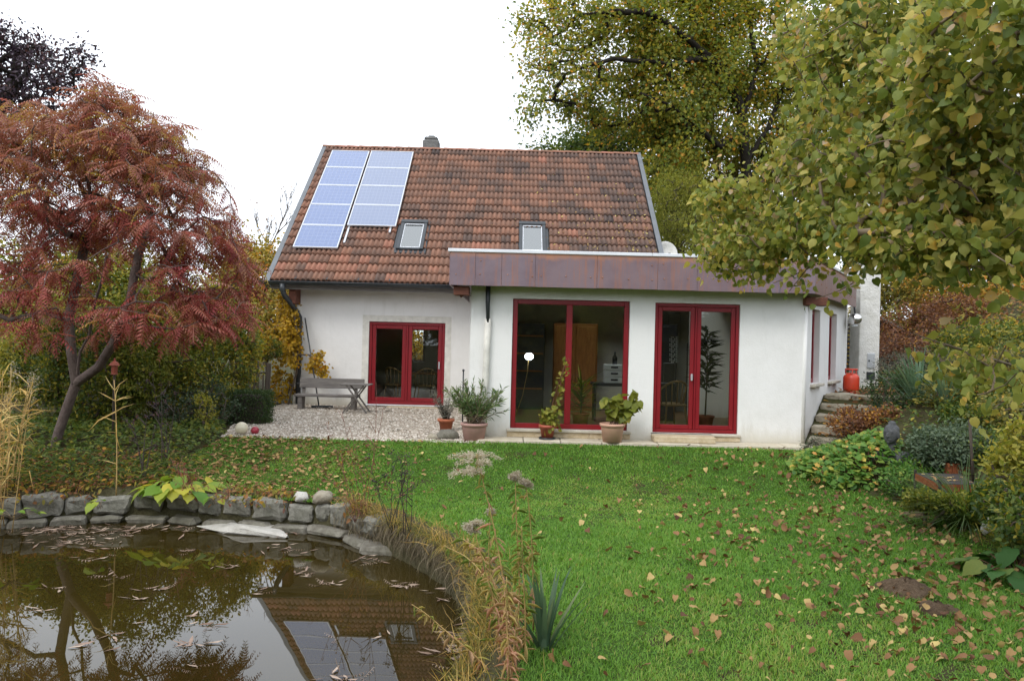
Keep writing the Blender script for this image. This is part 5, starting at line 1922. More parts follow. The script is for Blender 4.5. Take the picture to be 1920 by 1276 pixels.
MB().box(p + Vector((.02, .1, .212)), (.145, .10, .025), Matrix.Rotation(R(8), 3, 'Z'), .006).build('cap', M_FLUE, lb)

# bird feeder lantern on a post under the sumac
p = at(215, 690, 12.6); g_ = float(terrain(p.x, p.y))
bf = thing('bird_feeder', 'small reddish brown lantern shaped feeder on a post under the red sumac', 'bird feeder', (p.x, p.y, g_))
MB().tube([(p.x, p.y, g_ - .05), (p.x, p.y, p.z - .1)], .02, 7).build('post', M_FENCE, bf)
MB().lathe((p.x, p.y, p.z - .1), [(0, 0), (.06, 0), (.05, .02), (.055, .14), (.05, .145), (0, .145)], 6, False).build('body', M_REDPOT, bf)
MB().lathe((p.x, p.y, p.z + .046), [(.095, 0), (.06, .045), (.02, .07), (.015, .11), (0, .12)], 6, False).build('roof', M_REDPOT, bf)


def molehill(px, py, r, h, label):
    p = gp(px, py)
    n, m = 22, 8
    V, F = [], []
    for j in range(m + 1):
        f = j / m
        for i in range(n):
            a = 2 * math.pi * i / n
            rr = r * f * (1 + .18 * math.sin(3 * a + px) + rng.normal(0, .04))
            V.append((rr * math.cos(a), rr * .85 * math.sin(a), h * (1 - f ** 1.7) + rng.normal(0, .012) * (1 - f * .5) - (.02 if j == m else 0) + .02))
    for j in range(m):
        for i in range(n):
            F.append((j * n + i, j * n + (i + 1) % n, (j + 1) * n + (i + 1) % n, (j + 1) * n + i))
    o = link('molehill', np_mesh('molehill', np.array(V), [np.array(F)], False), M_MOLE)
    o.location = p
    tag(o, label, 'molehill', 'molehills on the lawn')


M_MOLE = m_ground('loose_earth', [(.3, (.06, .04, .025)), (.5, (.13, .088, .055)), (.7, (.21, .15, .10))], 9, 1.0, 45)
molehill(1697, 1112, .24, .10, 'largest brown molehill, in the leaf strewn right part of the lawn')
molehill(1755, 1148, .17, .06, 'low flattened dark molehill just in front of the largest one')
molehill(1722, 968, .18, .05, 'small molehill near the foot of the fire tray')
# ------------------------------------------------------------------ trees and shrubs
def woody(name, label, cat, trunks, ells, n_tips, mat, bark, per, sigma, size, tms, r_trunk=.12, r_tip=.008, step=.3, shell=.4, sag=0.0, up=.5, droop=.3,
          single=0, tint=(.5, .22), group=None, leaf='leaf', jitter=.04, out=.6, expo=.5, extra_leaf_nodes=.35, lead=.4, sides=6, keep=None):
    base = trunks[0][0]
    t = thing(name, label, cat, tuple(base), group)
    attr, _ = ell_points(ells, n_tips, shell)
    g = terrain(attr[:, 0], attr[:, 1])
    attr[:, 2] = np.maximum(attr[:, 2], g + .06)
    if keep is not None:
        attr = attr[keep(attr)]
    P, par, tips, tr = grow(trunks, attr, step, sag, jitter, lead)
    rad = radii(par, tips, r_tip, r_trunk, expo)
    # the trunk tapers from its foot
    w_ = wood_mesh('trunk' if r_trunk > .06 else 'stems', P, par, rad, bark, t, sides)
    if r_trunk <= .06: w_['kind'] = 'stuff'
    pos = P[tips]
    # leaves also along the outer half of each shoot
    par2 = par[tips]
    more = P[par2[rng.random(len(tips)) < extra_leaf_nodes]]
    pos = np.concatenate([pos, more]) if len(more) else pos
    cen = np.mean([e[0] for e in ells], axis=0) - np.array([0, 0, .3])
    p, a, n, s = leaf_cloud(pos, cen, per, sigma, up, droop, size, out)
    gz = terrain(p[:, 0], p[:, 1]) + .02
    p[:, 2] = np.maximum(p[:, 2], gz)
    clump = np.repeat(rng.normal(0, tint[1] * .6, len(pos)), per)
    ti = np.clip(tint[0] + clump + rng.normal(0, tint[1], len(p)), 0, 1)
    foliage(t, mat, p, a, n, s, ti, tms, single, 'crown' if r_trunk > .06 else 'foliage', leaf)
    return t


def trunk_px(pts, D0, dd=0.0):
    return [np.array(at(px, py, D0 + (d if d is not None else 0))) for (px, py, d) in pts]


# --- sumac
def build_sumac():
    b = gp(100, 836)
    D = b.y
    base = np.array(b) - [0, 0, .1]
    tr1 = [base] + trunk_px([(122, 775, 0), (143, 718, 0), (134, 660, 0), (128, 600, .1), (150, 500, .3), (170, 420, .4)], D)
    tr2 = trunk_px([(143, 718, 0), (185, 688, -.2), (215, 640, -.35), (245, 560, -.5), (262, 470, -.4), (285, 400, -.2)], D)
    tr3 = trunk_px([(141, 706, 0), (150, 660, -.1), (168, 628, -.2), (180, 560, -.4), (200, 480, -.6)], D)
    tr4 = trunk_px([(128, 600, .1), (80, 585, .3), (20, 600, .6), (-60, 560, .8)], D)
    ells = [E(190, 330, D + .2, 190, 120, 1.9, 3), E(60, 380, D + .4, 190, 150, 1.9, 3), E(330, 400, D, 120, 110, 1.6, 2), E(385, 500, D - .1, 85, 90, 1.3, 1.4), E(230, 240, D + .4, 110, 60, 1.2, 1.4),
            E(90, 260, D + .5, 130, 75, 1.4, 2.4), E(290, 290, D + .1, 90, 70, 1.2, 1.4), E(-60, 470, D, 130, 150, 1.6, 1.5), E(120, 520, D - .9, 150, 60, .9, .55), E(300, 590, D - .7, 130, 40, .9, .45), E(90, 610, D - 1.1, 100, 35, .6, .3), E(200, 170, D + .3, 40, 35, .6, .3), E(420, 580, D - .3, 55, 40, .8, .5)]
    t = thing('sumac_tree', 'spreading sumac with drooping crimson and brownish pink feathered leaves at the left edge', 'tree', tuple(b))
    attr, _ = ell_points(ells, 1080, .35)
    P, par, tips, tr = grow([tr1, tr2, tr3, tr4], attr, .28, .05, .02, .22)
    rad = radii(par, tips, .0042, .074, .46)
    rad = np.where(tr & (rad < .04), np.maximum(rad, .02), rad)
    wood_mesh('trunk', P, par, rad, M_SUMACBARK, t, 7)
    pos, ax, nr, sz, ti = [], [], [], [], []
    for i in tips:
        p = P[i]; d = unit((P[i] - P[par[i]])[None])[0]
        n = int(rng.integers(5, 9))
        for k in range(n):
            a = 2 * math.pi * (k / n) + rng.uniform(-.4, .4)
            o = np.array([math.cos(a), math.sin(a), 0])
            pos.append(p - d * rng.uniform(0, .12)); ax.append(o * .9 + d * .25 + np.array([0, 0, rng.uniform(-1.0, .15)])); nr.append(np.array([0, 0, 1.]) + rng.normal(0, .25, 3))
            sz.append(rng.uniform(.24, .42))
            h = smooth(2.2, 4.6, p[2])
            ti.append(np.clip(.22 + .38 * h + rng.normal(0, .2) + (.5 if rng.random() < .2 - .1 * h else 0), 0, 1))
    T = [sumac_tmpl(9, 1, .20, .28), sumac_tmpl(8, 2, .22, .45), sumac_tmpl(9, 3, .18, .6), sumac_tmpl(8, 4, .20, .15)]
    foliage(t, M_SUMAC, np.array(pos), np.array(ax), np.array(nr), np.array(sz), np.array(ti), T, 300, 'crown', 'feathered_leaf')


build_sumac()


# --- hazel overhanging from the right
def build_hazel():
    g = Vector((5.0, 5.6, 0)); g.z = float(terrain(5.0, 5.6))
    b = np.array(g)
    tr = [[b, b + [-.15, .1, 1.2], b + [-.5, .2, 2.4], b + [-1.0, .2, 3.6]], [b + [.0, 0, .2], b + [-.6, -.5, 1.6], b + [-1.3, -1.1, 2.7]], [b + [0, .05, .3], b + [-.2, .9, 1.6], b + [-.8, 1.7, 2.8], b + [-1.6, 2.1, 3.6]],
          [b + [.0, 0, .5], np.array(at(1905, 490, 4.6)), np.array(at(1862, 462, 4.4)), np.array(at(1790, 430, 4.3)), np.array(at(1700, 428, 4.4)), np.array(at(1610, 436, 4.6))],
          [b + [0, 0, .6], np.array(at(1915, 690, 4.8)), np.array(at(1850, 670, 4.7)), np.array(at(1770, 645, 4.7)), np.array(at(1712, 625, 4.8))]]
    ells = [E(1800, 160, 4.6, 210, 220, 1.1, 4), E(1640, 170, 5.6, 160, 180, 1.2, 4), E(1560, 300, 6.2, 130, 130, 1.1, 3), E(1480, 380, 6.9, 110, 85, .9, 2.3), E(1700, 350, 5.0, 180, 120, 1.0, 2.6),
            E(1400, 420, 7.2, 70, 60, .7, 1.0), E(1545, 440, 6.3, 95, 60, .7, 1.3), E(1880, 60, 3.6, 130, 150, .8, 2.0), E(1650, 20, 5.6, 140, 80, 1.0, 1.6), E(1870, 310, 4.0, 110, 100, .8, 1.1),
            E(1590, 100, 6.2, 80, 110, 1.0, 1.6), E(1530, 40, 6.5, 80, 90, .9, 1.4), E(1420, 470, 7.0, 95, 40, .6, 1.2), E(1350, 400, 7.4, 45, 70, .5, .7), E(1800, 450, 4.3, 110, 50, .7, .8), E(1660, 440, 4.9, 90, 50, .6, 1.2)]
    t = thing('hazel_tree', 'large hazel bush with round yellowing leaves overhanging from the right edge', 'tree', tuple(g))
    attr, _ = ell_points(ells, 900, .25)
    extra = [at(1700, 428, 4.4), at(1650, 445, 4.4), at(1735, 440, 4.2), at(1800, 470, 4.1), at(1600, 450, 4.7), at(1760, 470, 4.1), at(1840, 500, 4.0), at(1870, 540, 4.0), at(1765, 500, 4.3), at(1820, 520, 4.1),
             at(1800, 700, 4.6), at(1860, 690, 4.4), at(1760, 670, 4.7), at(1830, 740, 4.3), at(1890, 640, 4.3), at(1690, 500, 4.6), at(1900, 500, 3.6), at(1345, 495, 7.3), at(1330, 400, 7.6), at(1420, 500, 6.9), at(1500, 510, 6.4),
             at(1560, 500, 6.2), at(1600, 530, 5.9), at(1440, 470, 7.0), at(1380, 455, 7.2), at(1360, 330, 7.6), at(1330, 300, 7.6), at(1480, 545, 6.3), at(1530, 560, 6.0), at(1450, 530, 6.6), at(1410, 520, 6.8),
             at(1905, 700, 4.0), at(1860, 730, 4.3), at(1810, 660, 4.5), at(1310, 470, 7.5), at(1325, 440, 7.6)]
    attr = np.concatenate([attr, np.array([list(v) for v in extra])])
    P, par, tips, trk = grow(tr, attr, .16, -.05, .02, .4)
    rad = np.minimum(radii(par, tips, .0036, .07, .42), .022)
    wood_mesh('trunk', P, par, rad, M_HAZELTWIG, t, 6)
    pos, ax, nr, sz = [], [], [], []
    cen = np.array([3.6, 5.4, 2.6])
    for i in tips:
        j = i
        for k in range(9):
            if j < 0 or trk[j]: break
            if k < 8:
                for _ in range(5 if k < 4 else 2):
                    d = unit((P[j] - P[par[j]])[None])[0]
                    side = rng.normal(0, .8, 3)
                    o = unit((P[j] - cen)[None])[0]
                    pos.append(P[j] + rng.normal(0, .075, 3)); ax.append(d * .35 + side * .8 + o * .2 + np.array([0, -.05, -.85])); nr.append(rng.normal(0, .8, 3) + np.array([0, -.30, .40]) + o * .25)
                    sz.append(rng.uniform(.030, .062))
            j = par[j]
    pos = np.array(pos); n = len(pos)
    ti = np.clip(rng.normal(.38, .27, n) + np.where(rng.random(n) < .10, .35, 0) + .10 * smooth(5.5, 7.5, pos[:, 1]), 0, 1)
    T = [hazel_tmpl(c, s, f) for c, s, f in ((.2, 1, .2), (.5, 2, .35), (.9, 3, .2), (.35, 4, .5), (1.1, 5, .4), (.1, 6, .12), (.7, 7, -.3))]
    foliage(t, M_HAZEL, pos, np.array(ax), np.array(nr), np.array(sz), ti, T, 300, 'crown', 'leaf')
    # a few stray stems with single leaves hanging in front


build_hazel()


# --- oak behind the house
def build_oak():
    D = 30.0
    gx = at(1412, 500, D)
    g = float(terrain(gx.x, D))
    base = np.array([gx.x, D, g - .2])
    tr = [[base] + trunk_px([(1408, 420, 0), (1400, 330, 0), (1395, 250, 0), (1386, 195, 0), (1365, 145, -.3), (1330, 108, -.6), (1275, 62, -1.2), (1225, 28, -1.6), (1150, 20, -2.2), (1080, 30, -2.6)], D),
          trunk_px([(1386, 195, 0), (1350, 100, .5), (1312, 50, 1), (1285, 0, 1.4), (1270, -60, 1.6)], D),
          trunk_px([(1395, 250, 0), (1350, 275, -.8), (1310, 240, -1.4), (1262, 200, -2), (1200, 175, -2.4)], D),
          trunk_px([(1400, 300, 0), (1440, 240, .5), (1470, 160, .8), (1480, 60, 1)], D),
          trunk_px([(1395, 230, 0), (1420, 120, .6), (1400, 0, 1.2), (1380, -90, 1.6)], D),
          trunk_px([(1330, 108, -.6), (1250, 120, -1.8), (1150, 110, -2.6), (1060, 140, -3)], D)]
    ells = [E(1060, 50, D - 1.5, 88, 58, 1.6, 1.7), E(1070, 160, D - 1.5, 75, 60, 1.5, 1.1), E(1160, 90, D + .3, 110, 70, 2.0, 2.4), E(1180, 210, D + .3, 110, 65, 2.0, 2.6), E(1280, 160, D + .8, 120, 90, 2.0, 3.4),
            E(1390, 90, D + 1.5, 130, 100, 2.2, 3.4), E(1270, 40, D + .8, 130, 60, 1.8, 2.4), E(1150, -20, D, 150, 50, 1.6, 2.0), E(1380, -60, D + 1.5, 200, 80, 2.2, 3), E(1300, 260, D + .8, 110, 55, 1.8, 2.4), E(1460, 230, D + 1.5, 80, 110, 1.8, 2.0),
            E(1015, 205, D - 3, 30, 40, .8, .35), E(1000, 95, D - 3, 40, 50, 1.0, .5), E(1240, 320, D, 70, 40, 1.4, 1.0)]
    t = thing('oak_tree', 'great oak with dark crooked limbs and olive rusty foliage rising behind the house', 'tree', tuple(base))
    attr, _ = ell_points(ells, 800, .3)
    P, par, tips, trk = grow(tr, attr, .45, .03, .06, .4)
    rad = radii(par, tips, .016, .30, .52)
    rad = np.where(trk, np.clip(rad * .62, .045, .24), rad * .9)
    wood_mesh('trunk', P, par, rad, M_DARKBARK, t, 7)
    pts = P[tips]
    mids = P[par[par[tips]]]
    pos = np.concatenate([pts, mids])
    cen = np.array(at(1280, 180, D))
    pos = np.concatenate([pos, pos[rng.random(len(pos)) < .16] + np.array([0, -2.2, 0])])
    p, a, n, s = leaf_cloud(pos, cen, 34, .32, .7, .15, (.11, .18), .4)
    clump = np.repeat(rng.normal(0, .16, len(pos)), 34)
    ti = np.clip(.44 + clump + rng.normal(0, .2, len(p)) + np.where(rng.random(len(p)) < .05, .4, 0), 0, 1)
    foliage(t, M_OAK, p, a, n, s, ti, T_LOBED, 0, 'crown')


build_oak()


def simple_tree(name, label, px, D, ells, mat, bark, n_tips, per, sigma, size, tint=(.5, .2), r=.14, group=None, tms=T_OVAL, shell=.35, droop=.3, base_py=None, step=.5):
    p = at(px, 640, D); g = float(terrain(p.x, D))
    top = min(e[0][2] for e in ells); zt = max(e[0][2] for e in ells)
    c = ells[0][0]
    trunk = [np.array([p.x, D, g - .1]), np.array([p.x + (c[0] - p.x) * .4, D + (c[1] - D) * .4, g + (c[2] - g) * .5]), np.array([c[0], c[1], c[2]]), np.array([c[0], c[1], c[2] + ells[0][1][2] * .6])]
    return woody(name, label, 'tree', [trunk], ells, n_tips, mat, bark, per, sigma, size, tms, r, .010, step, shell, .03, .5, droop, 0, tint, group)


# dark purple tree at the top left corner
simple_tree('purple_beech', 'dark purple leaved tree against the sky at the top left corner', -190, 19, [E(30, 150, 19, 110, 70, 1.3, 3), E(105, 130, 18.6, 55, 50, .9, 1.3), E(150, 100, 18.6, 30, 12, .5, .25), E(15, 75, 19, 40, 40, .8, .8), E(-60, 160, 19, 120, 120, 1.6, 2)],
            M_BEECH, M_DARKBARK, 230, 20, .15, (.07, .12), (.4, .25), .12, None, T_OVAL, .2, .2, None, .4)
# bare tree left of the roof
def build_bare():
    D = 29.0
    p = at(505, 640, D); g = float(terrain(p.x, D))
    t = thing('bare_tree', 'leafless fine twigged tree against the sky just left of the roof edge', 'tree', (p.x, D, g))
    L, R_, tips = [], [], []
    r_ = random.Random(5)

    def limb(a, d, ln, r, lv):
        pts = [a]; q = a.copy(); v = d.copy()
        for k in range(5):
            v = unit((v + np.array([r_.gauss(0, .10), r_.gauss(0, .10), .10 if lv else .03]))[None])[0]
            q = q + v * ln / 5; pts.append(q.copy())
        L.append(pts); R_.append(r)
        if lv >= 4:
            tips.append(q); return
        n = (5, 5, 4, 3)[lv]
        for k in range(n):
            f = r_.uniform(.35, 1.0) * 5; j = min(int(f), 4)
            s0 = pts[j] + (pts[j + 1] - pts[j]) * (f - j)
            a_ = r_.uniform(0, 6.283)
            sp = (.75, .7, .65, .6)[lv]
            w = unit((v + sp * np.array([math.cos(a_), math.sin(a_) * .6, r_.uniform(-.1, .5)]))[None])[0]
            limb(s0, w, ln * r_.uniform(.38, .60), r * .52, lv + 1)
    limb(np.array([p.x, D, g]), np.array([.02, 0, 1.]), at(505, 480, D).z - g, .07, 0)
    mb = MB()
    for pts, r in zip(L, R_):
        mb.tube(pts, [max(.0045, r * (1 - .5 * k / 5)) for k in range(6)], 5 if r > .02 else 3)
    mb.build('trunk', M_TWIG, t)
    q = np.array(tips); q = q[rng.random(len(q)) < .12]
    pp, a, n, s_ = leaf_cloud(q, q.mean(0), 2, .06, .3, .5, (.06, .1))
    foliage(t, M_RUSSET, pp, a, n, s_, rng.random(len(pp)), T_OVAL, 0, 'last_leaves')


build_bare()
simple_tree('willow', 'pale yellow green feathery tree beside the right verge of the tiled roof', 1270, 25.5, [E(1265, 400, 25.5, 42, 70, 1.0, 3), E(1290, 450, 25.5, 50, 50, 1.0, 2), E(1250, 360, 25.5, 25, 35, .7, 1), E(1300, 390, 25.5, 40, 60, .8, 2)], M_YELGREEN, M_BARK, 240, 60, .20, (.07, .13), (.5, .18), .12, None, T_LANCE, .3, .9)
TG = 'trees behind the left hedge'
simple_tree('yellowing_tree', 'olive and yellow tree in the gap between the sumac and the house', 480, 26, [E(480, 520, 26, 70, 65, 1.3, 3), E(530, 590, 25, 40, 70, 1.0, 2), E(430, 560, 26, 60, 60, 1.2, 2)], M_OLIVE, M_BARK, 260, 40, .24, (.10, .16), (.68, .2), .08, TG)
simple_tree('yellowing_tree', 'green and yellow tree glimpsed through the middle of the sumac', 300, 19, [E(300, 560, 19, 130, 90, 1.3, 3), E(200, 520, 19, 90, 70, 1.2, 2), E(390, 610, 18.5, 80, 60, 1.0, 2)], M_GREEN, M_BARK, 260, 36, .2, (.08, .13), (.78, .22), .08, TG)
simple_tree('yellowing_tree', 'bright yellow green tree behind the reeds at the far left', 60, 17.5, [E(40, 600, 17.5, 120, 80, 1.3, 3), E(-60, 520, 17.5, 110, 110, 1.3, 2), E(130, 640, 17.5, 80, 70, 1.0, 2)], M_YELGREEN, M_BARK, 240, 34, .19, (.08, .13), (.5, .25), .08, TG)
simple_tree('yellowing_tree', 'dark green tree standing behind the feeder on its post', 170, 22, [E(160, 560, 22, 150, 130, 1.6, 3), E(300, 620, 22, 120, 90, 1.4, 2), E(20, 620, 22, 120, 100, 1.4, 2)], M_GREEN, M_BARK, 260, 36, .24, (.11, .17), (.35, .25), .08, TG)

# woods behind and to the right of the house
WG = 'woodland trees behind the house'
simple_tree('yellowing_tree', 'yellow tree behind the house, glimpsed through its rear window', 780, 36, [(np.array([-4.6, 36, 1.6]), np.array([2.6, 1.2, 2.0]), 3), (np.array([-2.6, 36.5, 1.2]), np.array([2.2, 1.0, 1.4]), 2)], M_YELLOW, M_BARK, 160, 40, .25, (.12, .2), (.3, .3), .1, TG)
simple_tree('woodland_tree', 'dark green dense tree between the oak and the roof ridge', 1130, 36, [E(1130, 270, 36, 80, 60, 2.2, 3), E(1100, 300, 36, 70, 50, 2, 2), E(1230, 300, 36, 90, 80, 2.2, 3), E(1260, 400, 35, 70, 90, 2, 3), E(1020, 285, 37, 40, 14, 1, .4)], M_GREEN, M_DARKBARK, 320, 40, .34, (.14, .22), (.3, .25), .2, WG, T_OVAL, .3, .3, None, .7)
simple_tree('woodland_tree', 'tall olive tree right of the oak trunk, behind the hazel', 1500, 34, [E(1480, 330, 34, 120, 150, 2.4, 3), E(1560, 200, 34, 130, 180, 2.4, 3), E(1380, 400, 34, 100, 90, 2, 2), E(1330, 300, 34, 90, 100, 2, 2)], M_OLIVE, M_DARKBARK, 340, 40, .36, (.14, .22), (.35, .25), .22, WG, T_OVAL, .3, .3, None, .7)
simple_tree('woodland_tree', 'rusty leaved tree on the slope above the shed', 1720, 33, [E(1720, 420, 33, 120, 110, 2.2, 3), E(1640, 360, 33, 100, 120, 2.2, 2), E(1690, 510, 31, 90, 60, 1.8, 2)], M_RUSSET, M_DARKBARK, 300, 36, .34, (.13, .2), (.6, .25), .2, WG, T_OVAL, .3, .3, None, .7)
simple_tree('woodland_tree', 'dim green tree at the far right above the bank, behind the hazel', 1870, 30, [E(1880, 400, 30, 130, 160, 2.2, 3), E(1960, 250, 30, 120, 160, 2.2, 2), E(1800, 300, 30, 110, 150, 2.2, 2)], M_GREEN, M_DARKBARK, 300, 36, .34, (.13, .2), (.5, .25), .2, WG, T_OVAL, .3, .3, None, .7)
simple_tree('woodland_tree', 'tall green tree behind the oak crown, its top out of the picture', 1370, 40, [E(1330, 180, 40, 170, 160, 3, 3), E(1450, 90, 40, 180, 190, 3, 3), E(1250, 120, 41, 120, 120, 2.5, 1.6)], M_GREEN, M_DARKBARK, 200, 26, .42, (.18, .26), (.6, .25), .25, WG, T_OVAL, .3, .3, None, .8)
simple_tree('woodland_tree', 'yellowish tree low on the slope between the willow and the flue', 1400, 29, [E(1390, 470, 29, 90, 70, 1.6, 2), E(1480, 470, 29, 90, 80, 1.6, 2), E(1330, 430, 28, 50, 80, 1.2, 1.5)], M_YELGREEN, M_DARKBARK, 160, 26, .26, (.1, .16), (.35, .2), .14, WG, T_OVAL, .3, .3, None, .6)


def bush(name, label, ells, mat, n_tips, per, sigma, size, tint=(.5, .2), group=None, tms=T_OVAL, bark=None, shell=.72, cat='shrub', single=0, droop=.2, up=.5, r=.022, step=.2, leaf='leaf'):
    c = ells[0][0]
    g = float(terrain(c[0], c[1]))
    tr = []
    for e in ells[:4]:
        q = e[0]; gz = float(terrain(q[0], q[1]))
        tr.append([np.array([q[0], q[1], gz - .05]), np.array([q[0], q[1], max(gz + .05, q[2] - e[1][2] * .3)])])
    return woody(name, label, cat, tr, ells, n_tips, mat, bark or M_TWIG, per, sigma, size, tms, r, .004, step, shell, .05, up, droop, single, tint, group, leaf)


SG = 'shrubs of the left border'
bush('border_shrub', 'dark green shrub left of the feeder post', [E(170, 690, 14.2, 90, 100, .8), E(110, 670, 14.6, 70, 90, .7)], M_GREEN, 280, 26, .09, (.05, .085), (.5, .3), SG)
bush('border_shrub', 'tall mixed green shrub right of the feeder post', [E(290, 650, 14.6, 90, 120, .8), E(240, 690, 14.2, 70, 90, .6)], M_YELGREEN, 300, 26, .09, (.05, .085), (.3, .3), SG)
bush('border_shrub', 'broad green shrub with yellow patches behind the box hedge', [E(400, 660, 15.4, 80, 105, .8), E(445, 640, 16.0, 45, 70, .6), E(370, 730, 14.8, 60, 60, .5)], M_GREEN, 320, 26, .09, (.05, .085), (.75, .28), SG)
bush('border_shrub', 'blue green shrub just left of the box hedge', [E(400, 755, 14.4, 45, 38, .45), E(345, 765, 14.2, 45, 35, .4)], M_BLUEGREEN, 120, 22, .07, (.03, .055), (.35, .25), SG)
bush('border_shrub', 'yellow leaved shrub by the picket fence', [E(476, 650, 18.2, 26, 26, .4), E(462, 690, 17.8, 16, 30, .3)], M_YELLOW, 90, 20, .09, (.05, .08), (.3, .25), SG)
bush('border_shrub', 'clipped green globe shrub behind the picket fence', [E(502, 655, 18.6, 26, 18, .35)], M_GREEN, 90, 22, .05, (.03, .05), (.5, .2), SG)
bush('border_shrub', 'yellow leaved shrub behind the reeds at the left edge', [E(60, 680, 14.8, 90, 70, .7), E(110, 640, 15.2, 60, 50, .6)], M_YELGREEN, 200, 24, .09, (.05, .085), (.75, .3), SG)
bush('border_shrub', 'low yellow leafed sprout at the left edge of the gravel', [E(383, 765, 13.4, 18, 28, .2)], M_YELGREEN, 34, 9, .04, (.04, .06), (.7, .2), SG)

# clipped box hedge
def build_box():
    c0 = at(463, 795, 14.7); g = float(terrain(c0.x, 14.7))
    t = thing('box_hedge', 'square clipped dark green box hedge at the edge of the gravel', 'hedge', (c0.x, 14.7, g))
    sx, sy, sz = .66, .6, .60
    cx = c0.x
    n = 5200
    f = rng.integers(0, 4, n)
    u, v = rng.uniform(-.5, .5, n), rng.uniform(0, 1, n)
    d = rng.normal(0, .022, n) - .01
    P_ = np.zeros((n, 3)); N_ = np.zeros((n, 3))
    for k in range(4):
        m_ = f == k
        if k == 0: P_[m_] = np.c_[u[m_] * sx, -sy / 2 - d[m_], v[m_] * sz]; N_[m_] = [0, -1, 0]
        if k == 1: P_[m_] = np.c_[sx / 2 + d[m_], u[m_] * sy, v[m_] * sz]; N_[m_] = [1, 0, 0]
        if k == 2: P_[m_] = np.c_[u[m_] * sx, (v[m_] - .5) * sy, sz + d[m_]]; N_[m_] = [0, 0, 1]
        if k == 3: P_[m_] = np.c_[-sx / 2 - d[m_], u[m_] * sy, v[m_] * sz]; N_[m_] = [-1, 0, 0]
    P_ += [cx, 14.95, g]
    foliage(t, M_DKGREEN, P_, rnd(n, .7) + N_ * .7, N_ + rnd(n, .5), rng.uniform(.022, .04, n), np.clip(rng.normal(.6, .25, n), 0, 1), T_OVAL, 0, 'foliage')
    MB().mm((cx - sx / 2 + .05, 14.95 - sy / 2 + .05, g - .05), (cx + sx / 2 - .05, 14.95 + sy / 2 - .05, g + sz - .05), .03).build('twig_core', M_GREYTWIG, t)


build_box()

# yellow creeper on the corner of the house
def build_vine():
    base = np.array([-5.42, 19.0, 0.0])
    t = thing('yellow_creeper', 'golden yellow creeper climbing the left corner of the house by the downpipe', 'creeper', tuple(base))
    D = 18.9
    tr = [[base] + trunk_px([(556, 700, 0), (560, 640, 0), (552, 590, 0), (545, 545, 0)], D), trunk_px([(560, 660, -.05), (580, 665, -.1), (600, 690, -.1)], D)]
    ells = [E(545, 610, D, 16, 50, .28, 3), E(535, 570, D + .3, 12, 26, .25, 1), E(552, 660, D, 12, 30, .2, 1.3), E(590, 675, D - .12, 14, 22, .10, 1.3), E(548, 725, D + .4, 10, 30, .25, .9), E(528, 630, D + .35, 14, 75, .3, 2.2), E(524, 720, D + .4, 12, 36, .25, 1.2), E(604, 696, D - .12, 8, 12, .08, .5)]
    attr, _ = ell_points(ells, 330, .2)
    P, par, tips, trk = grow(tr, attr, .14, -.05, .02, .3)
    wood_mesh('stem', P, par, radii(par, tips, .004, .025, .45), M_TWIG, t, 5)
    p, a, n, s = leaf_cloud(P[tips], np.array([-5.4, 19.4, 1.5]), 8, .055, .4, .7, (.06, .11))
    n = n + np.array([0, -.7, 0])
    foliage(t, M_YELLOW, p, a, n, s, np.clip(rng.normal(.5, .25, len(p)), 0, 1), T_LOBED, 150, 'foliage', 'leaf')


build_vine()

# --- right bank
BG = 'plants of the right hand bank'
bush('bank_shrub', 'dark glossy evergreen shrub above the stone steps', [E(1690, 735, 13.6, 55, 36, .7), E(1735, 720, 14.2, 50, 40, .6)], M_DKGREEN, 190, 24, .07, (.035, .06), (.5, .25), BG)
bush('bank_shrub', 'grey leaved sage like shrub right of the flue', [E(1690, 690, 15.5, 45, 26, .6), E(1740, 680, 15.5, 40, 26, .6)], M_SAGE, 150, 22, .06, (.03, .055), (.5, .25), BG, T_LANCE)
bush('bank_shrub', 'soft blue green mound beside the stone figure', [E(1762, 842, 10.9, 46, 30, .45), E(1808, 836, 10.9, 40, 26, .4)], M_BLUEGREEN, 300, 30, .06, (.035, .065), (.65, .2), BG, T_OVAL)
bush('bank_shrub', 'russet brown leafed perennial clump beside the steps', [E(1600, 795, 13.0, 34, 22, .45), E(1640, 800, 12.8, 30, 22, .4)], M_RUSSET, 110, 18, .06, (.04, .07), (.5, .3), BG)
bush('bank_shrub', 'bushy blue green herb at the foot of the steps', [E(1538, 845, 12.3, 28, 24, .35), E(1565, 850, 12.1, 24, 20, .3)], M_BLUEGREEN, 120, 22, .045, (.025, .045), (.2, .2), BG, T_LANCE)
bush('bank_shrub', 'low yellowish plants tucked under the front edge of the fire tray', [E(1735, 940, 9.35, 34, 9, .15), E(1790, 940, 9.0, 30, 8, .15)], M_YELGREEN, 80, 16, .04, (.04, .07), (.35, .3), BG)
bush('bank_shrub', 'low dark green plants under the yellow leaved shrub at the right edge', [E(1895, 945, 8.0, 45, 30, .35), E(1925, 990, 7.4, 40, 30, .35)], M_GREEN, 120, 18, .06, (.045, .08), (.4, .3), BG)
bush('bank_shrub', 'fresh green leafy clump in front of the stone figure', [E(1695, 900, 10.7, 34, 20, .35), E(1730, 885, 10.8, 30, 18, .3)], M_GERAN, 110, 16, .05, (.04, .065), (.25, .2), BG)
bush('bank_shrub', 'yellow leaved shrub at the right edge above the broad green leaves', [E(1900, 880, 8.4, 34, 40, .35), E(1930, 840, 8.4, 34, 46, .35)], M_YELGREEN, 90, 14, .05, (.05, .085), (.7, .25), BG, T_OVAL, None, .5, 'shrub', 60)
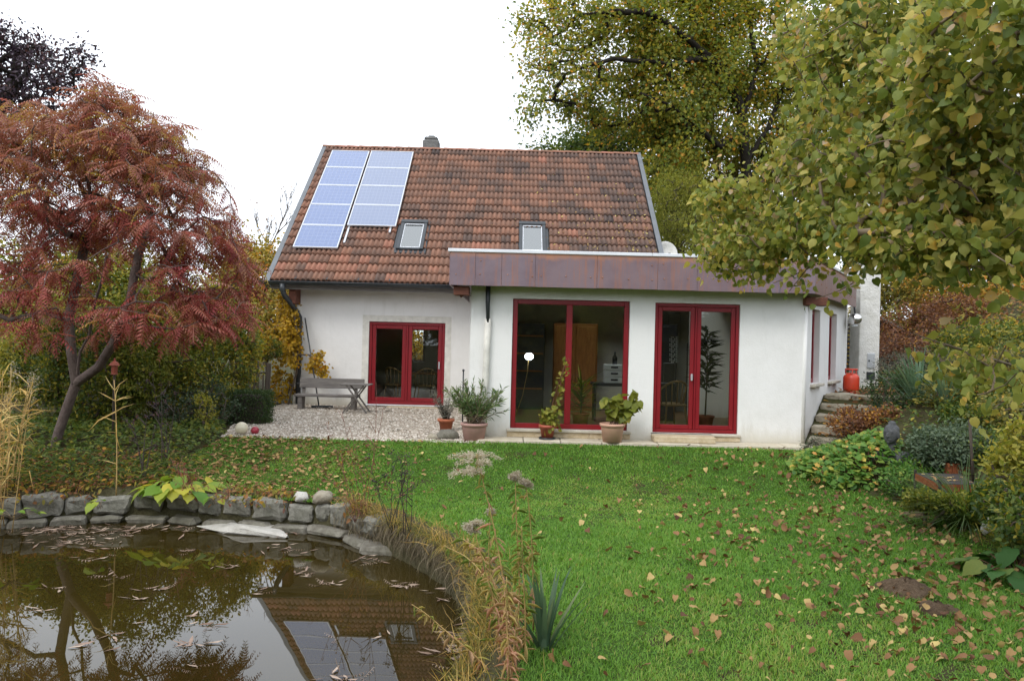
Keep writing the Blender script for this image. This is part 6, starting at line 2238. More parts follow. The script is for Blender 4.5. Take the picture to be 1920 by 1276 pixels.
bush('bank_shrub', 'olive green shrub high on the bank under the hazel', [E(1850, 720, 12.5, 75, 60, .8), E(1790, 750, 12.5, 55, 45, .6), E(1900, 790, 11.0, 55, 40, .6)], M_OLIVE, 240, 20, .09, (.05, .08), (.3, .25), BG)
bush('bank_shrub', 'dark green shrub on the bank behind the stake', [E(1840, 810, 11.6, 60, 45, .6), E(1880, 850, 10.5, 50, 40, .5)], M_GREEN, 190, 20, .08, (.04, .075), (.4, .25), BG)
bush('bank_shrub', 'green shrub with orange tints on the upper slope', [E(1830, 650, 17, 75, 40, .9), E(1900, 660, 16, 60, 45, .9)], M_GREEN, 200, 20, .1, (.06, .09), (.6, .3), BG)
bush('bank_shrub', 'purplish brown thicket right of the flue', [E(1720, 620, 21, 60, 45, 1.1), E(1790, 600, 21, 60, 45, 1.1), E(1690, 650, 20, 40, 30, .8)], M_RUSSET, 260, 22, .12, (.06, .1), (.35, .25), BG)
bush('bank_shrub', 'orange and gold shrub high on the slope', [E(1830, 560, 24, 80, 50, 1.3), E(1900, 580, 23, 60, 55, 1.2), E(1760, 540, 25, 60, 40, 1.2)], M_OLIVE, 260, 22, .14, (.08, .12), (.75, .25), BG)
bush('bank_shrub', 'deep olive thicket below the rusty tree', [E(1700, 560, 26, 70, 60, 1.4), E(1660, 520, 27, 50, 60, 1.2), E(1640, 610, 25, 40, 40, 1.0)], M_OLIVE, 240, 22, .16, (.09, .13), (.3, .25), BG)
bush('bank_shrub', 'green bush behind the slatted screen', [E(1600, 640, 22, 30, 60, .8)], M_OLIVE, 110, 20, .12, (.06, .1), (.4, .25), BG)


def rosette(name, label, cat, c, n, length, mat, spread=.5, width=1.0, arch=.2, single=0, tint=(.5, .25), group=None, leaf='blade', base_r=.05, stiff=.0):
    """blades rising from one crown"""
    t = thing(name, label, cat, tuple(c), group)
    tm = []
    for k in range(4):
        V, F = [], []
        m_ = 7
        for i in range(m_):
            f = i / (m_ - 1)
            w = .032 * width * (1 - f ** 2.2) + .002
            z = -arch * (1 + .4 * k) * f ** 2.2
            V += [(f, w, z + w * .35), (f, 0, z), (f, -w, z + w * .35)]
        for i in range(m_ - 1):
            a = i * 3
            F += [(a, a + 1, a + 4, a + 3), (a + 1, a + 2, a + 5, a + 4)]
        tm.append(tmpl(V, F))
    th = rng.uniform(0, 2 * np.pi, n)
    lean = np.abs(rng.normal(0, spread, n)) + stiff
    ax = np.c_[np.cos(th) * lean, np.sin(th) * lean, np.ones(n)]
    nr = np.c_[-np.cos(th), -np.sin(th), np.maximum(lean, .05)] * -1
    nr = np.c_[-np.cos(th), -np.sin(th), lean]
    pos = np.array(c) + np.c_[np.cos(th) * base_r * rng.random(n), np.sin(th) * base_r * rng.random(n), np.full(n, -.02)]
    foliage(t, mat, pos, ax, nr, rng.uniform(.65, 1.1, n) * length, np.clip(rng.normal(tint[0], tint[1], n), 0, 1), tm, single, 'blades', leaf, True)
    return t


c = gp(1020, 1218); rosette('iris_clump', 'stiff grey green sword leaves standing at the edge of lawn and pond bank', 'iris', c, 30, .58, M_IRIS, .34, 1.15, .08, 30, (.45, .3))
c = gp(1822, 990); rosette('ornamental_grass', 'arching tuft of dark green grass below the fire tray', 'grass clump', c + Vector((0, .1, 0)), 420, .75, M_GREEN, .75, .28, .55, 0, (.25, .25), None, 'blade', .16)
c = gp(1890, 1040); rosette('ornamental_grass', 'short bright green grass tuft between the round stone and the broad leaves', 'grass clump', c, 90, .42, M_YELGREEN, .6, .4, .4, 0, (.3, .2), None, 'blade', .1)
c = Vector(on(at(1722, 716, 13.0))); rosette('yucca', 'spiky dark green sword leaved plant high on the bank', 'yucca', c, 60, .95, M_IRIS, .45, .7, .12, 0, (.25, .2), None, 'blade', .08)
c = Vector(on(at(1775, 770, 12.2))); rosette('yucca', 'drooping grey green sword leaved plant lower on the bank', 'yucca', c, 50, .85, M_IRIS, .6, .6, .35, 0, (.5, .2), None, 'blade', .08)


def broad(name, label, cat, c, n, size, mat, tint, single, spread=.25, h=.2, group=None, tms=None):
    t = thing(name, label, cat, tuple(c), group)
    n = int(n)
    th = rng.uniform(0, 6.283, n); rr = spread * np.sqrt(rng.random(n))
    pos = np.array(c) + np.c_[np.cos(th) * rr, np.sin(th) * rr, h * (1 - .6 * rr / spread) * rng.uniform(.6, 1.1, n)]
    L = [curve(np.array(c) + np.array([rng.normal(0, .02), rng.normal(0, .02), -.02]), p, (0, 0, .03), 4) for p in pos]
    for l_ in L: stems(t, 'stalk', M_HAZELTWIG if mat is not M_BERG else M_REDTWIG, [l_], .004, .003, 4)
    ax = np.c_[np.cos(th), np.sin(th), rng.uniform(-.5, .3, n)]
    foliage(t, mat, pos, ax, np.c_[np.cos(th) * .3, np.sin(th) * .3, np.ones(n)] + rnd(n, .2), rng.uniform(*size, n), np.clip(rng.normal(tint[0], tint[1], n), 0, 1), tms or T_HOSTA, single, 'leaves', 'leaf')
    return t


T_HOSTA = [hazel_tmpl(.35, 71, .22), hazel_tmpl(.55, 72, .15)]
c = gp(335, 925); broad('hosta', 'broad yellow green leaves at the top of the pond wall', 'hosta', c + Vector((.0, .05, 0)), 40, (.13, .23), M_HOSTA, (.5, .28), 40, .45, .26)
c = gp(398, 945); broad('hosta', 'few pale green leaves hanging over the pond wall to the right', 'hosta', c + Vector((0, .1, 0)), 7, (.08, .13), M_HOSTA, (.6, .2), 7, .14, .10)
c = gp(185, 950); broad('hosta', 'tiny pale green sprout at the foot of the pond wall', 'hosta', c, 5, (.08, .12), M_HOSTA, (.55, .2), 5, .10, .12)
c = gp(1900, 1085); broad('bergenia', 'large deep green leaves at the bottom right edge of the bed', 'bergenia', c + Vector((.05, .1, 0)), 34, (.14, .24), M_BERG, (.5, .28), 34, .36, .26)
c = gp(1868, 1050); broad('bergenia', 'smaller clump of green leaves just left of the large deep green leaves', 'bergenia', c, 12, (.09, .14), M_BERG, (.4, .2), 12, .2, .14)
c = gp(25, 1000 - 30); broad('bergenia', 'low green leaves at the water line below the reeds', 'bergenia', c, 12, (.07, .11), M_HOSTA, (.35, .2), 12, .25, .12)


def build_geranium():
    c = gp(1600, 905)
    t = thing('geranium_patch', 'mound of lobed yellow green leaves with orange tints before the stone figure', 'ground cover', tuple(c))
    n = 1300
    th = rng.uniform(0, 6.283, n); r = np.sqrt(rng.random(n))
    x = c.x + .05 + .75 * r * np.cos(th); y = c.y + .45 + .70 * r * np.sin(th)
    z = terrain(x, y) + .08 + .30 * (1 - r ** 2) * rng.uniform(.8, 1.05, n)
    foliage(t, M_GERAN, np.c_[x, y, z], np.c_[np.cos(th), np.sin(th), np.full(n, -.3)] + rnd(n, .7) + np.array([0, -.4, 0]), np.tile([0, -.45, 1.], (n, 1)) + rnd(n, .3), rng.uniform(.06, .11, n), np.clip(rng.normal(.48, .26, n), 0, 1), [hazel_tmpl(.25, 81, .1), T_LOBED], 160, 'leaves', 'leaf')
    stems(t, 'stalk', M_REDTWIG, [curve((a, b, float(terrain(a, b)) - .02), (a + rng.normal(0, .03), b, d), (0, 0, .02), 3) for a, b, d in zip(x[:160], y[:160], z[:160])], .003, .002, 3)


build_geranium()


# --- goldenrods and dry stems by the pond
def goldenrod(label, pts, D, plume=0.0, nleaf=70, L=(.06, .11), tint=(.4, .25), single=40, lean=0.0, plume_tint=.6, branch=0):
    P_ = [np.array(at(px, py, D + lean * i / max(1, len(pts) - 1))) for i, (px, py) in enumerate(pts)]
    t = thing('goldenrod', label, 'goldenrod', tuple(P_[0]), 'goldenrods on the pond bank')
    fine = []
    for a, b in zip(P_[:-1], P_[1:]):
        for k in range(6): fine.append(a + (b - a) * k / 6)
    fine.append(P_[-1]); fine = np.array(fine)
    k_ = np.ones(5) / 5
    sm = fine.copy(); sm[2:-2] = np.stack([np.convolve(fine[:, i], k_, 'valid') for i in range(3)], 1)
    stems(t, 'stem', M_STRAW, [[tuple(p) for p in sm]], .006, .0025, 6)
    n = int(nleaf * 1.05)
    L = (L[0] * 1.05, L[1] * 1.15)
    f = np.sort(rng.uniform(.04, .97, n)) * (len(sm) - 1)
    i = np.minimum(f.astype(int), len(sm) - 2)
    p = sm[i] + (sm[i + 1] - sm[i]) * (f - i)[:, None]
    d = unit(sm[i + 1] - sm[i])
    th = np.arange(n) * 2.4 + rng.normal(0, .3, n)
    o = np.c_[np.cos(th), np.sin(th), np.zeros(n)]
    hh = f / (len(sm) - 1)
    ax = o + d * rng.uniform(-.1, .5, n)[:, None] + np.c_[rng.normal(0, .25, n), np.zeros(n), rng.uniform(-1.3, .35, n)]
    ti = np.clip(tint[0] + .12 + (hh - .5) * .6 + rng.normal(0, tint[1] * 1.15, n), 0, 1)
    TL = [tmpl([(0, 0, 0), (.3, .046, .03), (.65, .036, -.06), (1, 0, -.3), (.65, -.036, -.06), (.3, -.046, .03)], [(0, 1, 2, 5), (5, 2, 3, 4)]),
          tmpl([(0, 0, 0), (.25, .05, .06), (.6, .05, .02), (.95, 0, -.45), (.6, -.04, .0), (.25, -.05, .06)], [(0, 1, 2, 5), (5, 2, 3, 4)])]
    TL = [tmpl(a['v'], [(0, 1, 2, 3), (0, 3, 4, 5)]) for a in TL]
    foliage(t, M_GOLD, p, ax, np.tile([0, 0, 1.], (n, 1)) + o * .3 + rnd(n, .25), rng.uniform(*L, n) * rng.uniform(.5, 1.15, n) * (1.15 - .5 * hh), ti, TL, single, 'leaves', 'leaf')
    if plume > 0:
        top = sm[-1]
        tp, tx = [], []
        rib = []
        for b in range(int(9 + plume * 40)):
            a = rng.uniform(0, 6.283); l = plume * rng.uniform(.45, 1.0)
            st = top - np.array([0, 0, plume * rng.uniform(0, .75)])
            e = st + np.array([math.cos(a) * l, math.sin(a) * l * .7, l * rng.uniform(-.15, .35)])
            c_ = curve(st, e, (0, 0, l * .28), 8)
            rib.append(c_)
            q = np.array(c_)[2:]
            q = np.repeat(q, 30, 0) + rnd(len(q) * 30, .009) + np.array([0, 0, .006])
            tp.append(q)
        stems(t, 'plume_stalk', M_STRAW, rib, .002, .001, 3)
        tp = np.concatenate(tp)
        foliage(t, M_PLUME, tp, rnd(len(tp)) + np.array([0, 0, .5]), rnd(len(tp)), rng.uniform(.006, .013, len(tp)), np.clip(rng.normal(plume_tint, .25, len(tp)), 0, 1), T_OVAL, 0, 'plume')
    return t


goldenrod('tallest goldenrod with a large fluffy cream plume, leaning to the left', [(948, 1268), (952, 1180), (945, 1090), (925, 980), (905, 900), (893, 850)], 4.95, .21, 80, (.07, .12), (.3, .25), 40)
goldenrod('upright goldenrod with a narrow grey brown seed head', [(968, 1230), (975, 1100), (968, 980), (966, 890)], 5.2, .055, 90, (.06, .10), (.6, .25), 40, 0, .1)
goldenrod('goldenrod with a small grey head right of the upright one', [(1000, 1180), (1000, 1080), (995, 980), (986, 905)], 5.4, .05, 80, (.06, .10), (.55, .25), 36, 0, .1)
goldenrod('low goldenrod with a drooping pale plume in the middle of the clump', [(962, 1262), (935, 1160), (908, 1060), (885, 980)], 5.05, .085, 70, (.06, .1), (.4, .25), 36, 0, .4)
goldenrod('goldenrod stem bent out over the water at the bottom', [(940, 1290), (895, 1230), (845, 1190), (800, 1150), (772, 1132)], 4.9, 0, 56, (.06, .1), (.3, .2), 36, 0)
goldenrod('yellowing goldenrod arching left above the pond edge', [(960, 1180), (925, 1100), (880, 1045), (832, 1022)], 5.7, 0, 80, (.07, .12), (.6, .25), 40, .8)
goldenrod('pink leaved goldenrod leaning towards the pond in the thick of the clump', [(955, 1190), (930, 1100), (900, 1030), (868, 1010)], 5.3, 0, 80, (.07, .12), (.15, .2), 40, .3)
goldenrod('salmon coloured goldenrod at the very bottom of the picture', [(950, 1300), (955, 1230), (948, 1150), (950, 1080)], 4.75, 0, 80, (.07, .12), (.1, .15), 40)
goldenrod('green and orange goldenrod between the two narrow seed heads', [(985, 1240), (985, 1150), (980, 1060), (978, 985)], 5.1, 0, 80, (.06, .11), (.55, .3), 40)
goldenrod('short rusty goldenrod in front of the sword leaves', [(958, 1295), (962, 1230), (968, 1165), (972, 1130)], 4.8, 0, 46, (.06, .1), (.1, .2), 30)
goldenrod('green tipped goldenrod in the left of the clump', [(940, 1230), (925, 1130), (915, 1040), (920, 960)], 5.3, .03, 80, (.06, .11), (.7, .25), 40, 0, .3)


def dry_stem(label, base, tops, mat, r=.005, seeds=0, lf=0, lmat=None, group='dry stems on the pond bank', D=None, name='dry_perennial', tint=.4):
    b = Vector(base)
    t = thing(name, label, 'dry plant', tuple(b), group)
    L, tips = [], []
    for (px, py, bend) in tops:
        e = at(px, py, b.y + random.uniform(-.15, .15))
        L.append(curve(np.array(b) + [random.uniform(-.05, .05), random.uniform(-.05, .05), -.03], np.array(e), (bend, 0, 0), 9)); tips.append(np.array(e))
        q = np.array(L[-1])
        for k in (4, 5, 6, 7):
            if random.random() < .6:
                L.append(curve(q[k], q[k] + np.array([random.uniform(-.16, .16), random.uniform(-.08, .08), random.uniform(.06, .2)]), (0, 0, .01), 4)); tips.append(np.array(L[-1][-1]))
    stems(t, 'stem', mat, L, r, .0018, 5)
    tips = np.array(tips)
    if seeds:
        q = np.repeat(tips, seeds, 0) + rnd(len(tips) * seeds, .018)
        foliage(t, M_BEECH if mat is M_GREYTWIG else M_RUSSET, q, rnd(len(q)), rnd(len(q)), rng.uniform(.012, .03, len(q)), rng.random(len(q)), T_OVAL, 0, 'seed_heads')
    if lf:
        q = np.concatenate([np.array(l)[2:] for l in L]); q = q[rng.integers(0, len(q), lf)] + rnd(lf, .015)
        foliage(t, lmat, q, rnd(lf, .7) + np.array([0, 0, -.5]), rnd(lf), rng.uniform(.03, .065, lf), np.clip(rng.normal(tint, .25, lf), 0, 1), T_LANCE, 0, 'withered_leaves')
    return t


def bank_pt(px, D):
    x = (px - 960) / FPX * D
    return (x, D, float(terrain(x, D)))


dry_stem('thin arching bare reddish twigs standing up in front of the gravel', bank_pt(690, 9.25), [(612, 790, -.06), (640, 765, .0), (705, 715, .1), (720, 760, .03), (655, 800, .05), (590, 855, -.1)], M_REDTWIG, .004, 0, 30, M_RUSSET, tint=.5)
dry_stem('brown dried perennial with grey seed heads beside the arching twigs', bank_pt(745, 8.75), [(690, 855, -.03), (735, 850, .02), (765, 870, .03), (755, 900, 0), (700, 900, 0)], M_GREYTWIG, .005, 18, 60, M_RUSSET, tint=.3)
dry_stem('orange brown dried stems at the bend of the pond wall', bank_pt(680, 9.0), [(640, 850, -.04), (660, 900, 0), (690, 880, .03), (630, 905, -.03)], M_REDTWIG, .005, 6, 90, M_OLIVE, tint=.9)
dry_stem('dark upright dead stalks in the middle of the dried perennials', bank_pt(770, 8.5), [(738, 880, 0), (765, 885, .0), (772, 900, .02), (750, 860, .02)], M_GREYTWIG, .006, 8, 24, M_RUSSET, tint=.2)
dry_stem('blackened seed stalk in front of the ground cover under the sumac', np.array(gp(272, 905)), [(250, 790, .0), (275, 780, 0), (290, 800, 0)], M_GREYTWIG, .014, 26, 40, M_BEECH, tint=.5)
dry_stem('second blackened stalk with crossing twigs right of the first', np.array(gp(308, 880)), [(302, 720, .02), (330, 735, .05), (285, 700, -.02), (312, 770, 0)], M_GREYTWIG, .010, 22, 36, M_BEECH, tint=.5)
dry_stem('small pinkish red shrub sprig beside the broad pond side leaves', np.array(gp(372, 935)), [(318, 855, .0), (335, 870, .02), (350, 880, 0), (330, 900, -.02)], M_REDTWIG, .004, 0, 170, M_SUMAC, tint=.25)
dry_stem('pinkish dry sprig hanging by the pond wall', np.array(gp(425, 945)), [(395, 915, 0), (415, 920, 0), (428, 925, 0)], M_REDTWIG, .003, 0, 70, M_SUMAC, tint=.6)


# --- reeds at the left
def reeds():
    t = thing('reed_clump', 'tangle of straw coloured reeds with long bent blades at the left edge of the pond', 'reeds', bank_pt(0, 9.6))
    L, pos, ax, sz = [], [], [], []
    for i in range(48):
        px = rng.normal(-8, 26); D = rng.uniform(9.0, 10.2)
        x = (px - 960) / FPX * D; b = np.array([x, D, float(terrain(x, D)) - .3])
        e = b + np.array([rng.normal(.05, .16), rng.normal(0, .1), rng.uniform(1.0, 1.95)])
        l = curve(b, e, (rng.normal(0, .08), 0, 0), 8); L.append(l)
        q = np.array(l)
        for k in range(10):
            f = rng.uniform(.25, 1) * 7; j = min(int(f), 6)
            pos.append(q[j] + (q[j + 1] - q[j]) * (f - j)); a = rng.uniform(0, 6.283)
            ax.append([math.cos(a), math.sin(a) * .6, rng.uniform(-.2, 1.1)]); sz.append(rng.uniform(.2, .42))
    stems(t, 'stem', M_STRAW, L, .006, .003, 5)
    TB = [tmpl([(0, .018, 0), (0, -.018, 0), (.5, -.02, .02), (.5, .02, .02), (1, 0, d)], [(0, 1, 2, 3), (3, 2, 4)]) for d in (-.35, -.15, -.6)]
    n = len(pos)
    foliage(t, M_REEDLEAF, np.array(pos), np.array(ax), np.tile([0, 0, 1.], (n, 1)) + rnd(n, .4), np.array(sz), rng.random(n), TB, 120, 'blades', 'blade')
    heads = []
    for l in L[::3]:
        heads.append(np.repeat(np.array(l)[-1:], 60, 0) + rnd(60, .03) * [1.2, 1, 2.2] + [.03, 0, -.03])
    h = np.concatenate(heads)
    foliage(t, M_PLUME, h, rnd(len(h), .5) + np.array([.4, 0, -.5]), rnd(len(h)), rng.uniform(.02, .05, len(h)), rng.uniform(0, .5, len(h)), T_LANCE, 0, 'seed_plumes')


reeds()


def lone_reed():
    b = np.array(gp(218, 928)); D = b[1]
    t = thing('reed_stalk', 'single tall yellow reed stalk with short stiff blades on the pond wall', 'reed', tuple(b))
    l = curve(b, np.array(at(214, 712, D)), (.04, 0, 0), 12)
    stems(t, 'stem', M_STRAW, [l], .009, .004, 7)
    q = np.array(l); pos, ax, sz = [], [], []
    for k, (f, dx, dz, s) in enumerate([(.95, -.5, .8, .2), (.97, .6, .7, .2), (.9, 1, .5, .18), (.86, -1, .6, .24), (.82, 1, .35, .2), (.78, -1, -.6, .42), (.74, .9, .5, .22), (.7, -.9, .4, .2), (.66, .15, -1, .34), (.88, .2, 1, .2), (.6, -1, .1, .12), (.30, -.9, .3, .2)]):
        j = min(int(f * 11), 10); pos.append(q[j]); ax.append([dx, -.2, dz]); sz.append(s)
    foliage(t, M_REEDLEAF, np.array(pos), np.array(ax), np.tile([.1, -1., .35], (len(pos), 1)), np.array(sz) * 1.1, rng.uniform(.3, .9, len(pos)), tmpl([(0, .04, 0), (0, -.04, 0), (.5, -.045, .03), (.5, .045, .03), (1, 0, -.08)], [(0, 1, 2, 3), (3, 2, 4)]), 20, 'blades', 'blade')


lone_reed()


# --- ground cover and litter under the sumac and on the banks
def cover(name, label_unused, xy, mat, size, tint, tms, h=.10, kind='stuff', up=1.0, parent=None):
    n = len(xy)
    z = terrain(xy[:, 0], xy[:, 1]) + rng.uniform(.02, h, n)
    o = foliage(parent, mat, np.c_[xy, z], rnd(n) * [1, 1, .4], np.tile([0, -.2, up], (n, 1)) + rnd(n, .4), rng.uniform(*size, n), np.clip(rng.normal(tint[0], tint[1], n), 0, 1), tms, 0, name)
    o['kind'] = kind
    return o


def region(n, x0, x1, y0, y1, f=None):
    x = rng.uniform(x0, x1, n); y = rng.uniform(y0, y1, n)
    m_ = poly_sdf(x, y, POND_S) > .1
    if f is not None: m_ &= f(x, y)
    return np.c_[x[m_], y[m_]]


tag(cover('ivy_ground_cover', '', region(9000, -9.5, -4.2, 11.2, 14.6, lambda x, y: (x < np.interp(y, [11, 12.9, 14.6], [-4.9, -4.7, -5.4])) & (y > 11.2 + .5 * np.sin(x * 3))), M_GREEN, (.05, .09), (.48, .22), T_LOBED, .16), 'low green ivy like ground cover under the sumac', 'ground cover')
tag(cover('leaf_litter_bank', '', region(3600, -9, -4.0, 9.4, 11.6, lambda x, y: x < np.interp(y, [9, 10.4, 11.6], [-3.5, -4.2, -4.9])), M_RUSSET, (.05, .09), (.55, .35), T_OVAL, .16), 'rusty brown dying perennials and fallen leaves along the top of the pond wall', 'leaf litter')
tag(cover('bank_greens', '', region(6500, -8.5, -4.4, 9.5, 11.4), M_GREEN, (.06, .14), (.4, .35), T_LANCE, .26, 'stuff', .6), 'straggling grass and weeds along the top of the pond wall', 'weeds')
tag(cover('bank_weeds', '', region(11000, 4.5, 12.5, 5.5, 16.5, lambda x, y: (x > bed_edge(y) + .1) & (side_uv(x, y)[1] > 1.2)), M_GREEN, (.05, .10), (.45, .3), T_OVAL, .18), 'mixed low green plants covering the right hand bank', 'ground cover')
tag(cover('slope_litter', '', region(16000, 5, 24, 13, 30, lambda x, y: (side_uv(x, y)[1] > .1) & (y > 13.2) & ~((x < 7.4) & (y > 17.0))), M_RUSSET, (.06, .12), (.55, .3), T_OVAL, .08), 'brown fallen leaves covering the slope and the path above the steps', 'leaf litter')
tag(cover('slope_undergrowth', '', region(9000, 8.5, 24, 15, 30), M_OLIVE, (.07, .14), (.4, .3), T_OVAL, .45), 'olive undergrowth on the wooded slope at the right', 'undergrowth')

# creeping plants that trail over the tops of the wall's stones
def wall_trailers():
    Q, s_ = along_pond()
    n = 2600
    u = rng.uniform(.3, s_[-1] - .3, n)
    keep = np.sin(u * 2.3) + np.sin(u * 5.1 + 1) + rng.normal(0, .6, n) > .3
    u = u[keep]; n = len(u)
    x = np.interp(u, s_, Q[:, 0]); y = np.interp(u, s_, Q[:, 1])
    drop = np.abs(rng.normal(0, .07, n))
    y2 = y + .10 - .16 * (drop > .05) + rng.normal(0, .06, n) + .12 * rng.random(n)
    z = terrain(x, y2) + .05 - drop * (y2 < y + .06) + .05 * rng.random(n)
    ti = np.clip(rng.normal(.5, .3, n), 0, 1)
    half = rng.random(n) < .55
    for m_, mt, nm, lab in ((half, M_OLIVE, 'trailing_weeds', 'olive weeds trailing over the stones of the pond wall'), (~half, M_RUSSET, 'rusty_trailers', 'rusty dying stems trailing over the stones of the pond wall')):
        k = int(m_.sum())
        o = foliage(None, mt, np.c_[x, y2, z][m_], rnd(k, .6) + np.array([0, -.5, -.4]), rnd(k, .5) + np.array([0, -.5, .7]), rng.uniform(.04, .09, k), ti[m_], [T_OVAL, T_LANCE], 0, nm)
        tag(o, lab, 'weeds')


wall_trailers()

# hanging grass along the right pond edge
def bank_grass():
    P_ = catmull(POND, 40)
    m_ = (P_[:, 0] > -2.1) & (P_[:, 1] > 4.0)
    P_ = P_[m_]
    n = 3600
    i = rng.integers(0, len(P_), n)
    T_ = unit(np.roll(P_, -1, 0) - np.roll(P_, 1, 0))[i]
    N_ = np.stack([-T_[:, 1], T_[:, 0]], 1)
    cen = np.array([-3.8, 6.4])
    N_ = np.where(((P_[i] - cen) * N_).sum(1, keepdims=True) < 0, -N_, N_)
    off = np.abs(rng.normal(0, .16, n)) - .02
    q = P_[i] + N_ * off[:, None]
    z = terrain(q[:, 0], q[:, 1]) + .01
    ax = np.c_[-N_ * rng.uniform(-.2, 1.0, n)[:, None], rng.uniform(-.6, 1.0, n)] + rnd(n, .3)
    TB = [tmpl([(0, .02, 0), (0, -.02, 0), (.5, -.018, .02), (.5, .018, .02), (1, 0, d)], [(0, 1, 2, 3), (3, 2, 4)]) for d in (-.6, -.25, -.9)]
    o = foliage(None, M_OLIVE, np.c_[q, z], ax, np.tile([0, 0, 1.], (n, 1)) + rnd(n, .3), rng.uniform(.06, .20, n), np.clip(rng.normal(.35, .3, n), 0, 1), TB, 0, 'bank_grass')
    tag(o, 'dry olive grass hanging over the right hand edge of the pond', 'grass')
    n = 1100
    i = rng.integers(0, len(P_), n)
    q = P_[i] + N_[:n] * 0 + rng.normal(0, .12, (n, 2)) + unit(P_[i] - cen) * .12
    z = terrain(q[:, 0], q[:, 1]) + .01
    TB = [tmpl([(0, .012, 0), (0, -.012, 0), (.5, -.012, .02), (.5, .012, .02), (1, 0, d)], [(0, 1, 2, 3), (3, 2, 4)]) for d in (-.5, -.2)]
    o = foliage(None, M_REEDLEAF, np.c_[q, z], rnd(n, .5) + np.array([-.2, 0, .8]), rnd(n), rng.uniform(.08, .24, n), rng.uniform(0, .6, n), TB, 0, 'dry_grass')
    tag(o, 'pale dry grass blades among the goldenrods on the pond bank', 'grass')

    # strands hanging down the earth face
    n = 4200
    i = rng.integers(0, len(P_), n)
    out = unit(P_[i] - cen)
    q = P_[i] + out * rng.uniform(-.06, .05, (n, 1))
    z = terrain(q[:, 0], q[:, 1]) - np.abs(rng.normal(0, .10, n)) + .02
    o = foliage(None, M_HANG, np.c_[q, z], np.c_[-out * .25, np.full(n, -.9)] + rnd(n, .25), np.c_[-out, np.full(n, .2)] + rnd(n, .3), rng.uniform(.10, .26, n), rng.random(n), TB, 0, 'hanging_grass')
    tag(o, 'dead brown grass strands hanging down the earth bank above the water', 'grass')


bank_grass()


# --- leaves on the pond
def wp(px, py):
    x, y = unroll(px, py)
    D = (EYE - WATER_Z) * FPX / y
    return np.array([x / FPX * D, D, WATER_Z + .006])


def float_leaves():
    pts = []
    cl = [(150, 1012, 90, 14, 60), (110, 995, 90, 7, 90), (300, 990, 140, 5, 60), (200, 1080, 30, 5, 7), (350, 1033, 20, 4, 7), (290, 1105, 34, 4, 8), (165, 1048, 20, 4, 6), (440, 1062, 40, 3, 8), (570, 1072, 22, 8, 12), (610, 1096, 30, 5, 10),
          (540, 1030, 40, 10, 14), (660, 1010, 30, 5, 10), (700, 1050, 40, 10, 16), (755, 1098, 30, 7, 16), (830, 1110, 20, 4, 5), (830, 1125, 25, 4, 6), (360, 1210, 40, 6, 8), (200, 1192, 20, 6, 5), (90, 1103, 24, 4, 5), (250, 1123, 20, 3, 4), (630, 1195, 14, 4, 2),
          (720, 1190, 12, 3, 2), (860, 1195, 40, 16, 34), (870, 1235, 40, 20, 44), (640, 1268, 50, 6, 14), (330, 1250, 40, 5, 5), (140, 1220, 60, 10, 4), (480, 1110, 40, 6, 4), (350, 1170, 70, 20, 9), (60, 1145, 40, 10, 6), (520, 1000, 60, 6, 20)]
    for (px, py, sx, sy, n) in cl:
        for _ in range(n):
            p = wp(px + rng.normal(0, sx * .6), py + rng.normal(0, sy * .6))
            if poly_sdf(p[0], p[1], POND_S) < -.03: pts.append(p)
    pts = np.array(pts); n = len(pts)
    foliage(water, M_WLEAF, pts, rnd(n) * [1, .6, .0] + [.4, 0, .03], np.tile([0, 0, 1.], (n, 1)) + rnd(n, .12), rng.uniform(.08, .165, n), rng.random(n),
            [tmpl([(0, 0, 0), (.3, .10, .02), (.7, .08, .05), (1, 0, .10), (.7, -.08, .01), (.3, -.09, .04)], [(0, 1, 2, 3), (0, 3, 4, 5)]), sumac_tmpl(5, 91, .16, -.1), tmpl([(0, 0, 0), (.4, .08, .03), (1, 0, .05), (.4, -.08, .0)], [(0, 1, 2), (0, 2, 3)])], 300, 'floating_leaves', 'floating_leaf')


float_leaves()


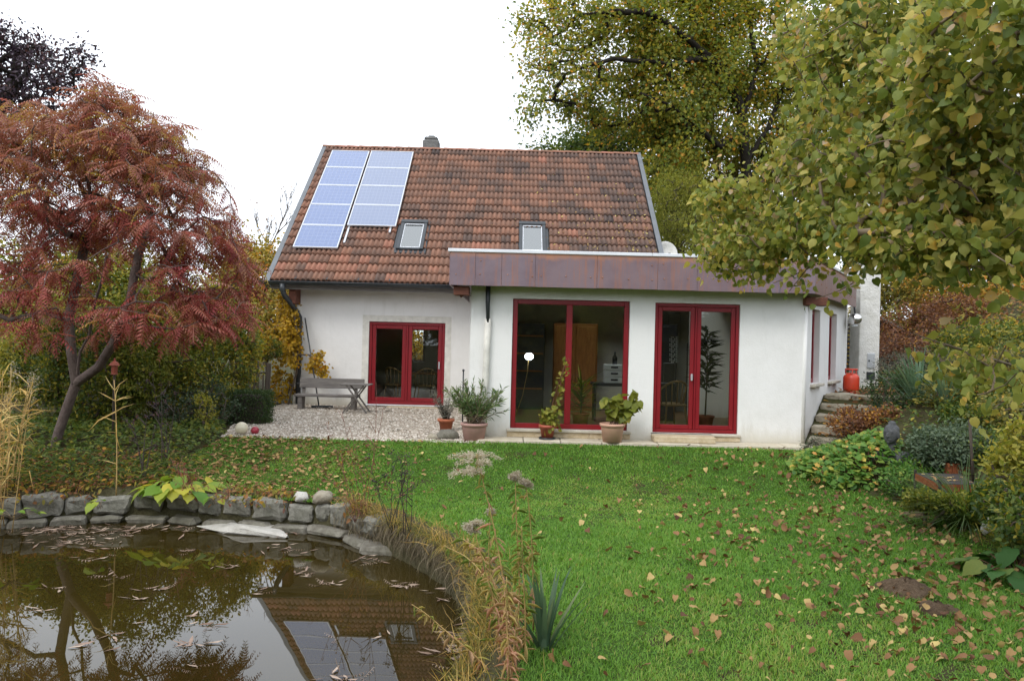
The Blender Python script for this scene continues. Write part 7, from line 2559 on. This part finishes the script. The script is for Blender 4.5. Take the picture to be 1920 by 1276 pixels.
# --- fallen leaves on the lawn
def fallen():
    n = 14000
    y = 3.4 + (12.85 - 3.4) * rng.random(n); x = rng.uniform(-5, 5.5, n)
    xl, xr = lawn_x(y)
    p = .03 + .55 * smooth(1.0, 3.6, x) * (1 - .65 * smooth(9.0, 12.0, y)) + .16 * smooth(.3, 1.5, x) * (1 - smooth(6.5, 9, y)) + .15 * smooth(3.4, 4.6, x)
    p = np.where((x < -1.2) & (y > 9.6), .10 * smooth(-1.5, -3.2, x), p)
    m_ = (x > xl + .05) & (x < xr + .2) & (rng.random(n) < p * .85)
    x, y = x[m_], y[m_]
    n = len(x)
    pos = np.c_[x, y, terrain(x, y) + rng.uniform(.045, .065, n)]
    T = [hazel_tmpl(c, s, f) for c, s, f in ((.6, 21, .5), (.9, 22, .7), (-.6, 23, .6), (.35, 24, .3), (1.2, 25, .35))]
    foliage(lawn, M_FALLEN, pos, rnd(n) * [1, 1, .2], np.tile([0, 0, 1.], (n, 1)) + rnd(n, .38), (.024 + .052 * rng.random(n) ** 1.5), np.clip(rng.beta(1.5, 1.9, n), 0, 1), T, 300, 'small_fallen_leaves', 'fallen_leaf')
    # fine sumac leaflets near the pond
    n = 5200
    y = 9.6 + 3.2 * rng.random(n); x = -5.2 + 4.6 * rng.random(n) ** 1.4
    xl, xr = lawn_x(y)
    m_ = (x > xl) & (rng.random(n) < smooth(-.6, -3.6, x) * .9 + .03)
    x, y = x[m_], y[m_]; n = len(x)
    foliage(lawn, M_FALLEN, np.c_[x, y, terrain(x, y) + rng.uniform(.03, .055, n)], rnd(n) * [1, 1, .2], np.tile([0, 0, 1.], (n, 1)) + rnd(n, .4), rng.uniform(.05, .09, n), np.clip(rng.beta(1.5, 2.2, n), 0, 1), [T_LANCE, T_OVAL], 0, 'fallen_leaflets')


fallen()


# --- the lawn's grass: every blade a real blade
def grass():
    X, Y, S, W = [], [], [], []
    for (y0, y1, dens, s, w) in ((3.3, 5.2, 5200, (.035, .062), .045), (5.2, 7.0, 4400, (.035, .065), .055), (7.0, 9.2, 3600, (.030, .056), .075), (9.2, 12.92, 2900, (.022, .044), .10)):
        n = int(dens * (y1 - y0) * 11)
        y = rng.uniform(y0, y1, n); x = rng.uniform(-5, 5.6, n)
        xl, xr = lawn_x(y)
        m_ = (x > xl - .06) & (x < xr + .12 * rng.random(n)) & (np.abs(x / y) < .75)
        X.append(x[m_]); Y.append(y[m_]); S.append(rng.uniform(*s, m_.sum())); W.append(np.full(m_.sum(), w))
    x, y, s, w = map(np.concatenate, (X, Y, S, W))
    n = len(x)
    worn = smooth(.45, 1.3, np.sin(x * 1.1 + .7 * np.sin(y * .9)) + .8 * np.sin(y * 1.3 + 1.1 * np.sin(x * .8)))
    patch = np.sin(x * 2.1 + 1.3 * np.sin(y * 1.7)) * np.sin(y * 1.9 + x * .6) * .10 + .10 * np.sin(x * 6.3 + y * 3) * np.sin(y * 7.1 - x * 2)
    ti = np.clip(.42 + patch + .22 * worn + rng.normal(0, .2, n) + np.where(rng.random(n) < .035, .5, 0), 0, 1)
    s = s * (1 + 1.6 * patch - .25 * worn)
    edge = y > 12.8
    s = np.where(edge, s * 1.0, s)
    z = terrain(x, y)
    th = rng.uniform(0, 6.283, n); ln = np.abs(rng.normal(0, .5, n)) + .1
    ax = unit(np.c_[np.cos(th) * ln, np.sin(th) * ln, np.ones(n)])
    sd = np.c_[-np.sin(th), np.cos(th), np.zeros(n)]
    # most blades turn their flat side to chance
    b0 = np.c_[x, y, z]
    wd = (w * .065)[:, None]
    tipdir = np.c_[np.cos(th), np.sin(th), np.zeros(n)]
    mid = b0 + ax * (s * .6)[:, None]
    tip = b0 + ax * s[:, None] + tipdir * (s * .35)[:, None] - np.c_[np.zeros((n, 2)), s * .08]
    V = np.stack([b0 - sd * wd, b0 + sd * wd, mid + sd * wd * .8, mid - sd * wd * .8, tip], 1).reshape(-1, 3)
    o5 = (np.arange(n) * 5)[:, None]
    F3 = o5 + np.array([[3, 2, 4]]); F4 = o5 + np.array([[0, 1, 2, 3]])
    ob = link('grass', np_mesh('grass', V, [F3, F4], False, np.concatenate([ti, ti])), M_GRASS, lawn)
    ob['kind'] = 'stuff'
    # clover and moss leaves low in the sward
    n = 9000
    y = 3.4 + 9 * rng.random(n); x = rng.uniform(-3, 5.3, n); xl, xr = lawn_x(y); m_ = (x > xl) & (x < xr)
    x, y = x[m_], y[m_]; n = len(x)
    foliage(lawn, M_GRASS, np.c_[x, y, terrain(x, y) + rng.uniform(.015, .035, n)], rnd(n) * [1, 1, .2], np.tile([0, 0, 1.], (n, 1)) + rnd(n, .3), rng.uniform(.018, .035, n), np.clip(rng.normal(.25, .15, n), 0, 1), T_OVAL, 0, 'clover')


grass()


# --- trees behind the viewpoint (seen only mirrored in panes)
def back_trees():
    lab = 'broad olive green tree standing behind the viewpoint and mirrored in the window panes'
    D = -11.0
    b = np.array([-1.0, D, float(terrain(-1.0, D)) - .1])
    ells = [(b + [0, 0, 3.6], np.array([3.0, 1.8, 1.3]), 3), (b + [1.8, 0, 2.8], np.array([2.2, 1.5, 1.6]), 2), (b + [-2.0, .3, 2.8], np.array([2.2, 1.5, 1.6]), 2), (b + [0, .8, 1.6], np.array([2.8, 1.2, 1.3]), 2)]
    t = woody('back_tree', lab, 'tree', [[b, b + [0, 0, 1.6], b + [.1, 0, 3.0], b + [0, 0, 4.2]]], ells, 380, M_OLIVE, M_DARKBARK, 44, .34, (.2, .34), T_OVAL, .2, .012, .6, .4, .03, .5, .3, 0, (.3, .22), 'trees behind the viewpoint')
    kids = list(t.children)
    for (x, y, s, rz) in ((-7.5, -10, .95, 1.2), (5.5, -11.5, 1.1, 2.6), (11, -9, 1.0, 4.0), (-13, -8, 1.05, 5.2), (2.2, -15, 1.3, 3.3)):
        c = t.copy(); COL.objects.link(c)
        c.location = (x, y, float(terrain(x, y)) - .1); c.scale = (s, s, s); c.rotation_euler = (0, 0, rz)
        for k in kids:
            d = k.copy(); COL.objects.link(d); d.parent = c


back_trees()
